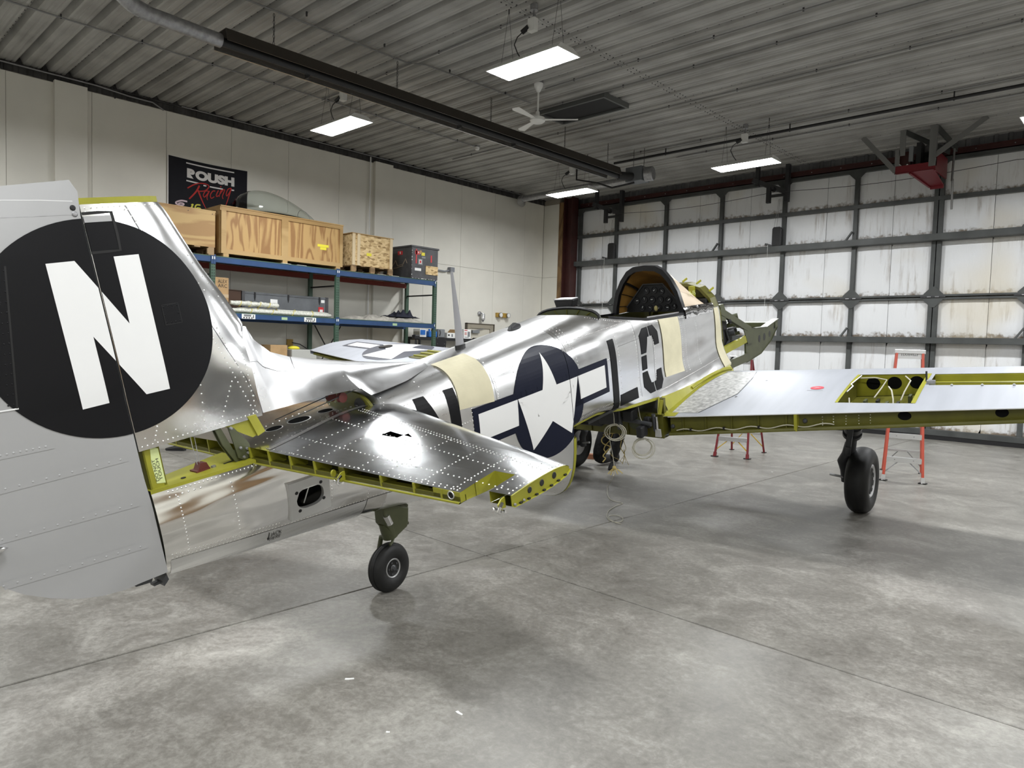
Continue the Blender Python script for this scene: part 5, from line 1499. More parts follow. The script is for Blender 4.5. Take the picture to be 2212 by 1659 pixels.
mb = MB().cyl((0.07, 0.0, 0.455), (0.085, 0.0, 0.345), 0.052, 16)
aobj('strut_barrel', mb, olive, tw, smooth=40)
mb = MB().tube([(0.10, 0.0, 0.345), (0.07, -0.075, 0.33), (0.05, -0.085, 0.26), tuple(hub + ax_t * -0.085)], [0.02, 0.018, 0.016, 0.018], 10)
mb.tube([(0.16, 0.0, 0.365), (0.10, 0.02, 0.345), (0.055, 0.045, 0.325), (0.03, 0.05, 0.318)], 0.009, 8)
aobj('fork', mb, olive, tw, smooth=40)
def tyre(name, hub, ax, R, w, rim, parent, groove=False):
    q = R - rim
    side = [(rim, 0.70), (rim + 0.06 * q, 0.80), (rim + 0.25 * q, 0.95), (rim + 0.45 * q, 1.0), (rim + 0.65 * q, 0.95), (rim + 0.82 * q, 0.80), (rim + 0.93 * q, 0.58), (rim + 0.985 * q, 0.30), (R, 0.10)]
    prof = [(r, -w / 2 * k) for r, k in side] + [(r, w / 2 * k) for r, k in reversed(side)]
    ax = Vector(ax).normalized()
    return aobj(name, MB().lathe(prof, hub, ax, 40), rubber_m, parent, smooth=50)
ty = tyre('tail_tyre', hub, ax_t, 0.157, 0.112, 0.062, tw)
for k in (-0.018, 0.0, 0.018):
    aobj('tread_groove', MB().tube([hub + ax_t * k + (ax_t.orthogonal().normalized() * math.cos(a) + ax_t.cross(ax_t.orthogonal().normalized()) * math.sin(a)) * 0.1558 for a in [2 * PI * i / 40 for i in range(40)]], 0.0022, 5, closed=True), cockpit_black, ty)
wl_ = aobj('tail_wheel_hub', MB().lathe([(0.0, 0.050), (0.016, 0.050), (0.018, 0.040), (0.030, 0.036), (0.048, 0.032), (0.054, 0.040), (0.060, 0.044), (0.064, 0.040), (0.064, 0.0), (0.064, -0.04), (0.0, -0.04)], hub, ax_t, 28), wheel_silver, tw, smooth=40)
aobj('hub_cap', MB().lathe([(0.0, 0.058), (0.012, 0.057), (0.018, 0.050), (0.022, 0.046)], hub, ax_t, 18), gear_grey, tw, smooth=40)
u_ = ax_t.orthogonal().normalized(); w_ = ax_t.cross(u_)
for k in range(5):
    a = 2 * PI * k / 5 + 0.3
    aobj('wheel_bolt', MB().lathe([(0.0, 0.044), (0.007, 0.043), (0.009, 0.034)], hub + (u_ * math.cos(a) + w_ * math.sin(a)) * 0.038, ax_t, 8), gear_grey, tw)
# ---- wings
GR0, GR1, GX0, GX1 = 1.90, 2.47, 3.26, 4.05          # gun bay opening
TR0, TR1, TX0, TX1 = 2.50, 3.75, 3.69, 4.03          # ammunition tray
def make_wing(s, label):
    R0, R1 = 0.56, 5.38
    rr = sorted(set([R0, 0.7, 0.85, 1.0, 1.25, 1.5, 1.75, GR0, 2.05, 2.2, 2.35, GR1, TR0, 2.75, 3.0, 3.25, 3.5, TR1, 4.0, 4.25, 4.5, 4.75, 4.95, 5.1, 5.2, 5.28, 5.34, R1]))
    def xle(r):
        return wing_le(r) - 0.55 * sstep(5.0, 5.42, r) ** 2 + 0.30 * sstep(1.55, 0.75, r)
    # chordwise lines: fixed x for the openings, fractions elsewhere
    def cols(r):
        le, sp = xle(r), wing_spar(r)
        a = [le + (TX1 + 0.02 - le) * f for f in (0, 0.01, 0.04, 0.10, 0.2, 0.34, 0.5, 0.7, 0.88)]
        b = [max(GX1, TX1 + 0.02) if False else GX1, TX1, 3.86, TX0, 3.48, GX0]
        if GX0 - sp < 0.03:
            b = [GX1, TX1, 3.86, TX0, 3.56, sp + 0.03]
        c = [b[-1] + (sp - b[-1]) * f for f in (0.5, 1.0)]
        if le < GX1 + 0.15:
            a = [le + (sp - le) * f for f in (0, 0.004, 0.015, 0.05, 0.1, 0.16, 0.22, 0.29, 0.36)]
            b = [le + (sp - le) * f for f in (0.44, 0.50, 0.58, 0.66, 0.76, 0.86)]; c = [le + (sp - le) * f for f in (0.93, 1.0)]
        return a + b + c
    K = {r: cols(r) for r in rr}
    nc = len(K[R0])
    def up(x, r): return wing_up(min(x, wing_le(r)), r) - (0.03 * sstep(wing_le(r), wing_le(r) + 0.3, x))
    def skip(r, k):
        k = int(k)
        return (GR0 < r < GR1 and 9 <= k < 14) or (TR0 < r < TR1 and 10 <= k < 12)
    mb = MB()
    mb.grid(lambda r, k: (K[r][k], s * r, up(K[r][k], r)), rr, list(range(nc)), skip)
    w = aobj('wing', mb, wing_paint, smooth=40, label=label)
    mb = MB()
    mb.grid(lambda r, k: (K[r][k], s * r, min(wing_lo(min(K[r][k], wing_le(r)), r), up(K[r][k], r) - 0.0005) if k else up(K[r][0], r)), rr, list(range(nc)))
    aobj('lower_skin', mb, wing_paint, w, smooth=40)
    # tip closing plate
    aobj('tip_plate', MB().grid(lambda j, k: (K[R1][k], s * R1, (up(K[R1][k], R1), wing_lo(min(K[R1][k], wing_le(R1)), R1) if k else up(K[R1][0], R1))[j]), [0, 1], list(range(nc))), wing_paint, w)
    # rear spar set just inside the skin edge
    def zu(r): return wing_up(wing_spar(r), r)
    def zl(r): return wing_lo(wing_spar(r), r)
    sp_r = [0.60, 0.9, 1.3, 1.7, 2.1, 2.5, 2.9, 3.3, 3.7, 4.1, 4.5, 4.9, 5.3]
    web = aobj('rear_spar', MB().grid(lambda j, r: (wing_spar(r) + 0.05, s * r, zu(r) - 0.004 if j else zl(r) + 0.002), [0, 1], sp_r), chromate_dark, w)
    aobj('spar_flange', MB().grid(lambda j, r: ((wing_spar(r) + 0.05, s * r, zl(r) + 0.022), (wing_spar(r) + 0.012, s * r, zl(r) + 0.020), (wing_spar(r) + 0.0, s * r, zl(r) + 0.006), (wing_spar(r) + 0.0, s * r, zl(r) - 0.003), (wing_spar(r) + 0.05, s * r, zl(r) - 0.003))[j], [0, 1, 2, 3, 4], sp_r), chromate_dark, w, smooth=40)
    aobj('skin_edge', MB().grid(lambda j, r: (wing_spar(r) - 0.002, s * r, zu(r) + (0.001, -0.006)[j]), [0, 1], sp_r), white_paint, w)
    for r in (0.72, 0.92, 1.14, 1.36, 1.58, 3.3, 3.9, 4.5):
        aobj('stiffener', MB().box(wing_spar(r) + 0.036, wing_spar(r) + 0.05, s * r - 0.006, s * r + 0.006, zl(r) + 0.02, zu(r) - 0.006), chromate_dark, w)
    r = 1.66
    aobj('hinge_post', MB().box(wing_spar(r) + 0.0, wing_spar(r) + 0.05, s * r - 0.012, s * r + 0.012, zl(r) - 0.004, zu(r) - 0.004), chromate, w)
    for r in (0.62, 1.72):
        aobj('bolt', MB().lathe([(0, 0.02), (0.012, 0.018), (0.018, 0.01), (0.02, 0)], (wing_spar(r) + 0.05, s * r, zl(r) + 0.07), (-1, 0, 0), 12), gear_grey, w)
    for r, sx in ((2.42, 0.045), (3.02, 0.04)):
        z0 = (zu(r) + zl(r)) / 2 + 0.012
        aobj('spar_hole', MB().add([(wing_spar(r + sx * math.cos(a)) + 0.047, s * (r + sx * math.cos(a)), max(zl(r) + 0.03, min(zu(r) - 0.008, z0 + 0.034 * math.sin(a)))) for a in [2 * PI * k / 24 for k in range(24)]], [tuple(range(24))]), void_m, w)
    if s == 1:
        # wire bundle clipped along the spar
        P = []
        for i in range(41):
            r = 0.66 + 1.28 * i / 40
            P.append((wing_spar(r) + 0.030, r, zl(r) + 0.034 + 0.012 * math.sin(i / 40 * 2 * PI * 4.5)))
        aobj('wire_bundle', MB().tube(P, 0.005, 6), cable_m, w, smooth=40)
        for i in range(4, 40, 9):
            q = P[i]; aobj('wire_clip', MB().box(q[0] - 0.008, q[0] + 0.012, q[1] - 0.008, q[1] + 0.008, q[2] - 0.010, q[2] + 0.012), black_m, w)
        rivets.side = 1
        rivets('spar_rivets', [[(r0, zl(r0) + 0.03 + k * 0.022) for k in range(4)] for r0 in (1.85, 1.93, 2.02, 2.11, 2.19)], lambda r, z: (wing_spar(r) + 0.0485, r, z), 0.0045, w)
        # gun bay: floor, walls with round holes, pale rims
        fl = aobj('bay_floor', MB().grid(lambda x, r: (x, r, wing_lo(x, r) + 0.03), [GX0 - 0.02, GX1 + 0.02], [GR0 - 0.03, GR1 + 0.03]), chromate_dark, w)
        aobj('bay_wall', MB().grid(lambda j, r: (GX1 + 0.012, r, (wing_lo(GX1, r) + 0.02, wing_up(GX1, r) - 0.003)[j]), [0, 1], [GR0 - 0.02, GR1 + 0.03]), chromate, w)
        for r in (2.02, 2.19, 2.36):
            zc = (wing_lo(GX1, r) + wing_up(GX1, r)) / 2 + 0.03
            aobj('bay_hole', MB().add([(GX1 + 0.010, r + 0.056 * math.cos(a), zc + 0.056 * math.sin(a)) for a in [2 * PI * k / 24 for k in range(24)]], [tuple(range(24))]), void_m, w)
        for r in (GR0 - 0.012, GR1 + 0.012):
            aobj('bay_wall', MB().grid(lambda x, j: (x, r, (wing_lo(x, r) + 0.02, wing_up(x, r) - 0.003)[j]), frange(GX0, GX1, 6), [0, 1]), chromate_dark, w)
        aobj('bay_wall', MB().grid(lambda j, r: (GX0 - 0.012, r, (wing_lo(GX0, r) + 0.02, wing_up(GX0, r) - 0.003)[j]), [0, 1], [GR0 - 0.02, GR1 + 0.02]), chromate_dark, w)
        for r, w2 in ((GR0, 0.022), (GR1, 0.030)):
            aobj('bay_rim', MB().grid(lambda x, j: (x, r + (0, w2)[j] * (-1 if r < 2 else 1) + (w2 if r < 2 else -w2) * 0.9, wing_up(x, r) + 0.002 - 0.004 * 0), frange(GX0, GX1, 6), [0, 1]), chromate, w)
        for i, r in enumerate((1.98, 2.06, 2.13, 2.24, 2.30, 2.37, 2.42)):
            x0 = 3.45 + 0.12 * (i % 3); z0 = wing_lo(x0, r) + 0.03
            aobj('gun_mount', MB().box(x0 - 0.04, x0 + 0.04, r - 0.010, r + 0.010, z0, z0 + 0.07 + 0.03 * (i % 2)), olive if i % 2 else black_iron, w)
        for pts in ([(4.0, 1.93, 0.55), (3.98, 2.05, 0.565), (4.0, 2.14, 0.545), (3.9, 2.12, 0.50), (3.7, 2.10, 0.46)], [(3.75, 2.20, 0.55), (3.65, 2.24, 0.545), (3.55, 2.27, 0.50), (3.5, 2.28, 0.44)], [(4.02, 2.28, 0.58), (3.95, 2.33, 0.56), (3.8, 2.31, 0.50), (3.7, 2.30, 0.45)], [(3.5, 1.95, 0.50), (3.42, 1.97, 0.48), (3.35, 2.0, 0.42)]):
            aobj('bay_wire', MB().tube(pts, 0.006, 6), cable_m, w, smooth=40)
        aobj('pin', MB().tube([(3.50, 1.935, 0.555), (3.62, 1.955, 0.575), (3.66, 1.93, 0.58), (3.9, 1.96, 0.60)], 0.005, 6), white_m, w)
        # ammunition tray: two channels
        mb = MB()
        mb.grid(lambda r, k: ((TX0, r, wing_up(TX0, r)), (TX0 + 0.02, r, wing_up(TX0, r) - 0.07), (TX0 + 0.15, r, wing_up(TX0, r) - 0.07), (TX0 + 0.16, r, wing_up(TX0, r) - 0.02), (TX0 + 0.19, r, wing_up(TX0, r) - 0.02), (TX0 + 0.20, r, wing_up(TX0, r) - 0.06), (TX1 - 0.02, r, wing_up(TX0, r) - 0.06), (TX1 - 0.01, r, wing_up(TX1, r) + 0.0))[int(k)], [TR0, 2.9, 3.3, TR1], list(range(8)))
        tr = aobj('ammunition_tray', mb, chromate, w)
        for k in (3, 6): aobj('tray_lip', MB().grid(lambda r, j: (TX0 + (0.155 if k == 3 else 0.325) + j * 0.022, r, wing_up(TX0, r) + (-0.014 if k == 3 else 0.001)), [TR0, 3.1, TR1], [0, 1]), chromate, tr)
        aobj('tray_latch', MB().box(TX0 + 0.02, TX0 + 0.06, TR0 - 0.02, TR0 + 0.04, 0.585, 0.625), galv, tr)
        aobj('latch_lever', MB().cyl((TX0 + 0.1, TR0 - 0.03, 0.60), (TX0 + 0.12, TR0 - 0.035, 0.68), 0.008, 6), black_m, tr)
        for r in (2.66, 2.86, 3.06): aobj('tray_stud', MB().ball((TX0 - 0.02, r, wing_up(TX0 - 0.02, r) + 0.006), 0.010, 8, 5), wheel_silver, tr)
        # red maker's oval with fine lettering, drain holes
        rd = wrap('red_oval', [[(3.623 + 0.045 * math.sin(a), 1.665 + 0.056 * math.cos(a)) for a in [2 * PI * k / 32 for k in range(32)]]], lambda x, r: (x, r, wing_up(x, r) + 0.0015), mat('red_print', (0.50, 0.03, 0.05), 0.5), w)
        for dx, r0, r1 in ((-0.012, 1.635, 1.66), (-0.004, 1.655, 1.695), (0.010, 1.64, 1.675)):
            aobj('oval_print', MB().grid(lambda x, r: (x, r, wing_up(x, r) + 0.003), [3.621 + dx, 3.627 + dx], [r0, r1]), mat('pale_print', (0.75, 0.45, 0.45), 0.5), rd)
        aobj('oval_line', MB().grid(lambda x, r: (x, r, wing_up(x, r) + 0.0015), [3.548, 3.552], [1.60, 1.66, 1.73]), ink_m, w)
        for q in ((3.377, 1.034), (3.866, 1.145)):
            aobj('drain_hole', MB().add([(q[0] + 0.016 * math.cos(a), q[1] + 0.011 * math.sin(a), wing_up(q[0] + 0.016 * math.cos(a), q[1]) + 0.001) for a in [2 * PI * k / 16 for k in range(16)]], [tuple(range(16))]), black_m, w)
    # scuffed walkway panel at the root and the yellow root strip
    wk = wrap('walkway_panel', [[(2.965, 0.60), (2.975, 0.845), (3.45, 1.02), (3.95, 0.98), (4.30, 0.90), (4.30, 0.62), (3.6, 0.585)]], lambda x, r: (x, s * r, wing_up(x, r) + 0.002), alu_scuffed, w, step=0.08)
    seam([(2.975, 0.845), (3.2, 0.93), (3.45, 1.02), (3.7, 1.005), (3.95, 0.98), (4.3, 0.90)], lambda x, r: (x, s * r, wing_up(x, r) + 0.003), 0.006, parent=w)
    wrap('root_strip', [[(2.875, 0.56), (2.885, 0.665), (2.97, 0.665), (2.965, 0.60), (3.6, 0.585), (4.3, 0.60), (4.3, 0.545), (3.0, 0.50)]], lambda x, r: (x, s * r, wing_up(x, max(r, 0.5)) + 0.003), chromate, w, step=0.08)
    # root rib and sloping fillet channel beside the fuselage
    aobj('root_rib', MB().grid(lambda x, j: (x, s * 0.552, (wing_lo(x, 0.56), wing_up(x, 0.56))[j]), frange(2.88, 4.6, 16), [0, 1]), chromate_dark, w)
    aobj('fillet_channel', MB().grid(lambda x, j: (x, s * (fus_r(x, lerp_tab(ZLOW, x)[0] + 0.01) + 0.002 + j * (0.552 - fus_r(x, lerp_tab(ZLOW, x)[0] + 0.01))), lerp_tab(ZLOW, x)[0] + 0.005 + j * (wing_up(x, 0.56) - 0.015 - lerp_tab(ZLOW, x)[0])), frange(3.0, 4.6, 14), [0, 0.45, 1]), chromate, w, smooth=40)
    aobj('fillet_tube', MB().tube([(x, s * (0.53 + 0.0 * x), wing_up(x, 0.56) + 0.02) for x in frange(3.55, 4.55, 8)], 0.018, 8), chromate, w, smooth=40)
    return w
wr = make_wing(1, None)
wl2 = make_wing(-1, None)
# insignia on top of the left wing
LX, LR, LS = 3.93, -3.98, 0.50
wsurf = lambda e: (lambda x, r: (x, r, wing_up(x, r) + e))
b8 = LS / 8
def to_w(p): return [(LX + (q[1]), LR + q[0]) for q in p]
keep = lambda p: clip_poly(clip_poly(p, 0, 4.42, False), 0, 3.44, True)
fld = wrap('insignia_field', [keep(to_w(circle(0, 0, LS))) ], wsurf(0.0015), grey_blue, wl2, step=0.07)
wrap('insignia_field', [keep(to_w([(-LS * 2 - 0.06, -0.13), (-LS * 2 - 0.06, 0.16), (-LS * 0.7, 0.16), (-LS * 0.7, -0.13)]))], wsurf(0.0016), grey_blue, wl2, step=0.07)
wrap('insignia_field', [keep(to_w([(LS * 0.7, -0.13), (LS * 2 + 0.06, -0.13), (LS * 2 + 0.06, 0.16), (LS * 0.7, 0.16)]))], wsurf(0.0016), grey_blue, wl2, step=0.07)
wrap('insignia_bar', [keep(to_w(rect(-LS * 2, -LS * 0.98, -0.08, 0.11)))], wsurf(0.003), white_paint, wl2, step=0.07)
wrap('insignia_bar', [keep(to_w(rect(LS * 0.98, LS * 2, -0.08, 0.11)))], wsurf(0.003), white_paint, wl2, step=0.07)
wrap('insignia_star', [keep(to_w(star(0, 0, LS)))], wsurf(0.004), white_paint, wl2, step=0.07)
# left wing: open bays showing yellow inside, skin gone
for (r0, r1, x0, x1) in ((-3.50, -3.02, 3.66, 4.10), (-3.0, -2.3, 3.62, 4.12)):
    tr = aobj('open_bay', MB().grid(lambda x, r: (x, r, wing_up(x, r) + 0.006), frange(x0, x1, 8), frange(r0, r1, 6)), chromate_dark, wl2)
    for k in range(3):
        xx = x0 + (x1 - x0) * (0.2 + 0.3 * k)
        aobj('bay_rail', MB().tube([(xx, r0 + 0.02, wing_up(xx, r0) + 0.012), (xx, r1 - 0.02, wing_up(xx, r1) + 0.012)], 0.012, 6), chromate, tr)
aobj('fuel_cap', MB().cyl((3.99, -4.30, wing_up(3.99, -4.30)), (3.99, -4.30, wing_up(3.99, -4.30) + 0.012), 0.10, 18), black_m, wl2)

# ---- wing centre structure and the clutter below the cockpit
mb = MB().box(2.86, 2.90, -0.56, 0.56, 0.20, 0.42)
cs = aobj('centre_spar', mb, chromate_dark)
for r in (-0.4, -0.2, 0.0, 0.2, 0.4): aobj('stiffener', MB().box(2.845, 2.862, r - 0.01, r + 0.01, 0.21, 0.41), chromate_dark, cs)
aobj('spar_hole', MB().cyl((2.858, 0.28, 0.33), (2.854, 0.28, 0.33), 0.07, 20), olive, cs)
aobj('centre_belly', MB().grid(lambda x, r: (x, r, 0.20 - 0.04 * math.sin(PI * (x - 2.88) / 1.8)), frange(2.88, 4.6, 8), frange(-0.56, 0.56, 4)), chromate_dark, cs)
aobj('cockpit_floor', MB().box(1.9, 4.6, -0.40, 0.40, 0.60, 0.62), black_m, cs)
for i, (x, r, z, a, b, c) in enumerate(((2.74, 0.30, 0.44, .06, .05, .05), (2.70, 0.12, 0.42, .08, .08, .06), (2.5, 0.30, 0.575, .12, .03, .03), (2.80, 0.44, 0.36, .03, .03, .05), (2.76, -0.1, 0.4, .07, .12, .09), (2.3, 0.2, 0.58, .2, .1, .04), (2.72, 0.42, 0.30, .06, .03, .05))):
    aobj('actuator', MB().box(x - a, x + a, r - b, r + b, z - c, z + c), (black_iron, steel_dark, gear_grey)[i % 3], cs, bevel=0.012)
for (p, q, r) in (((2.75, 0.05, 0.40), (2.75, 0.5, 0.36), 0.02), ((2.72, 0.2, 0.55), (2.72, 0.2, 0.30), 0.025), ((2.80, 0.50, 0.44), (2.82, 0.50, 0.28), 0.018)):
    aobj('linkage', MB().cyl(p, q, r, 10), gear_grey, cs, smooth=40)
lk = aobj('turnbuckle', MB().cyl((2.80, 0.53, 0.42), (2.80, 0.53, 0.30), 0.012, 8), chrome_m, cs, smooth=40)
aobj('fork_end', MB().prism([(2.80, 0.51, 0.30), (2.80, 0.555, 0.30), (2.80, 0.56, 0.23), (2.80, 0.505, 0.23)], (0.02, 0, 0)), alu_plate, lk)
aobj('yellow_stay', MB().bar((2.93, 0.50, 0.56), (2.84, 0.53, 0.43), 0.035, 0.012), chromate, cs)
aobj('yellow_stay', MB().bar((2.86, 0.56, 0.56), (2.84, 0.54, 0.43), 0.03, 0.012), chromate, cs)
aobj('post', MB().box(2.93, 2.97, 0.50, 0.54, 0.40, 0.55), chromate_dark, cs)

# ---- main landing gear
def main_gear(s, axle, name):
    A = Vector(axle); top = Vector((4.36, s * 1.82, 0.30)); low = Vector((A.x - 0.06, s * 1.665, A.z + 0.33))
    g_ = aobj('landing_gear', MB().cyl(top, top + (low - top) * 0.62, 0.062, 18), gear_grey, smooth=40)
    a = top + (low - top) * 0.55; b = top + (low - top) * 0.62
    aobj('collar', MB().cyl(a, b, 0.082, 18), gear_grey, g_, smooth=40)
    aobj('collar', MB().cyl(top + (low - top) * 0.66, top + (low - top) * 0.70, 0.09, 18), gear_grey, g_, smooth=40)
    aobj('piston', MB().cyl(b, low, 0.052, 16), gear_grey, g_, smooth=40)
    inb = Vector((A.x - 0.01, A.y - s * 0.155, A.z))
    aobj('axle_fork', MB().tube([low + Vector((0, 0, 0.08)), low + Vector((-0.01, -s * 0.03, -0.04)), low + Vector((-0.005, -s * 0.075, -0.12)), Vector((A.x - 0.02, inb.y - s * 0.005, A.z + 0.10)), inb + Vector((0, 0, -0.03))], [0.05, 0.05, 0.05, 0.045, 0.042], 12), gear_grey, g_, smooth=40)
    aobj('axle', MB().cyl(inb + Vector((0, -s * 0.02, 0)), A + Vector((0, s * 0.06, 0)), 0.035, 12), gear_grey, g_, smooth=40)
    aobj('brake_lug', MB().cyl(inb + Vector((-0.03, -s * 0.0, 0.02)), inb + Vector((-0.06, -s * 0.14, 0.05)), 0.013, 8), wheel_silver, g_)
    t1 = a + Vector((-0.09, 0, 0)); t3 = low + Vector((-0.10, 0, -0.02)); t2 = (t1 + t3) / 2 + Vector((-0.13, s * 0.02, 0.0))
    aobj('torque_link', MB().bar(t1, t2, 0.05, 0.02, (0, 1, 0)), gear_grey, g_); aobj('torque_link', MB().bar(t2, t3, 0.05, 0.02, (0, 1, 0)), gear_grey, g_)
    aobj('clamp_bolt', MB().cyl(a + Vector((-0.09, -s * 0.06, 0.03)), a + Vector((-0.09, s * 0.06, 0.03)), 0.012, 8), wheel_silver, g_)
    ax = Vector((0, s, 0))
    tyre('main_tyre', A, ax, 0.343, 0.225, 0.165, g_)
    hb = aobj('main_wheel', MB().lathe([(0.03, 0.075), (0.06, 0.075), (0.065, 0.055), (0.13, 0.070), (0.145, 0.088), (0.16, 0.095), (0.172, 0.090), (0.17, 0.06), (0.165, -0.08), (0.03, -0.08)], A, ax, 36), wheel_silver, g_, smooth=40)
    u = Vector((1, 0, 0)); w = Vector((0, 0, 1))
    for k in range(9):
        an = 2 * PI * k / 9 + 0.2
        d = u * math.cos(an) + w * math.sin(an); e = ax.cross(d)
        P = [A + ax * 0.0755 + d * 0.075 - e * 0.010, A + ax * 0.0755 + d * 0.075 + e * 0.010, A + ax * 0.083 + d * 0.128 + e * 0.030, A + ax * 0.083 + d * 0.136, A + ax * 0.083 + d * 0.128 - e * 0.030]
        aobj('wheel_slot', MB().add([p + ax * 0.004 for p in P], [tuple(range(5))]), cockpit_black, hb)
    return g_
main_gear(1, (4.825, 1.761, -0.735), 'right')
main_gear(-1, (4.891, -1.828, -0.732), 'left')

# ---- windscreen frame, masked; instrument panel
AX = 3.78
ARCH = [(-0.385, 1.18), (-0.375, 1.26), (-0.335, 1.40), (-0.27, 1.52), (-0.195, 1.61), (-0.12, 1.65), (0.0, 1.66), (0.12, 1.65), (0.195, 1.61), (0.27, 1.52), (0.335, 1.40), (0.375, 1.26), (0.385, 1.18)]
def arch_front(p):     # where the windscreen meets the cowl
    r, z = p
    return (r * 0.97, 1.135 + (z - 1.18) * 0.16)
def ws(t, k, inset=0.0):
    r, z = ARCH[k]; r2, z2 = arch_front(ARCH[k])
    rr, zz = r + (r2 - r) * t, z + (z2 - z) * t ** 1.35
    c = (0.0, 1.18)
    q = 1 - inset
    return (AX + 0.66 * t, c[0] + (rr - c[0]) * q, c[1] + (zz - c[1]) * q)
ks = list(range(len(ARCH))); ts = frange(0, 1, 8)
wsn = aobj('windscreen', MB().grid(lambda t, k: ws(t, k), ts, ks), pale_film, smooth=50)
aobj('paper_lining', MB().grid(lambda t, k: ws(t, k, 0.025), ts, ks), brown_paper, wsn, smooth=50)
mb = MB()
o2 = [(p[0] * 1.03, 1.18 + (p[1] - 1.18) * 1.03) for p in ARCH]; i2 = [(p[0] * 0.92, 1.18 + (p[1] - 1.18) * 0.92) for p in ARCH]
mb.grid(lambda j, k: ((AX - 0.03, *o2[k]), (AX + 0.03, *o2[k]), (AX + 0.03, *i2[k]), (AX - 0.03, *i2[k]), (AX - 0.03, *o2[k]))[j], [0, 1, 2, 3, 4], ks)
aobj('windscreen_bow', mb, black_m, wsn, smooth=30)
for k in (3, 9):
    aobj('windscreen_post', MB().tube([Vector(ws(t, k, 0.05)) for t in ts], 0.014, 6), black_m, wsn)
for k in (1, 2):
    aobj('paper_fold', MB().tube([Vector(ws(t, k, 0.04)) for t in ts], 0.004, 5), black_m, wsn)
for k in (10, 11, 9):
    seam([(t, k) for t in ts], lambda t, k: ws(t, min(12, max(0, int(k)))) if abs(k - int(k)) < 1e-6 else ws(t, int(k), -0.001), 0.003, parent=wsn, m=mat('film_crease', (0.40, 0.31, 0.22), 0.6))
aobj('chrome_skirt', MB().grid(lambda x, j: (x, (fus_r(x, 1.12) + 0.006, fus_r(x, 1.16) + 0.010, 0.385 * (1 - 0.06 * (x - AX) / 0.7) + 0.004)[j], (lerp_tab(ZSILL, x)[0] - 0.04, lerp_tab(ZSILL, x)[0] + 0.02, lerp_tab(ZSILL, x)[0] + 0.075 - 0.03 * (x - AX))[j]), frange(AX - 0.02, 4.52, 10), [0, 1, 2]), mat_alu('mirror_skirt', (0.85, 0.84, 0.84), 0.07, (1, 1, 1), 0.8, 6.0, 0.02), wsn, smooth=50)
mb = MB(); lettering(mb, 'A-15', 0.06, lambda u, v: (AX + 0.22 + u, 0.372 - 0.25 * v, 1.335 + 0.97 * v - 0.10 * u), 0.14)
mb.v = [(v[0], v[1] - 0.012, v[2]) for v in mb.v]
aobj('grease_note', mb, tape_green, wsn)
ip = aobj('instrument_panel', MB().prism([(3.93, -0.33, 1.18), (3.93, 0.33, 1.18), (3.93, 0.31, 1.24), (3.93, 0.11, 1.46), (3.93, -0.11, 1.46), (3.93, -0.31, 1.24)], (0.01, 0, 0)), cockpit_black)
aobj('panel_shroud', MB().tube([(3.92, -0.32, 1.23), (3.92, -0.11, 1.468), (3.92, 0.11, 1.468), (3.92, 0.32, 1.23)], 0.007, 6), gear_grey, ip)
for i, (r, z, q) in enumerate(((-0.20, 1.30, .035), (-0.11, 1.31, .035), (-0.02, 1.31, .035), (0.07, 1.31, .035), (0.16, 1.30, .035), (-0.08, 1.40, .032), (0.01, 1.405, .032), (0.09, 1.395, .03), (-0.14, 1.225, .03), (-0.05, 1.225, .03), (0.05, 1.225, .03), (0.14, 1.225, .03), (0.22, 1.235, .025))):
    d = aobj('gauge', MB().lathe([(q * 0.8, 0.004), (q * 0.86, 0.009), (q, 0.010), (q + 0.003, 0.0)], (3.93, r, z), (-1, 0, 0), 18), black_m, ip)
    an = i * 1.7
    aobj('needle', MB().add([(3.925, r + q * 0.5 * math.cos(an) + 0.003, z + q * 0.5 * math.sin(an)), (3.925, r - q * 0.2 * math.cos(an), z - q * 0.2 * math.sin(an) - 0.003), (3.925, r - q * 0.2 * math.cos(an), z - q * 0.2 * math.sin(an) + 0.003), (3.925, r + q * 0.5 * math.cos(an) - 0.003, z + q * 0.5 * math.sin(an) + 0.006)], [(0, 1, 2, 3)]), pale_line, d)
aobj('yoke_knob', MB().ball((3.90, 0.03, 1.22), 0.022, 10, 6, (0.6, 1, 1.4)), mat('dull_yellow', (0.35, 0.30, 0.12), 0.5), ip, smooth=60)
mb = MB()
X2 = frange(2.45, 3.78, 20)
mb.grid(lambda i, j: ((X2[i], fus_r(X2[i], lerp_tab(ZSILL, X2[i])[0]) - (0.0, 0.0, 0.03)[j], lerp_tab(ZSILL, X2[i])[0] + (-0.002, 0.022, 0.026)[j])), list(range(21)), [0, 1, 2])
rl = aobj('canopy_rail', mb, black_m)
mb = MB()
X3 = frange(2.45, 3.78, 20)
mb.grid(lambda i, j: ((X3[i], -(fus_r(X3[i], lerp_tab(ZSILL, X3[i])[0]) - (0.0, 0.0, 0.03)[j]), lerp_tab(ZSILL, X3[i])[0] + (-0.002, 0.022, 0.026)[j])), list(range(21)), [0, 1, 2])
aobj('canopy_rail', mb, black_m)
aobj('rail_strip', MB().grid(lambda x, j: (x, fus_r(x, lerp_tab(ZSILL, x)[0]) - 0.03, lerp_tab(ZSILL, x)[0] + 0.01 + 0.025 * j), frange(3.05, 3.7, 8), [0, 1]), alu_satin, rl)
aobj('canopy_crank', MB().cyl((3.05, -0.36, 1.25), (3.25, -0.36, 1.25), 0.03, 10), black_m, rl)
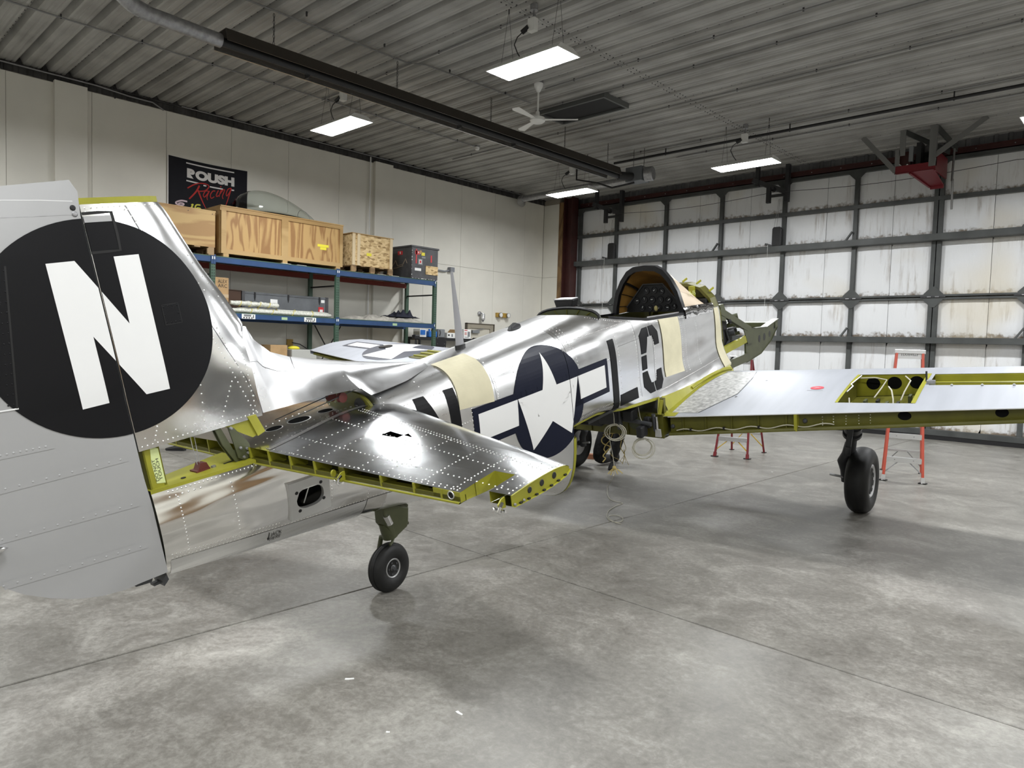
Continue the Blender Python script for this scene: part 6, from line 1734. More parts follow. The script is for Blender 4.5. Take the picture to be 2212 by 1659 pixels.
# radio deck arch behind the seat
mb = MB(); P = []
for k in range(15):
    a = PI * k / 14
    P.append((-0.31 * math.cos(a), 1.375 + 0.095 * math.sin(a) ** 0.8))
mb.prism([(2.33, p[0], p[1]) for p in P] + [(2.33, 0.31, 1.30), (2.33, -0.31, 1.30)], (0.04, 0, 0))
ra = aobj('radio_deck', mb, olive)
aobj('deck_seal', MB().tube([(2.33, p[0] * 1.02, p[1] + 0.006) for p in P], 0.012, 6), black_m, ra)
for k in (3, 5, 7, 9, 11): aobj('deck_rib', MB().bar((2.325, P[k][0] * 0.95, P[k][1] - 0.01), (2.325, 0.0, 1.31), 0.006, 0.006), chromate_dark, ra)
hd = aobj('seat_headrest', MB().prism([(2.36, -0.13, 1.47), (2.36, 0.03, 1.47), (2.36, 0.05, 1.535), (2.36, -0.15, 1.535)], (0.10, 0, 0.01)), black_m, bevel=0.008)
aobj('headrest_trim', MB().box(2.35, 2.46, -0.14, 0.04, 1.538, 1.546), galv, hd)
# spine fittings
mb = MB().prism([(1.52, -0.02, 1.425), (1.66, -0.02, 1.43), (1.65, -0.02, 1.46), (1.60, -0.02, 1.475), (1.545, -0.02, 1.455)], (0, 0.04, 0))
aobj('spine_lamp', mb, black_m, bevel=0.008)
mb = MB()
for zz, x0, x1, t_ in ((1.405, 0.925, 1.005, 0.016), (1.46, 0.93, 1.0, 0.015)): pass
mast = MB()
secs = [(1.43, 0.922, 1.000, 0.017), (1.60, 0.938, 0.998, 0.014), (1.80, 0.952, 0.990, 0.010), (1.94, 0.960, 0.984, 0.007)]
NS = 16
for z, xa, xb, t_ in secs:
    for k in range(NS):
        a = 2 * PI * k / NS
        mast.v.append(((xa + xb) / 2 + (xb - xa) / 2 * math.cos(a), t_ * math.sin(a), z))
for i in range(len(secs) - 1):
    for k in range(NS): mast.f.append((i * NS + k, i * NS + (k + 1) % NS, (i + 1) * NS + (k + 1) % NS, (i + 1) * NS + k))
mast.f.append(tuple((len(secs) - 1) * NS + k for k in range(NS)))
ms = aobj('antenna_mast', mast, mat('mast_grey', (0.26, 0.26, 0.27), 0.4), smooth=40)
aobj('mast_socket', MB().prism([(0.915 + 0.048 + 0.05 * math.cos(a), 0.024 * math.sin(a), 1.385) for a in [2 * PI * k / 16 for k in range(16)]], (0, 0, 0.045)), cockpit_black, ms)

# ---- firewall and engine bearer
FWX = 4.70
mb = MB(); P = [(-0.40, 0.30), (0.40, 0.30), (0.40, 0.75), (0.385, 1.05), (0.33, 1.22), (0.22, 1.34), (0.08, 1.385), (-0.08, 1.385), (-0.22, 1.34), (-0.33, 1.22), (-0.385, 1.05), (-0.40, 0.75)]
mb.prism([(FWX, p[0], p[1]) for p in P], (0.012, 0, 0))
fwl = aobj('firewall', mb, chromate_dark)
ring_ = P[2:] 
mb = MB(); mb.grid(lambda j, k: ((FWX - 0.14, *ring_[k]), (FWX + 0.012, *ring_[k]), (FWX + 0.012, ring_[k][0] * 0.94, 0.75 + (ring_[k][1] - 0.75) * 0.95), (FWX - 0.14, ring_[k][0] * 0.94, 0.75 + (ring_[k][1] - 0.75) * 0.95), (FWX - 0.14, *ring_[k]))[j], [0, 1, 2, 3, 4], list(range(len(ring_))))
aobj('cowl_former', mb, chromate_dark, fwl)
for (x, r, z) in ((4.60, 0.17, 1.375), (4.62, 0.30, 1.29), (4.58, 0.02, 1.405)):
    aobj('cowl_clip', MB().bar((x, r, z), (x + 0.05, r + 0.03, z + 0.03), 0.02, 0.012), chromate, fwl)
aobj('bay_box', MB().box(4.50, 4.66, 0.05, 0.30, 1.12, 1.22), black_iron, fwl); aobj('bay_tank', MB().cyl((4.58, -0.2, 1.16), (4.58, 0.1, 1.18), 0.07, 12), black_iron, fwl)
aobj('yellow_tray', MB().box(4.5, 4.56, 0.12, 0.17, 1.22, 1.36), chromate, fwl)
for s in (1, -1):
    r0 = s * 0.33
    bm_ = aobj('engine_bearer', MB().prism([(5.62, r0, 0.72), (5.90, r0, 0.655), (6.30, r0, 0.60), (6.75, r0, 0.63), (6.72, r0, 0.54), (6.45, r0, 0.40), (6.05, r0, 0.305), (5.55, r0, 0.30), (5.56, r0, 0.55)], (0, -s * 0.02, 0)), olive)
    aobj('bearer_flange', MB().grid(lambda k, j: ((5.62, 5.90, 6.30, 6.75)[k], r0 - s * 0.09 * j + s * 0.01, (0.722, 0.657, 0.602, 0.632)[k]), [0, 1, 2, 3], [0, 1]), olive, bm_)
    aobj('bearer_flange', MB().grid(lambda k, j: ((5.55, 6.05, 6.45, 6.72)[k], r0 - s * 0.09 * j + s * 0.01, (0.298, 0.303, 0.398, 0.538)[k]), [0, 1, 2, 3], [0, 1]), olive, bm_)
    for x, z, q in ((6.02, 0.50, 0.04), (6.20, 0.49, 0.042), (6.40, 0.49, 0.036), (6.58, 0.54, 0.026)):
        aobj('lightening_hole', MB().add([(x + q * math.cos(a), r0 + s * 0.001, z + q * 1.15 * math.sin(a)) for a in [2 * PI * k / 20 for k in range(20)]], [tuple(range(20))]), black_m, bm_)
    aobj('bearer_strut', MB().bar((4.72, s * 0.36, 1.06), (5.70, r0, 0.67), 0.075, 0.035, (0, 0, 1)), olive, bm_)
    aobj('bearer_strut', MB().bar((4.72, s * 0.36, 0.42), (5.60, r0, 0.36), 0.10, 0.035, (0, 0, 1)), olive, bm_)
    aobj('mount_bracket', MB().prism([(4.72, s * 0.37, 1.12), (4.82, s * 0.37, 1.12), (4.92, s * 0.37, 0.98), (4.86, s * 0.37, 0.92), (4.72, s * 0.37, 0.95)], (0, -s * 0.06, 0)), olive, bm_)
    aobj('bearer_brace', MB().bar((4.74, s * 0.36, 0.60), (5.60, r0, 0.585), 0.085, 0.03, (0, 0, 1)), chromate, bm_)
    aobj('gusset', MB().prism([(5.44, r0 + s * 0.012, 0.74), (5.76, r0 + s * 0.012, 0.66), (5.76, r0 + s * 0.012, 0.50), (5.58, r0 + s * 0.012, 0.52)], (0, s * 0.008, 0)), olive, bm_)
    aobj('mount_lug', MB().ball((4.98, s * 0.37, 0.90), 0.025, 8, 5), black_iron, bm_)
cx_ = aobj('bearer_crossmember', MB().box(6.60, 6.70, -0.34, 0.34, 0.53, 0.60), olive)
mb = MB().box(4.72, 4.80, -0.30, 0.30, 0.45, 0.98)
acc = aobj('accessory_panel', mb, black_iron)
for i, (xa, xb, ra2, rb2, za, zb) in enumerate(((4.80, 5.35, -0.25, 0.20, 0.48, 0.86), (5.30, 5.60, -0.22, 0.16, 0.45, 0.70), (4.8, 5.1, 0.0, 0.28, 0.60, 0.98))):
    aobj('accessory', MB().box(xa, xb, ra2, rb2, za, zb), (black_iron, gear_grey, black_iron)[i], acc, bevel=0.03)
for i in range(22):
    x = 4.9 + random.random() * 0.55; r = random.uniform(0.12, 0.27); z = random.uniform(0.5, 0.95); q = random.uniform(0.02, 0.05)
    aobj('accessory', MB().cyl((x - 0.03, r - 0.05, z), (x, r + 0.04, z + 0.02), q * 0.8, 12), (black_iron, gear_grey, olive, galv)[i % 4], acc, smooth=40)
aobj('hose', MB().tube([(4.8, 0.25, 0.85), (5.05, 0.28, 0.80), (5.1, 0.30, 0.65), (4.9, 0.28, 0.52)], 0.018, 8), black_m, acc, smooth=40)
aobj('hose', MB().tube([(5.2, 0.30, 0.42), (5.5, 0.30, 0.33), (5.8, 0.28, 0.31)], 0.022, 8), black_m, acc, smooth=40)
# ================================================================ PALLET RACK AND WHAT STANDS ON IT
RX, RB = -12.55, -13.62
PY = [2.85, 5.42, 7.97, 10.56]
t = thing('pallet_rack', 'blue and green steel pallet rack of three bays along the left wall', 'rack', (-13.1, 6.7, 0))
for y in PY:
    for x in (RX - 0.035, RB):
        po = obj('upright', MB().box(x - 0.035, x + 0.035, y - 0.042, y + 0.042, 0, 3.05), rack_green, t, bevel=0.004)
        if x > -13:
            h = MB(); z = 0.15
            while z < 2.95:
                for dy in (-0.018, 0.018):
                    h.box(x + 0.0352, x + 0.0362, y + dy - 0.007, y + dy + 0.007, z - 0.012, z + 0.012)
                z += 0.051
            obj('upright_holes', h, black_m, po, kind='stuff')
    for z in (0.3, 1.2, 2.72):
        obj('tie_bar', MB().box(RB, RX - 0.05, y - 0.015, y + 0.015, z, z + 0.03), black_iron if z > 2 else rack_green, t)
    obj('diagonal_tie', MB().bar((RB, y, 0.35), (RX - 0.05, y, 1.2), 0.03, 0.02), rack_green, t)
    obj('foot_plate', MB().box(RX - 0.10, RX + 0.03, y - 0.06, y + 0.06, 0, 0.008), rack_green, t)
for a, b in zip(PY, PY[1:]):
    for z0, z1 in ((2.945, 3.050), (1.965, 2.065)):
        bm_ = obj('beam', MB().box(RX - 0.055, RX + 0.002, a + 0.045, b - 0.045, z0, z1), rack_blue, t, bevel=0.006)
        obj('beam_step', MB().box(RX - 0.06, RX + 0.006, a + 0.05, b - 0.05, z1 - 0.004, z1 + 0.010), rack_green, bm_)
        for y in (a + 0.0, b - 0.0):
            s = 1 if y == a else -1
            e = obj('beam_connector', MB().box(RX + 0.001, RX + 0.008, y + s * 0.002 - (0.04 if s < 0 else 0), y + s * 0.002 + (0.04 if s > 0 else 0), z0 - 0.03, z1 + 0.03), rack_blue, bm_)
            obj('safety_clip', MB().box(RX + 0.008, RX + 0.012, y + s * 0.012 - 0.006 + s * 0.006, y + s * 0.012 + 0.010 + s * 0.006, z1 - 0.055, z1 - 0.005), paper_white, e)
        obj('rear_beam', MB().box(RB - 0.03, RB + 0.03, a + 0.045, b - 0.045, z0 - 0.02, z1 - 0.02), rack_red if z0 > 2.5 else rack_blue, t)
        obj('shelf_deck', MB().box(RB + 0.03, RX - 0.055, a + 0.05, b - 0.05, z1 - 0.012, z1), mat('shelf_deck_steel', (0.03, 0.032, 0.03), 0.6), t)
for sa in (0, 1):       # cross brace behind
    obj('cross_brace', MB().bar((RB - 0.02, 8.1 if sa else 8.75, 0.9), (RB - 0.02, 8.75 if sa else 8.1, 1.94), 0.025, 0.008), black_iron, t)
def decal(par, y0, y1, z0, z1, m, x=RX + 0.0035, name='label'):
    return obj(name, MB().box(x, x + 0.002, y0, y1, z0, z1), m, par)
for y in (6.08, 7.35):
    d = decal(t, y - 0.13, y + 0.13, 1.970, 2.058, paper_white)
    decal(d, y - 0.09, y + 0.05, 2.012, 2.05, grey_plastic, RX + 0.0056, 'label_print')
    for k in range(4): decal(d, y - 0.10 + 0.05 * k, y - 0.075 + 0.05 * k, 1.978, 2.0, ink_m, RX + 0.0056, 'label_print')
    decal(d, y + 0.085, y + 0.10, 1.985, 2.045, ink_m, RX + 0.0056, 'label_print')
for y in (6.80, 9.42): decal(t, y - 0.06, y + 0.06, 1.985, 2.035, sticker_green)
for y in (6.72, 7.05, 8.95, 9.30): obj('shelf_tag', MB().box(RX - 0.03, RX + 0.012, y, y + 0.20, 3.061, 3.066), paper_white, t)

def pallet(y0, y1, z0, label, x0=-13.5, x1=RX + 0.01):
    t = thing('pallet', label, 'pallet', ((x0 + x1) / 2, (y0 + y1) / 2, z0))
    for k in range(5):
        ya = y0 + (y1 - y0 - 0.1) * k / 4
        obj('deck_board', MB().box(x0, x1, ya, ya + 0.1, z0 + 0.115, z0 + 0.135), pallet_m, t)
        if k in (0, 2, 4): obj('base_board', MB().box(x0, x1, ya, ya + 0.1, z0, z0 + 0.018), pallet_m, t)
    for k in range(3):
        xa = x0 + (x1 - x0 - 0.04) * k / 2
        for yb in (y0, (y0 + y1) / 2 - 0.06, y1 - 0.12): obj('block', MB().box(xa, xa + 0.04, yb, yb + 0.12, z0 + 0.018, z0 + 0.115), pallet_m, t)
    return t
SZ_ = 3.062
pallet(4.35, 5.43, SZ_, 'worn pallet under the leftmost plywood crate')
pallet(8.28, 9.33, SZ_, 'worn pallet under the strand board crate')
t = thing('plywood_crate', 'plain plywood crate at the left end of the top shelf, partly behind the fin', 'crate', (-13.0, 4.75, 3.20))
obj('front_panel', MB().box(RX - 0.015, RX, 4.05, 5.45, 3.20, 3.82), ply_h, t)
obj('body', MB().box(-13.45, RX - 0.015, 4.05, 5.45, 3.20, 3.81), ply_m, t)
obj('lid', MB().prism([(-13.47, 4.03, 3.82), (-13.47, 5.46, 3.82), (RX + 0.005, 5.46, 3.82), (RX + 0.005, 4.03, 3.82)], (0, 0, 0.018)), ply_h, t)
for y in (4.42, 4.98, 5.40): obj('nail_head', MB().cyl((RX, y, 3.78), (RX + 0.003, y, 3.78), 0.008, 8), black_iron, t)
t = thing('plywood_crate', 'largest plywood crate with two figured panels and a yellow note', 'crate', (-13.0, 6.8, 3.10))
y0, y1, z0, z1 = 5.56, 8.07, 3.12, 3.95
obj('body', MB().box(-13.50, RX - 0.035, y0, y1, z0, z1 - 0.01), ply_m, t)
for a, b in ((y0 + 0.07, 6.74), (6.85, y1 - 0.06)): obj('panel', MB().box(RX - 0.035, RX - 0.018, a, b, z0 + 0.06, z1 - 0.06), ply_m, t)
for a, b, c, d in ((y0, y0 + 0.09, z0 + 0.08, z1 - 0.07), (6.72, 6.86, z0 + 0.08, z1 - 0.07), (y1 - 0.07, y1, z0 + 0.08, z1 - 0.07), (y0, y1, z1 - 0.07, z1 - 0.0005), (y0, y1, z0, z0 + 0.08)):
    obj('batten', MB().box(RX - 0.035, RX + 0.003, a, b, c, d), ply_frame, t)
for x in (-13.45, -12.70): obj('batten', MB().box(x, x + 0.1, y0 - 0.018, y0, z0, z1), ply_frame, t)
obj('batten', MB().box(-13.5, RX, y0 - 0.024, y0 - 0.0005, z1 - 0.07, z1 - 0.001), ply_frame, t)
obj('lid', MB().box(-13.52, RX + 0.012, y0 - 0.02, y1 + 0.01, z1, z1 + 0.022), ply_frame, t)
for y in (5.60, 6.75, 7.92): obj('skid', MB().box(-13.5, RX, y, y + 0.1, SZ_, z0), ply_frame, t)
n = obj('note', MB().box(RX - 0.017, RX - 0.013, 7.50, 7.75, 3.475, 3.525), sticker_yellow, t)
obj('note', MB().box(RX - 0.017, RX - 0.013, 7.56, 7.70, 3.42, 3.472), sticker_yellow, t)
t = thing('strand_board_crate', 'strand board crate with pale corner battens on a pallet', 'crate', (-13.0, 8.8, 3.197))
obj('body', MB().box(-13.45, RX - 0.012, 8.30, 9.32, 3.197, 3.845), osb_m, t)
for a in (8.30, 8.42, 9.25): obj('batten', MB().box(RX - 0.012, RX + 0.010, a, a + 0.065, 3.20, 3.845), mat_wood('pale_batten', (0.62, 0.50, 0.32), (0.55, 0.42, 0.25), 6, (1, 1, 0.2), 1.0) if 'pale_batten' not in MATS else MATS['pale_batten'], t)
obj('lid', MB().box(-13.47, RX + 0.012, 8.28, 9.34, 3.845, 3.862), ply_frame, t)
obj('note', MB().box(RX - 0.011, RX - 0.007, 8.66, 8.78, 3.42, 3.48), sticker_yellow, t)
t = thing('transit_trunk', 'dented grey transit trunk with red stickers at the rack end', 'trunk', (-13.0, 10.2, 3.062))
ty0, ty1 = 9.84, 10.60
obj('body', MB().box(-13.55, RX + 0.01, ty0, ty1, 3.062, 3.76), trunk_m, t, bevel=0.008)
obj('lid', MB().box(-13.57, RX + 0.025, ty0 - 0.02, ty1 + 0.025, 3.755, 3.795), trunk_m, t, bevel=0.006)
FX = RX + 0.0115
for a, b, c, d, m_ in ((9.93, 10.06, 3.60, 3.68, sticker_red), (9.95, 9.985, 3.40, 3.72, sticker_red), (10.06, 10.12, 3.62, 3.70, card_m), (10.11, 10.21, 3.59, 3.66, sticker_yellow), (10.12, 10.23, 3.53, 3.57, grey_plastic), (10.02, 10.15, 3.38, 3.51, grey_plastic), (9.93, 10.11, 3.24, 3.30, paper_white), (10.38, 10.42, 3.46, 3.62, sticker_red)):
    d_ = decal(t, a, b, c, d, m_, FX, 'sticker')
decal(t, 10.05, 10.12, 3.40, 3.49, paper_white, FX + 0.0022, 'sticker'); decal(t, 10.065, 10.105, 3.415, 3.475, sticker_red, FX + 0.0044, 'sticker')
decal(t, 10.01, 10.035, 3.63, 3.665, paper_white, FX + 0.0022, 'sticker')
obj('repair_patch', MB().box(FX, FX + 0.012, 10.24, 10.595, 3.18, 3.375), osb_m, t)
obj('sticker', MB().box(-13.05, -12.87, ty0 - 0.0025, ty0, 3.60, 3.685), sticker_red, t); obj('sticker', MB().box(-12.97, -12.94, ty0 - 0.005, ty0 - 0.0025, 3.62, 3.67), paper_white, t)
mb = MB()
for pts in ([(-13.45, 3.33), (-13.25, 3.35), (-13.12, 3.48), (-13.05, 3.36), (-12.85, 3.38), (-12.76, 3.50), (-12.70, 3.40)], [(-13.4, 3.30), (-13.1, 3.31), (-12.85, 3.35)]):
    mb.tube([(x, ty0 - 0.004, z) for x, z in pts], 0.008, 5)
obj('tear', mb, mat('torn_edge', (0.30, 0.24, 0.17), 0.8), t)
edge = MB(); random.seed(3)
for k in range(24):
    y = ty0 + 0.02 + 0.74 * random.random(); q = 0.006 + 0.012 * random.random()
    edge.box(FX, FX + 0.001, y, y + q, 3.066, 3.066 + q * 0.9)
for k in range(12):
    z = 3.08 + 0.65 * random.random(); q = 0.006 + 0.010 * random.random(); edge.box(FX, FX + 0.001, ty0 + 0.002, ty0 + 0.002 + q, z, z + q * 1.5)
obj('paint_chips', edge, paper_white, t, kind='stuff')

# clear bubble canopy lying on the big crate
def bub(u, v, k=1.0):
    y = 6.0 + 1.74 * u
    h = 0.46 * (math.sin(PI * min(1, u ** 0.62)) ** 0.75 if u < 1 else 0.0) + 0.012
    w = 0.36 * (math.sin(PI * min(1, u ** 0.80)) ** 0.5 if 0 < u < 1 else 0.0) + 0.02
    a = PI * v
    return (-13.06 + w * k * math.cos(a), y, 3.982 + h * k * max(0.0, math.sin(a)) ** 0.8)
mb = MB(); us = frange(0.0, 0.985, 28); vs = frange(0, 1, 20)
mb.grid(lambda u, v: bub(u, v), us, vs)
t = thing('bubble_canopy', 'clear acrylic bubble canopy lying on the largest crate', 'canopy', (-13.06, 6.87, 3.97))
cb = obj('shell', mb, clear_m, t, smooth=60)
so = cb.modifiers.new('thickness', 'SOLIDIFY'); so.thickness = 0.006
obj('edge_trim', MB().tube([bub(u, 0) for u in us], 0.006, 5), grey_plastic, t); obj('edge_trim', MB().tube([bub(u, 1) for u in us], 0.006, 5), grey_plastic, t)
obj('cut_line', MB().tube([bub(0.80 + 0.10 * abs(v - 0.5), v) for v in frange(0, 1, 20)], 0.004, 5), grey_plastic, t)

# middle shelf
t = thing('cardboard_box', 'upright cardboard box with marker writing on the middle shelf', 'box', (-12.95, 5.65, 2.067))
obj('body', MB().box(-13.2, -12.72, 5.46, 5.78, 2.067, 2.70), card_m, t, bevel=0.004)
obj('tape', MB().box(-12.7205, -12.718, 5.46, 5.78, 2.34, 2.40), mat('clear_tape', (0.52, 0.40, 0.26), 0.2), t)
mb = MB()
for b_, z in (('ALEX', 2.60), ('ARC', 2.52)): lettering(mb, b_, 0.09, lambda u, v: (-12.7175, 5.58 + u, z + v), 0.17)
obj('marker_writing', mb, ink_m, t)
t = thing('wooden_box', 'small dark stained wooden box beside the long grey case', 'box', (-13.0, 5.98, 2.067))
obj('body', MB().box(-13.3, -12.98, 5.82, 6.14, 2.067, 2.50), mat_wood('dark_stained_wood', (0.055, 0.025, 0.012), (0.03, 0.014, 0.008), 6, (1, 0.3, 1), 1.2), t, bevel=0.004)
obj('lid', MB().box(-13.31, -12.97, 5.81, 6.15, 2.50, 2.515), MATS['dark_stained_wood'], t)
t = thing('long_case', 'long grey equipment case with black latches on the middle shelf', 'case', (-13.2, 7.05, 2.067))
obj('body', MB().box(-13.45, -13.0, 6.22, 7.97, 2.067, 2.46), case_m, t, bevel=0.006)
obj('lid', MB().box(-13.45, -12.998, 6.22, 7.97, 2.462, 2.505), case_m, t, bevel=0.006)
for y in (6.16, 7.97): obj('end_cap', MB().box(-13.46, -12.99, y, y + 0.06, 2.067, 2.51), trunk_m, t, bevel=0.006)
for y in (6.42, 7.12, 7.82):
    l = obj('latch', MB().box(-13.0, -12.985, y - 0.015, y + 0.015, 2.40, 2.50), black_m, t); obj('latch_tongue', MB().prism([(-12.985, y - 0.015, 2.40), (-12.985, y + 0.015, 2.40), (-12.985, y, 2.34)], (-0.01, 0, 0)), black_m, l)
obj('paper_label', MB().box(-12.9995, -12.996, 6.74, 6.89, 2.30, 2.39), paper_white, t); obj('paper_label', MB().box(-12.9995, -12.996, 7.86, 7.94, 2.39, 2.45), paper_white, t)
obj('sticker', MB().box(-12.9995, -12.996, 7.80, 7.92, 2.14, 2.30), sticker_red, t); obj('sticker', MB().box(-12.996, -12.994, 7.83, 7.90, 2.20, 2.25), paper_white, t)
def wrapped(y0, y1, x, z, r, label, lumpy=0.0):
    t = thing('wrapped_tube', label, 'wrapped part', (x, (y0 + y1) / 2, z - r), 'bubble wrapped tubes on the middle shelf')
    P = []; R = []
    n = 22
    for i in range(n + 1):
        y = y0 + (y1 - y0) * i / n
        P.append((x + random.uniform(-1, 1) * lumpy * 0.3, y, z + random.uniform(0, 1) * lumpy * 0.4)); R.append(r * (1 + random.uniform(-0.5, 1) * lumpy * 8 if 0 < i < n else 0.8))
    obj('wrap', MB().tube(P, R, 10), bubble_m, t, smooth=60)
    for k in range(1, 5):
        y = y0 + (y1 - y0) * k / 5
        obj('tie', MB().tube([(x + (r * 1.15) * math.cos(a), y + 0.02 * math.sin(a), z + r * 1.15 * math.sin(a)) for a in [2 * PI * i / 12 for i in range(12)]], 0.006, 4, closed=True), twine_yellow, t)
wrapped(5.75, 7.88, -12.66, 2.120, 0.040, 'long bubble wrapped tube lying along the shelf front')
wrapped(5.95, 7.88, -12.765, 2.135, 0.055, 'bubble wrapped tube lying behind the front one')
wrapped(5.80, 6.75, -12.71, 2.250, 0.045, 'short lumpy bubble wrapped bundle on top of the other two', 0.03)

# crumpled cloths
def cloth(name, label, x0, x1, y0, y1, z0, hfun, m, seed):
    random.seed(seed)
    ph = [(random.uniform(2, 9), random.uniform(2, 9), random.uniform(0, 6), random.uniform(0.2, 1)) for _ in range(9)]
    def h(u, v):
        s = sum(a * (1.2 - 2.2 * abs(math.sin(p * 1.1 * u + q * 2.1 * v + o))) for p, q, o, a in ph) / 4
        e = min(1, 8 * u * (1 - u)) * min(1, 8 * v * (1 - v))
        return max(0.004, e * (hfun(u, v) * (0.75 + 0.5 * s)))
    us, vs = frange(0, 1, 22), frange(0, 1, 90)
    mb = MB(); mb.grid(lambda u, v: (x0 + (x1 - x0) * u, y0 + (y1 - y0) * v, z0 + h(u, v)), us, vs)
    mb.grid(lambda u, v: (x0 + (x1 - x0) * u, y0 + (y1 - y0) * v, z0), us, vs)
    random.seed(11)
    return obj(name, mb, m, None, smooth=70, label=label, cat='cloth')
cloth('tarpaulin', 'crumpled pale grey tarpaulin spread on the right-hand middle shelf', -13.3, RX - 0.07, 8.10, 10.48, 2.067, lambda u, v: 0.13 * math.exp(-((v - 0.36) / 0.16) ** 2) + 0.09 * math.exp(-((v - 0.78) / 0.25) ** 2) + 0.06, tarp_m, 5)
cloth('navy_cloth', 'bunched dark navy cloth lying on the grey tarpaulin', -13.25, -12.80, 9.45, 10.35, 2.19, lambda u, v: 0.17 * math.exp(-((v - 0.58) / 0.25) ** 2) + 0.05, navy_cloth, 9)

# things on the floor under the rack, half hidden
t = thing('cardboard_box', 'small cardboard box on the floor stack behind the dorsal fillet', 'box', (-12.9, 6.75, 1.2))
obj('body', MB().box(-13.1, -12.7, 6.60, 6.95, 1.10, 1.50), card_m, t, bevel=0.004)
t = thing('storage_tote', 'grey lidded tote under the rack behind the dorsal fillet', 'tote', (-12.95, 7.2, 0))
obj('bin', MB().box(-13.3, -12.65, 6.3, 7.9, 0, 1.05), grey_plastic, t, bevel=0.02); obj('lid', MB().box(-13.32, -12.63, 6.28, 7.92, 1.05, 1.10), grey_plastic, t, bevel=0.01)
t = thing('plastic_bin', 'translucent plastic bin with yellow rags under the rack', 'bin', (-12.95, 7.35, 1.10))
obj('bin', MB().box(-13.1, -12.7, 7.05, 7.60, 1.10, 1.42), mat('cloudy_plastic', (0.45, 0.45, 0.42), 0.25), t, bevel=0.015); obj('rag', MB().ball((-12.9, 7.2, 1.44), 0.10, 10, 6, (1.2, 1.2, 0.5)), sticker_yellow, t, smooth=60)
t = thing('strand_board_table', 'low strand board table under the rack by the far wing', 'table', (-13.0, 9.6, 0))
obj('top', MB().box(-13.4, -12.5, 9.0, 10.5, 1.42, 1.46), osb_m, t)
for x in (-13.35, -12.6):
    for y in (9.05, 10.4): obj('leg', MB().box(x, x + 0.07, y, y + 0.07, 0, 1.42), pallet_m, t)
for y, l in ((9.35, 'small brown carton on the strand board table, left'), (9.62, 'small brown carton on the strand board table, right')):
    obj('carton', MB().box(-13.0, -12.75, y - 0.12, y + 0.12, 1.46, 1.62), card_m, None, label=l, cat='box', group='cartons on the table', bevel=0.004)

# ---------------------------------------------------------------- banner
BX0, BY0, BY1, BZ1, BH = XL + 0.012, 5.09, 6.60, 4.94, 0.92
t = thing('banner', 'black racing team banner with white and red lettering on the left wall', 'banner', (BX0, 5.85, 4.02))
def bpt(u, v, e=0.0):       # u,v in metres from the top-left corner
    return (BX0 + 0.006 + e + 0.006 * math.sin(u * 7) * math.sin(v * 4) + 0.01 * math.exp(-((u - 0.05) / 0.05) ** 2) * v, BY0 + u, BZ1 - v - 0.02 * math.sin(PI * u / 1.51))
W_ = BY1 - BY0
obj('cloth', MB().grid(lambda u, v: bpt(u, v), frange(0, W_, 30), frange(0, BH, 18)), banner_black, t, smooth=60, fix=False)
obj('hem', MB().grid(lambda u, v: bpt(u - 0.02, v, 0.001), [0, 0.02], frange(0, BH, 12)), banner_white, t)
def crop(x, y):       # measured outline points to banner metres
    u = (x - 60) / 1145; top = 68 + 0.185 * (x - 60); sc = 725 * (1 - 0.17 * u)
    return u * W_, (y - top) / sc * BH
for (xa, ya, xb, yb) in ((300, 163, 1000, 290), (303, 412, 480, 440), (548, 464, 590, 470), (640, 478, 830, 508), (960, 520, 1000, 524)):
    a, b = crop(xa, ya), crop(xb, yb)
    obj('stripe', MB().grid(lambda k, j: bpt(a[0] + (b[0] - a[0]) * k, a[1] + (b[1] - a[1]) * k - 0.012 + 0.024 * j, 0.003), frange(0, 1, 8), [0, 1]), banner_white, t)
mb = MB(); o = crop(312, 357); e_ = crop(1003, 467)
lettering(mb, 'ROUSH', 0.215, lambda u, v: bpt(o[0] + u, o[1] - v + (e_[1] - o[1]) * u / (e_[0] - o[0]), 0.003), e_[0] - o[0], offset=0.014)
obj('wordmark', mb, banner_white, t)
def stroke(mb, pts, w0, w1, e=0.004):
    # smooth brush stroke through measured points
    P = [Vector((*crop(*p), 0)) for p in pts]; Q = []
    for i in range(len(P) - 1):
        p0, p1, p2, p3 = P[max(0, i - 1)], P[i], P[i + 1], P[min(len(P) - 1, i + 2)]
        for k in range(6):
            s = k / 6
            Q.append(0.5 * ((2 * p1) + (-p0 + p2) * s + (2 * p0 - 5 * p1 + 4 * p2 - p3) * s * s + (-p0 + 3 * p1 - 3 * p2 + p3) * s ** 3))
    Q.append(P[-1]); vs = []
    for i, q in enumerate(Q):
        d = (Q[min(i + 1, len(Q) - 1)] - Q[max(0, i - 1)]).normalized(); n_ = Vector((-d.y, d.x, 0)); w = w0 + (w1 - w0) * i / (len(Q) - 1)
        for s in (-1, 1):
            r = q + n_ * s * w / 2; vs.append(bpt(r.x, r.y, e))
    mb.add(vs, [(2 * i, 2 * i + 1, 2 * i + 3, 2 * i + 2) for i in range(len(Q) - 1)])
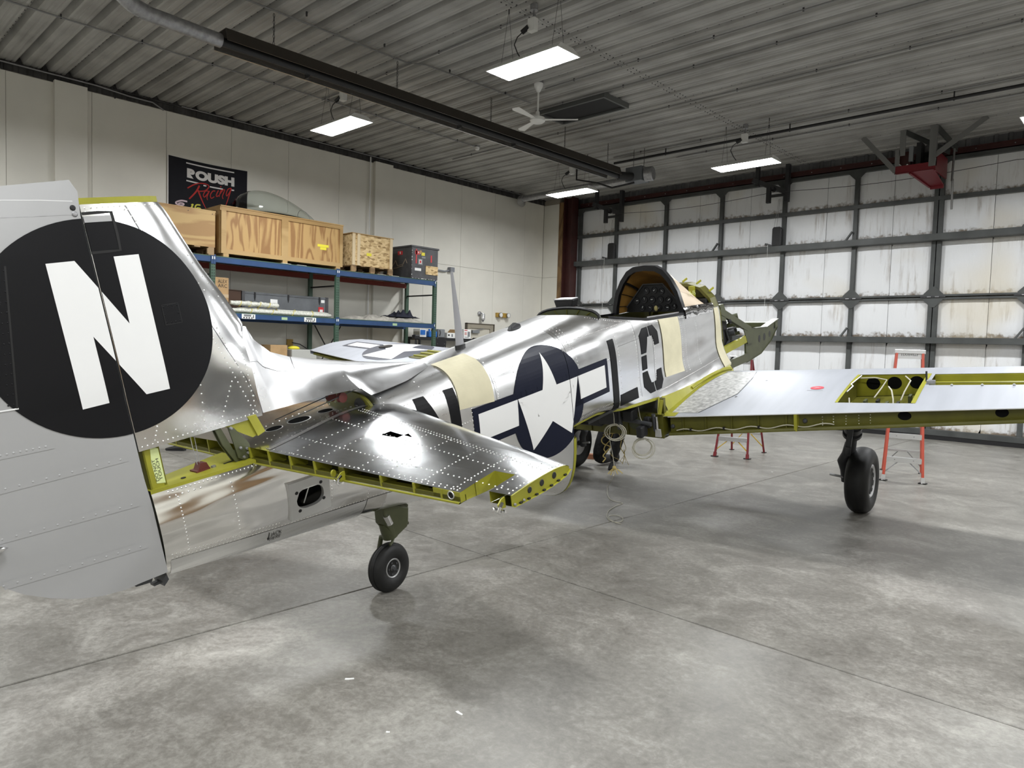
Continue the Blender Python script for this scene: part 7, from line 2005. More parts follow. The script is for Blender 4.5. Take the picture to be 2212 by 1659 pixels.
for name_, sts in (('script_letter', [([(490, 470), (440, 560), (345, 668)], .032, .026), ([(320, 518), (400, 468), (480, 440), (560, 440), (622, 462), (612, 505), (560, 540), (478, 548)], .022, .020), ([(470, 535), (512, 640), (560, 740), (602, 808)], .036, .006)]),
                   ('script_letter', [([(632, 545), (580, 540), (547, 595), (562, 625), (600, 585), (635, 535)], .018, .016), ([(632, 540), (600, 615), (606, 662)], .020, .012)]),
                   ('script_letter', [([(718, 535), (682, 538), (648, 590), (662, 635), (705, 612)], .020, .014)]),
                   ('script_letter', [([(765, 525), (735, 585), (742, 610), (768, 590)], .020, .014), ([(790, 480), (806, 470)], .020, .018)]),
                   ('script_letter', [([(808, 512), (790, 560), (774, 612)], .020, .014), ([(785, 575), (830, 520), (856, 520), (824, 600), (834, 638)], .018, .014)]),
                   ('script_letter', [([(958, 495), (908, 508), (880, 568), (892, 598), (930, 548), (955, 500)], .018, .016), ([(955, 498), (915, 620), (870, 745)], .024, .012)])):
    mb = MB()
    for pts, a, b in sts: stroke(mb, pts, a, b)
    obj(name_, mb, banner_red, t)
mb = MB(); stroke(mb, [(318, 708), (240, 702), (172, 728), (165, 752), (215, 768), (262, 762), (268, 742), (225, 738), (196, 752)], 0.030, 0.026, 0.0030)
obj('number_six', mb, mat('banner_pale_pink', (0.62, 0.48, 0.52), 0.8), t)
mb = MB(); stroke(mb, [(400, 735), (385, 770), (375, 812)], 0.030, 0.030, 0.003); stroke(mb, [(372, 745), (402, 736)], 0.014, 0.02, 0.0032)
stroke(mb, [(505, 740), (450, 742), (430, 780), (445, 815), (490, 815), (505, 790), (470, 780), (442, 795)], 0.026, 0.022, 0.003)
obj('number_sixteen', mb, banner_yellow, t)
mb = MB(); stroke(mb, [(650, 768), (625, 790), (640, 808), (690, 805)], 0.006, 0.006, 0.003); stroke(mb, [(690, 768), (720, 765), (770, 770), (730, 775)], 0.006, 0.006, 0.003); stroke(mb, [(700, 790), (740, 795)], 0.006, 0.006, 0.003)
obj('faint_number', mb, banner_dark, t)

# ---------------------------------------------------------------- far wall fittings
dr2 = obj('door_2', MB().box(XL + 0.002, XL + 0.03, 12.76, 13.48, 0, 2.06), door_m, kind='structure')
for a, b, c, d in ((12.64, 12.76, 0, 2.17), (13.48, 13.60, 0, 2.17), (12.76, 13.48, 2.06, 2.17)):
    obj('frame', MB().box(XL + 0.0, XL + 0.06, a, b, c, d), frame_m, dr2, bevel=0.006)
obj('head_strip', MB().box(XL + 0.0, XL + 0.07, 12.60, 13.64, 2.17, 2.195), mat('dark_brown_trim', (0.09, 0.075, 0.055), 0.6), dr2)  # dark brown strip above the door frame
for y in (12.60, 13.60): obj('side_trim', MB().box(XL + 0.0, XL + 0.07, y, y + 0.04, 0, 2.19), MATS['dark_brown_trim'], dr2)
c = obj('door_closer', MB().box(XL + 0.03, XL + 0.10, 12.80, 13.05, 1.93, 2.01), grey_plastic, dr2, bevel=0.006)
obj('closer_arm', MB().bar((XL + 0.09, 12.9, 2.0), (XL + 0.06, 13.25, 2.07), 0.02, 0.01), galv, dr2)
t = thing('emergency_light', 'amber emergency light with two round lamps on the far wall', 'emergency light', (XL, 13.93, 2.38))
obj('housing', MB().box(XL, XL + 0.09, 13.72, 14.14, 2.40, 2.52), amber_m, t, bevel=0.008)
for y in (13.80, 14.10):
    l = obj('lamp_head', MB().lathe([(0.02, 0.0), (0.06, 0.03), (0.07, 0.07), (0.066, 0.075)], (XL + 0.08, y, 2.46), (1, 0, 0), 18), galv, t, smooth=40)
    obj('lens', MB().lathe([(0.0, 0.082), (0.04, 0.08), (0.066, 0.072)], (XL + 0.08, y, 2.46), (1, 0, 0), 18), paper_white, l, smooth=40)
t = thing('cage_light', 'small wire-caged bulkhead light above the door', 'wall light', (XL, 13.12, 2.25))
obj('base', MB().lathe([(0.06, 0), (0.06, 0.04), (0.03, 0.07)], (XL, 13.10, 2.46), (1, 0, 0), 14), galv, t, smooth=40)
obj('globe', MB().lathe([(0.03, 0), (0.045, 0.05), (0.045, 0.15), (0.0, 0.20)], (XL + 0.12, 13.14, 2.46), (0, 0, -1), 14), glass_m, t, smooth=40)
mb = MB()
for k in range(6):
    a = 2 * PI * k / 6; mb.tube([(XL + 0.12 + 0.05 * math.cos(a), 13.14 + 0.05 * math.sin(a), 2.46 - z) for z in (0, 0.08, 0.16)] + [(XL + 0.12, 13.14, 2.235)], 0.005, 5)
for z in (2.40, 2.33): mb.tube([(XL + 0.12 + 0.052 * math.cos(a), 13.14 + 0.052 * math.sin(a), z) for a in [2 * PI * i / 12 for i in range(12)]], 0.005, 5, closed=True)
obj('cage', mb, galv, t)
obj('arm', MB().tube([(XL + 0.06, 13.10, 2.46), (XL + 0.10, 13.12, 2.48), (XL + 0.12, 13.14, 2.46)], 0.015, 8), galv, t)
t = thing('conduit_box', 'grey box with curved conduit on the wall behind the trunk', 'junction box', (XL, 12.0, 3.45))
obj('box', MB().box(XL, XL + 0.12, 11.95, 12.09, 3.46, 3.58), mat('box_grey', (0.22, 0.23, 0.25), 0.45), t, bevel=0.006)
obj('whip', MB().tube([(XL + 0.06, 11.96, 3.50), (XL + 0.06, 11.8, 3.46), (XL + 0.06, 11.6, 3.47), (XL + 0.05, 11.35, 3.46)], 0.02, 8), MATS['box_grey'], t, smooth=40)
t = thing('power_outlet', 'small outlet box with cable low on the wall behind the rack', 'outlet', (XL, 7.56, 1.5))
obj('plate', MB().box(XL, XL + 0.05, 7.50, 7.63, 1.47, 1.62), amber_m, t, bevel=0.004)
obj('cable', MB().tube([(XL + 0.05, 7.60, 1.55), (XL + 0.12, 7.75, 1.52), (XL + 0.15, 7.95, 1.40), (XL + 0.1, 8.3, 1.30)], 0.01, 6), black_m, t)

# black steel shelf beyond the rack with its odds and ends
t = thing('steel_shelf', 'black steel shelving beyond the rack carrying jugs and cartons', 'shelf', (-13.4, 11.7, 0))
for z in (0.45, 1.10, 1.70):
    obj('shelf', MB().box(-13.70, -13.25, 10.68, 12.62, z, z + 0.07), black_iron, t)
for x in (-13.68, -13.28):
    for y in (10.71, 12.59): obj('post', MB().box(x - 0.02, x + 0.02, y - 0.02, y + 0.02, 0, 1.765), black_iron, t)
obj('bumper', MB().cyl((-13.30, 12.50, 1.74), (-13.30, 12.66, 1.74), 0.06, 14), black_m, t)
S0, SF = 1.772, -13.30
for y, l in ((11.08, 'blue plastic jug, left of the pair on the black shelf'), (11.22, 'blue plastic jug, right of the pair on the black shelf')):
    j = thing('jug', l, 'jug', (SF - 0.1, y, S0), 'blue jugs on the black shelf')
    obj('body', MB().box(SF - 0.2, SF, y - 0.055, y + 0.055, S0, S0 + 0.15), blue_jug, j, bevel=0.02); obj('cap', MB().cyl((SF - 0.07, y, S0 + 0.15), (SF - 0.07, y, S0 + 0.20), 0.025, 12), blue_jug, j)
j = thing('storage_bin', 'grey plastic bin between jugs and carton on the black shelf', 'bin', (SF - 0.15, 11.42, S0))
obj('body', MB().box(SF - 0.3, SF, 11.31, 11.53, S0, S0 + 0.21), grey_plastic, j, bevel=0.02); obj('handle', MB().tube([(SF + 0.01, 11.35, S0 + 0.04), (SF + 0.03, 11.36, S0 + 0.12), (SF + 0.01, 11.35, S0 + 0.19)], 0.008, 6), black_m, j)
j = thing('open_carton', 'white carton with open brown flap on the black shelf', 'box', (SF - 0.13, 11.72, S0))
obj('body', MB().box(SF - 0.28, SF, 11.60, 11.85, S0, S0 + 0.13), paper_white, j); obj('flap', MB().prism([(SF, 11.60, S0 + 0.13), (SF, 11.85, S0 + 0.13), (SF + 0.06, 11.83, S0 + 0.21), (SF + 0.06, 11.63, S0 + 0.21)], (0.003, 0, 0.003)), card_m, j)
decal(j, 11.63, 11.68, S0 + 0.05, S0 + 0.09, ink_m, SF + 0.0005, 'print'); decal(j, 11.74, 11.79, S0 + 0.03, S0 + 0.10, grey_plastic, SF + 0.0005, 'print')
j = thing('boxed_kit', 'white printed box at the right end of the black shelf', 'box', (SF - 0.1, 12.28, S0))
obj('body', MB().box(SF - 0.2, SF, 12.16, 12.40, S0, S0 + 0.24), paper_white, j)
decal(j, 12.18, 12.28, S0 + 0.20, S0 + 0.22, sticker_red, SF + 0.0005, 'print'); decal(j, 12.185, 12.26, S0 + 0.09, S0 + 0.165, mat('print_pink', (0.6, 0.35, 0.33), 0.6), SF + 0.0005, 'print'); decal(j, 12.29, 12.37, S0 + 0.05, S0 + 0.18, grey_plastic, SF + 0.0005, 'print'); decal(j, 12.19, 12.33, S0 + 0.03, S0 + 0.045, grey_plastic, SF + 0.0005, 'print')
j = thing('blue_carton', 'blue and white carton at the left end of the black shelf', 'box', (SF - 0.1, 10.83, S0))
obj('body', MB().box(SF - 0.25, SF, 10.73, 10.93, S0, S0 + 0.19), paper_white, j); decal(j, 10.745, 10.90, S0 + 0.05, S0 + 0.17, blue_jug, SF + 0.0005, 'print')
j = thing('cover_plate', 'black rounded cover plate on a post beside the antenna mast', 'equipment cover', (-12.7, 10.88, 0))
P = [(10.80, 1.50), (11.13, 1.50), (11.14, 1.68), (11.10, 1.75), (11.05, 1.775), (10.90, 1.775), (10.85, 1.75), (10.81, 1.68)]
obj('plate', MB().prism([(-12.72, y - 0.1, z) for y, z in P], (0.04, 0, 0)), black_m, j, bevel=0.008); obj('post', MB().cyl((-12.70, 10.87, 0), (-12.70, 10.87, 1.52), 0.03, 10), black_iron, j)
for y, z in ((10.76, 1.62), (10.98, 1.62), (10.98, 1.55)): obj('stud', MB().ball((-12.678, y, z), 0.008, 6, 4), galv, j)
j = thing('camera_tripod', 'black tripod standing in front of the rack end', 'tripod', (-12.2, 9.75, 0))
for dx, dy in ((0.12, 0.22), (0.12, -0.22), (-0.18, 0.0)): obj('leg', MB().cyl((-12.22, 9.75, 1.72), (-12.22 + dx, 9.75 + dy, 0.0), 0.016, 8), black_m, j)
obj('head', MB().box(-12.28, -12.16, 9.68, 9.82, 1.70, 1.80), black_m, j, bevel=0.02)
# ================================================================ LADDERS, PEOPLE, ROPES, SCRAPS
def ladder(name, label, F, B, H, rail, steps, brace, yel):
    """F: two front feet (left, right); B: two rear feet; H height of the cap"""
    fl, fr, bl, br = (Vector((*p, 0)) for p in (F[0], F[1], B[0], B[1]))
    cen = (fl + fr) * 0.5 * 0.62 + (bl + br) * 0.5 * 0.38
    wdir = (fr - fl).normalized(); dep = Vector((-wdir.y, wdir.x, 0))
    if dep.dot((bl + br) / 2 - (fl + fr) / 2) < 0: dep = -dep
    tw = 0.15
    t = thing(name, label, 'ladder', ((fl + fr + bl + br) / 4)[:])
    tl, tr = cen - wdir * tw + Vector((0, 0, H)) - dep * 0.05, cen + wdir * tw + Vector((0, 0, H)) - dep * 0.05
    tl2, tr2 = tl + dep * 0.10, tr + dep * 0.10
    for a, b in ((fl, tl), (fr, tr)):
        r = obj('front_rail', MB().bar(a + (b - a) * 0.02, b, 0.075, 0.03, dep), rail, t, bevel=0.003)
        f0 = a + (b - a) * 0.045
        obj('foot', MB().bar(a, f0, 0.085, 0.045, dep), alu_step if yel is None else rail, t); obj('foot_pad', MB().box(a.x - 0.045, a.x + 0.045, a.y - 0.04, a.y + 0.04, 0.0, 0.014), black_m, t)
    for a, b in ((bl, tl2), (br, tr2)):
        obj('rear_rail', MB().bar(a, b, 0.05, 0.028, dep), rail, t, bevel=0.003)
        obj('foot_pad', MB().box(a.x - 0.03, a.x + 0.03, a.y - 0.03, a.y + 0.03, 0.0, 0.012), black_m, t)
    for k in range(1, steps + 1):
        q = k * 0.305 / H
        if q > 0.93: break
        a, b = fl + (tl - fl) * q, fr + (tr - fr) * q
        st = obj('step', MB().bar(a + wdir * 0.012, b - wdir * 0.012, 0.085, 0.012, dep), alu_step, t)
        obj('step_lip', MB().bar(a + wdir * 0.012 - dep * 0.042 - Vector((0, 0, 0.022)), b - wdir * 0.012 - dep * 0.042 - Vector((0, 0, 0.026)), 0.064, 0.005, (0, 0, 1)), alu_step, st)
        for s in (0.25, 0.75): obj('rivet', MB().ball(a + (b - a) * s - dep * 0.046 - Vector((0, 0, 0.02)), 0.007, 6, 4), galv, st)
    for k in (1, 3, 5):
        q = k * 0.31 / H
        if q > 0.9: break
        a, b = bl + (tl2 - bl) * q, br + (tr2 - br) * q
        obj('rear_bar', MB().bar(a, b, 0.03, 0.02), alu_step, t)
    q = 0.305 / H; a, b = fl + (tl - fl) * q, fr + (tr - fr) * q
    m_ = yel or galv
    for p, s, e in ((a, wdir, fl), (b, -wdir, fr)):
        obj('knee_brace', MB().bar(p + s * 0.17 - Vector((0, 0, 0.03)), e + (p - e) * 0.38 + s * 0.01, 0.04 if yel else 0.02, 0.012, dep), m_, t)
    a2, b2 = bl + (tl2 - bl) * q, br + (tr2 - br) * q
    for p, s, e in ((a2, wdir, bl), (b2, -wdir, br)):
        obj('knee_brace', MB().bar(p + s * 0.17, e + (p - e) * 0.3, 0.035 if yel else 0.018, 0.012, dep), m_, t)
    for a, b in ((0, 1),):
        s1 = fl + (tl - fl) * 0.55; s2 = bl + (tl2 - bl) * 0.55; s3 = fr + (tr - fr) * 0.55; s4 = br + (tr2 - br) * 0.55
        for p, q2 in ((s1, s2), (s3, s4)): obj('spreader', MB().bar(p, q2, 0.025, 0.008), galv, t)
    c = (tl + tr + tl2 + tr2) / 4
    cap = obj('top_cap', MB().obox(c + Vector((0, 0, 0.01)), wdir * (tw + 0.03), dep * 0.09, Vector((0, 0, 0.028))), alu_step, t, bevel=0.006)
    obj('cap_plate', MB().obox(c - dep * 0.062 - Vector((0, 0, 0.03)), wdir * (tw - 0.01), dep * 0.004, Vector((0, 0, 0.055))), alu_step, t)
    return t, c, wdir, dep, tw
lad1, c1, wd1, dp1, tw1 = ladder('step_ladder', 'orange step ladder with bright steps standing behind the right wheel', ((-2.75, 9.99), (-2.32, 10.13)), ((-3.02, 10.93), (-2.55, 11.02)), 1.68, orange_frp, 4, galv, None)
mb = MB()
lettering(mb, 'LOUISVILLE', 0.05, lambda u, v: tuple(c1 - dp1 * 0.068 + wd1 * (u - 0.10) + Vector((0, 0, -0.045 + v))), 0.20, shear=0.2)
obj('cap_lettering', mb, ink_m, lad1)
ladder('step_ladder', 'maroon step ladder with yellow braces standing beyond the wing root', ((-5.15, 10.01), (-4.70, 10.18)), ((-5.33, 10.95), (-4.84, 11.09)), 1.52, maroon_frp, 4, galv, yellow_brace)

# ---------------------------------------------------------------- people
def skinned(name, chains, mats, pick, parent, sub=1):
    """one continuous surface grown round a jointed skeleton. chains: lists of (x,y,z,rx[,ry]); shared points join them"""
    verts = []; idx = {}; edges = []; rad = []
    for ch in chains:
        prev = None
        for p in ch:
            k = (round(p[0], 4), round(p[1], 4), round(p[2], 4))
            if k not in idx:
                idx[k] = len(verts); verts.append(p[:3]); rad.append((p[3], p[4] if len(p) > 4 else p[3]))
            i = idx[k]
            if prev is not None and prev != i: edges.append((prev, i))
            prev = i
    me = bpy.data.meshes.new(name); me.from_pydata(verts, edges, [])
    o = link(bpy.data.objects.new(name, me))
    sk = o.modifiers.new('skin', 'SKIN'); sk.use_smooth_shade = True
    o.data.skin_vertices  # layer is created with the modifier
    if not me.skin_vertices: me.attributes
    for i, sv in enumerate(me.skin_vertices[0].data):
        sv.radius = rad[i]; sv.use_root = (i == 0)
    sb = o.modifiers.new('subd', 'SUBSURF'); sb.levels = sub; sb.render_levels = sub
    dg = bpy.context.evaluated_depsgraph_get()
    m2 = bpy.data.meshes.new_from_object(o.evaluated_get(dg))
    bpy.data.objects.remove(o); bpy.data.meshes.remove(me)
    m2.name = name
    m2.materials.clear()
    for m_ in mats: m2.materials.append(m_)
    for p in m2.polygons:
        p.material_index = pick(p.center); p.use_smooth = True
    o = link(bpy.data.objects.new(name, m2)); set_parent(o, parent)
    return o
def hand(W, d, side, n, s=0.9):
    """five fingers from a wrist W pointing along d; side is across the palm, n out of the palm's back"""
    W, d, side, n = (Vector(v) for v in (W, d, side, n)); d.normalize(); side.normalize(); n.normalize()
    ch = []
    palm = W + d * 0.07 * s
    for k, (o, l) in enumerate(((-0.032, 0.075), (-0.011, 0.085), (0.011, 0.08), (0.031, 0.062))):
        b = W + d * 0.085 * s + side * o * s
        p1 = b + d * l * 0.45 * s - n * 0.012; p2 = b + d * l * 0.75 * s - n * 0.035; p3 = b + d * l * 0.85 * s - n * 0.055
        ch.append([(*palm, 0.030 * s, 0.020 * s), (*b, 0.0105 * s), (*p1, 0.0095 * s), (*p2, 0.0085 * s), (*p3, 0.0075 * s)])
    th0 = W + d * 0.025 * s - side * 0.030 * s; th1 = th0 + d * 0.03 * s - side * 0.022 * s - n * 0.01; th2 = th1 + d * 0.03 * s - side * 0.006 * s - n * 0.015
    ch.append([(*W, 0.028 * s, 0.022 * s), (*th0, 0.013 * s), (*th1, 0.011 * s), (*th2, 0.0085 * s)])
    ch.append([(*W, 0.028 * s, 0.022 * s), (*palm, 0.030 * s, 0.020 * s)])
    return ch
def head_bits(parent, c, fwd, upv=Vector((0, 0, 1))):
    """nose, eyes, ears, mouth and hair round a head centre"""
    c, fwd = Vector(c), Vector(fwd).normalized(); sd = fwd.cross(upv).normalized()
    def P(f, s, u): return c + fwd * f + sd * s + upv * u
    mb = MB()      # hair cap
    for i in range(8):
        for k in range(17):
            ph = (0.02 + 0.50 * i / 7) * PI; a = 2 * PI * k / 16
            f, s, u = math.sin(ph) * math.cos(a), math.sin(ph) * math.sin(a), math.cos(ph)
            if f > 0.35: u = max(u, 0.42)
            mb.v.append(tuple(P(f * 0.107 - 0.008, s * 0.088, u * 0.122 + 0.012)))
    for i in range(7):
        for k in range(16): mb.f.append((i * 17 + k, i * 17 + k + 1, (i + 1) * 17 + k + 1, (i + 1) * 17 + k))
    obj('hair', mb, hair_m, parent, smooth=70)
    for s in (-1, 1):
        e = obj('eye', MB().ball(P(0.085, s * 0.032, 0.005), 0.012, 10, 6), paper_white, parent, smooth=60)
        obj('pupil', MB().ball(P(0.094, s * 0.032, 0.005), 0.006, 8, 5), ink_m, e)
    obj('mouth', MB().tube([P(0.088, -0.024, -0.062), P(0.095, 0, -0.060), P(0.088, 0.024, -0.062)], 0.004, 6), mat('lips', (0.32, 0.13, 0.11), 0.5), parent)

def shoes(t, feet):
    for (a, fd, rise) in feet:
        a = Vector(a); fd = Vector(fd).normalized(); sd = Vector((-fd.y, fd.x, 0))
        sh = MB(); prof = [(-0.07, 0.036, 0.085), (-0.03, 0.040, 0.095), (0.03, 0.042, 0.08), (0.09, 0.047, 0.060), (0.15, 0.045, 0.045), (0.19, 0.030, 0.032)]
        n = 10; vs = []
        for (l, w, h) in prof:
            for k in range(n):
                an = 2 * PI * k / n
                y = w * math.cos(an); z = h / 2 + h / 2 * math.sin(an)
                z = max(z, 0.012)
                vs.append(a + fd * l + sd * y + Vector((0, 0, z)))
        fs = [(i * n + k, i * n + (k + 1) % n, (i + 1) * n + (k + 1) % n, (i + 1) * n + k) for i in range(len(prof) - 1) for k in range(n)] + [tuple(range(n)), tuple((len(prof) - 1) * n + k for k in range(n))]
        s_ = obj('shoe', sh.add(vs, fs), shoe_m, t, smooth=50)
        obj('sole', MB().prism([a + fd * l + sd * w * q for l, w, q in ((-0.08, 0.036, -1), (0.0, 0.042, -1), (0.10, 0.050, -1), (0.17, 0.044, -1), (0.20, 0.0, 1), (0.17, 0.044, 1), (0.10, 0.050, 1), (0.0, 0.042, 1), (-0.08, 0.036, 1))], (0, 0, 0.018)), black_m, s_)

# a worker kneeling under the wing beside the left wheel: one knee down, one foot flat
kx, ky = -5.66, 7.93
t = thing('person', 'person in black work trousers kneeling under the airplane by the far wheel', 'person', (kx, ky, 0))
pel = (kx - 0.02, ky + 0.06, 0.50, 0.15, 0.12)
rk = (kx + 0.24, ky - 0.08, 0.50, 0.088); ra_ = (kx + 0.165, ky - 0.13, 0.10, 0.048)          # raised knee
lk_ = (kx - 0.10, ky - 0.12, 0.095, 0.095); la = (kx - 0.12, ky + 0.30, 0.065, 0.048)          # knee on the floor
chest = (kx + 0.0, ky + 0.02, 0.88, 0.155, 0.12); neck = (kx + 0.03, ky - 0.03, 1.09, 0.055); hc = (kx + 0.06, ky - 0.06, 1.24, 0.088, 0.10)
ch = [[pel, (kx + 0.0, ky + 0.05, 0.68, 0.14, 0.115), chest, (kx + 0.02, ky - 0.01, 1.02, 0.11, 0.10), neck, (kx + 0.045, ky - 0.045, 1.16, 0.075, 0.085), hc, (kx + 0.065, ky - 0.065, 1.31, 0.07, 0.08)],
      [pel, (kx + 0.12, ky - 0.0, 0.51, 0.12), rk, (kx + 0.20, ky - 0.10, 0.32, 0.082), ra_],
      [pel, (kx - 0.09, ky - 0.04, 0.28, 0.125), lk_, (kx - 0.11, ky + 0.10, 0.075, 0.066), la],
      [chest, (kx + 0.19, ky - 0.02, 0.98, 0.065), (kx + 0.26, ky - 0.14, 0.80, 0.048), (kx + 0.18, ky - 0.28, 0.90, 0.034), (kx + 0.17, ky - 0.30, 0.93, 0.028, 0.022)],
      [chest, (kx - 0.18, ky + 0.03, 0.98, 0.065), (kx - 0.28, ky - 0.06, 0.78, 0.048), (kx - 0.20, ky - 0.22, 0.92, 0.034), (kx - 0.19, ky - 0.25, 0.95, 0.028, 0.022)]]
ch += hand((kx + 0.17, ky - 0.30, 0.93), (0, -0.4, 1), (1, 0, 0), (0, -1, -0.4)) + hand((kx - 0.19, ky - 0.25, 0.95), (0, -0.4, 1), (-1, 0, 0), (0, -1, -0.4))
def pick_k(c):
    if c.z > 1.10: return 2
    if c.z > 0.62: return 2 if (c.y < ky - 0.24) else 1
    return 0
skinned('body', ch, [trouser_m, shirt_m, skin_m], pick_k, t)
head_bits(t, (hc[0], hc[1], hc[2]), (0.4, -0.8, 0))
shoes(t, [((ra_[0], ra_[1], 0), (0.5, -0.85, 0), 0)])
s2 = MB().ball((la[0] - 0.0, la[1] + 0.06, 0.07), 0.05, 10, 6, (0.9, 1.2, 1.4)); obj('shoe', s2, shoe_m, t, smooth=60)

# a person standing beyond the tail, hidden by the fin except for a shoe
sx, sy = -10.24, 3.98
t = thing('person', 'standing person hidden by the fin, only a dark shoe showing under it', 'person', (sx, sy, 0))
f = Vector((-0.75, -0.66, 0)); d_ = Vector((-f.y, f.x, 0))
def S(a, b, z, r, r2=None): 
    p = Vector((sx, sy, 0)) + f * a + d_ * b
    return (p.x, p.y, z, r) if r2 is None else (p.x, p.y, z, r, r2)
pel = S(0, 0, 0.93, 0.155, 0.115); chest = S(0.01, 0, 1.32, 0.16, 0.12)
ch = [[pel, S(0, 0, 1.12, 0.14, 0.11), chest, S(0, 0, 1.44, 0.11, 0.09), S(0.01, 0, 1.52, 0.055), S(0.015, 0, 1.58, 0.075, 0.085), S(0.02, 0, 1.65, 0.088, 0.10), S(0.02, 0, 1.72, 0.07, 0.08)],
      [pel, S(0.01, 0.10, 0.82, 0.098), S(0.02, 0.10, 0.48, 0.068), S(-0.02, 0.10, 0.32, 0.062), S(-0.03, 0.10, 0.09, 0.046)],
      [pel, S(0.01, -0.10, 0.82, 0.098), S(0.02, -0.10, 0.48, 0.068), S(-0.02, -0.10, 0.32, 0.062), S(-0.03, -0.10, 0.09, 0.046)],
      [chest, S(0, 0.19, 1.42, 0.066), S(-0.02, 0.24, 1.14, 0.048), S(0.06, 0.23, 0.92, 0.034), S(0.07, 0.23, 0.88, 0.028, 0.022)],
      [chest, S(0, -0.19, 1.42, 0.066), S(-0.02, -0.24, 1.14, 0.048), S(0.06, -0.23, 0.92, 0.034), S(0.07, -0.23, 0.88, 0.028, 0.022)]]
w1 = S(0.07, 0.23, 0.88, 0)[:3]; w2 = S(0.07, -0.23, 0.88, 0)[:3]
ch += hand(w1, (f.x * 0.1, f.y * 0.1, -1), f, d_) + hand(w2, (f.x * 0.1, f.y * 0.1, -1), f, -d_)
def pick_s(c):
    if c.z > 1.53: return 2
    o = (Vector(c) - Vector((sx, sy, 0))); b = abs(o.dot(d_))
    if c.z < 0.90 and b > 0.185: return 2
    return 1 if c.z > 0.96 else 0
skinned('body', ch, [trouser_m, shirt_m, skin_m], pick_s, t)
head_bits(t, S(0.02, 0, 1.65, 0)[:3], f)
shoes(t, [(S(-0.03, 0.10, 0, 0)[:3], f, 0), (S(-0.03, -0.10, 0, 0)[:3], f, 0)])

# ---------------------------------------------------------------- cords and twine hanging from the belly
def Wp(x, r, z): return OB + BX * x + BR * r + BZ * z
t = thing('coiled_cable', 'pale cable coil hanging from the wing centre section', 'cable', (-3.2, 5.4, 0.6))
c = Wp(2.78, 0.40, 0.24); random.seed(4)
P = [Wp(2.72, 0.40, 0.52), Wp(2.74, 0.40, 0.42), Wp(2.76, 0.42, 0.33)]
side = Vector((0.75, 0.66, 0)).normalized()
for k in range(5):
    r = 0.088 + random.uniform(-0.012, 0.012); cz = c + Vector((0, 0, -0.10 - 0.006 * k)) + side * random.uniform(-0.012, 0.012)
    for i in range(18):
        a = PI / 2 + 2 * PI * i / 18
        P.append(cz + side * r * math.cos(a) + Vector((0, 0, r * 0.95 * math.sin(a))) + Vector((0.6, -0.7, 0)) * (0.004 * k))
obj('coil', MB().tube(P, 0.0033, 5), cable_m, t, smooth=40)
t = thing('coiled_cable', 'dull cable coil hanging in front of the kneeling person', 'cable', (-3.9, 5.0, 0.6))
c = Wp(2.45, 0.30, 0.36); P = [Wp(2.45, 0.30, 0.60), Wp(2.46, 0.30, 0.50)]
for k in range(4):
    r = 0.085 + random.uniform(-0.012, 0.012); cz = c + side * random.uniform(-0.012, 0.012)
    for i in range(18):
        a = PI / 2 + 2 * PI * i / 18
        P.append(cz + side * r * math.cos(a) + Vector((0, 0, r * 0.8 * math.sin(a))) + Vector((0.6, -0.7, 0)) * (0.005 * k))
obj('coil', MB().tube(P, 0.0033, 5), cable_m, t, smooth=40)

def ray_pt(px, py, depth):
    a, b = (px - 1106) / 1519.66, (py - 829.5) / 1519.66
    return Vector((0, 0, 1.6)) + (rt * a + dn * b + fw) * depth
t = thing('knotted_twine', 'frayed yellow twine bundle knotted below the belly', 'twine', (-4.6, 6.0, 0.4))
def strand(px, d0, d1, r=0.006, m_=twine_m, nm='strand'):
    n = len(px); P = [ray_pt(p[0], p[1], d0 + (d1 - d0) * i / (n - 1)) for i, p in enumerate(px)]; Q = []
    for i in range(n - 1):
        p0, p1, p2, p3 = P[max(0, i - 1)], P[i], P[i + 1], P[min(n - 1, i + 2)]
        for k in range(5):
            s = k / 5; Q.append(0.5 * ((2 * p1) + (-p0 + p2) * s + (2 * p0 - 5 * p1 + 4 * p2 - p3) * s * s + (-p0 + 3 * p1 - 3 * p2 + p3) * s ** 3))
    Q.append(P[-1]); return obj(nm, MB().tube(Q, r * 0.62, 5), m_, t, smooth=40)
D = 6.9
strand([(1330, 935), (1312, 938), (1300, 948), (1303, 958), (1318, 965), (1310, 975), (1303, 985), (1308, 990), (1302, 998)], D, D, 0.010)
strand([(1325, 932), (1318, 950), (1308, 962), (1305, 972), (1312, 978)], D, D, 0.008)
strand([(1302, 940), (1318, 930), (1335, 935), (1342, 950), (1340, 965), (1345, 975), (1350, 982)], D, D, 0.007)
strand([(1342, 940), (1348, 955), (1352, 970), (1346, 980)], D, D, 0.005)
for q in ((1340, 995), (1347, 998), (1352, 1000), (1358, 1005), (1344, 1003)): strand([(1348, 970), (1349, 982), q], D, D, 0.0035)
strand([(1315, 970), (1322, 985), (1335, 992), (1346, 1001)], D, D, 0.004)
t = thing('hanging_cord', 'long pale cord hanging from the belly and looping on the floor', 'cord', (-3.9, 5.6, 0))
dF = 6.2
line = [(1328, 895), (1320, 915), (1317, 935), (1318, 955), (1323, 980), (1326, 1000), (1327, 1020), (1322, 1035), (1313, 1052), (1312, 1066), (1318, 1078), (1330, 1083)]
P = [ray_pt(p[0], p[1], 6.35) for p in line[:8]]
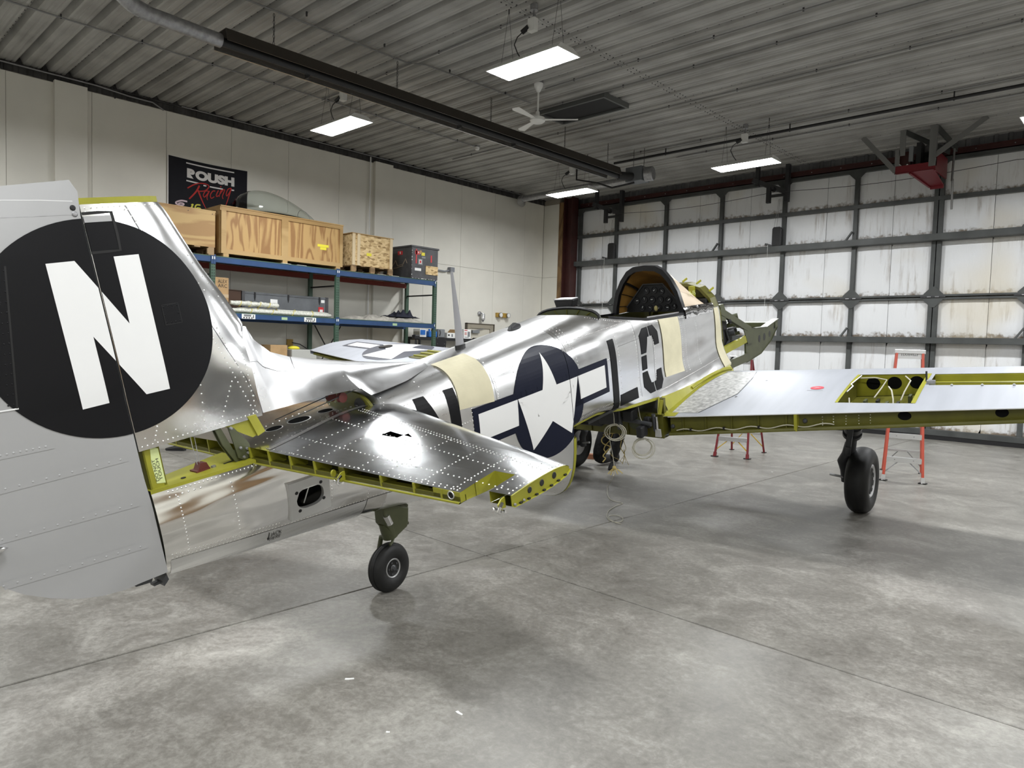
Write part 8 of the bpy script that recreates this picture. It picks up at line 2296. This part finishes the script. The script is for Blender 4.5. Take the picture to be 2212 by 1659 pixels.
for p in ((1313, 1052), (1312, 1066), (1318, 1078), (1330, 1083), (1345, 1087), (1330, 1093), (1316, 1102), (1311, 1112), (1313, 1120), (1322, 1126), (1336, 1128), (1345, 1124), (1343, 1117), (1330, 1113), (1316, 1114), (1316, 1120), (1328, 1128), (1342, 1132)):
    d = rt * ((p[0] - 1106) / 1519.66) + dn * ((p[1] - 829.5) / 1519.66) + fw
    k = (1.6 - 0.006) / -d.z; P.append(Vector((0, 0, 1.6)) + d * k)
# let the cord come down smoothly to the floor
P[7].z = max(P[7].z, 0.02)
Q = []
for i in range(len(P) - 1):
    p0, p1, p2, p3 = P[max(0, i - 1)], P[i], P[i + 1], P[min(len(P) - 1, i + 2)]
    for k in range(5):
        s = k / 5; q = 0.5 * ((2 * p1) + (-p0 + p2) * s + (2 * p0 - 5 * p1 + 4 * p2 - p3) * s * s + (-p0 + 3 * p1 - 3 * p2 + p3) * s ** 3); q.z = max(q.z, 0.005); Q.append(q)
Q.append(P[-1])
obj('cord', MB().tube(Q, 0.0035, 5), cable_m, t, smooth=40)
kn = MB(); c = ray_pt(1327, 1010, 6.35)
kn.ball(c, 0.018, 8, 5)
for dx, dz in ((-0.05, -0.06), (-0.03, -0.07), (0.0, -0.07), (0.03, -0.06), (0.07, -0.05)): kn.tube([c, c + Vector((dx * 0.5, dx * 0.4, dz * 0.5)), c + Vector((dx * 0.8, dx * 0.7, dz))], 0.005, 5)
obj('tassel', kn, twine_m, t)

# scraps on the floor
def scrap(px, py, l, w, ang, label, nm='paper_scrap'):
    d = rt * ((px - 1106) / 1519.66) + dn * ((py - 829.5) / 1519.66) + fw
    p = Vector((0, 0, 1.6)) + d * (1.6 / -d.z)
    c, s = math.cos(ang), math.sin(ang)
    P = [(p.x + a * c - b * s, p.y + a * s + b * c, 0.0) for a, b in ((-l, -w), (-l * 0.3, -w * 1.3), (l, -w * 0.4), (l * 0.9, w), (0, w * 0.8), (-l * 0.9, w * 1.1))]
    obj(nm, MB().prism(P, (0, 0, 0.003)), paper_white, None, label=label, cat='scrap', group='white scraps on the floor')
scrap(755, 1467, 0.022, 0.006, 0.9, 'white paper scrap on the floor left of centre')
scrap(992, 1541, 0.020, 0.006, -0.1, 'white paper scrap on the floor nearest the viewer')
scrap(838, 1582, 0.008, 0.004, 0.6, 'tiny white paper scrap low on the floor')
scrap(1668, 1020, 0.012, 0.008, 0.2, 'tiny white paper scrap on the floor below the wing')
t = thing('wheel_chock', 'brown timber chock on the floor behind the far wheel', 'chock', (-6.2, 8.3, 0))
obj('wedge', MB().prism([(-6.25, 8.15, 0), (-5.85, 8.30, 0), (-5.85, 8.30, 0.07), (-6.25, 8.15, 0.07)], (-0.05, 0.10, 0)), mat('chock_wood', (0.25, 0.10, 0.05), 0.7), t)
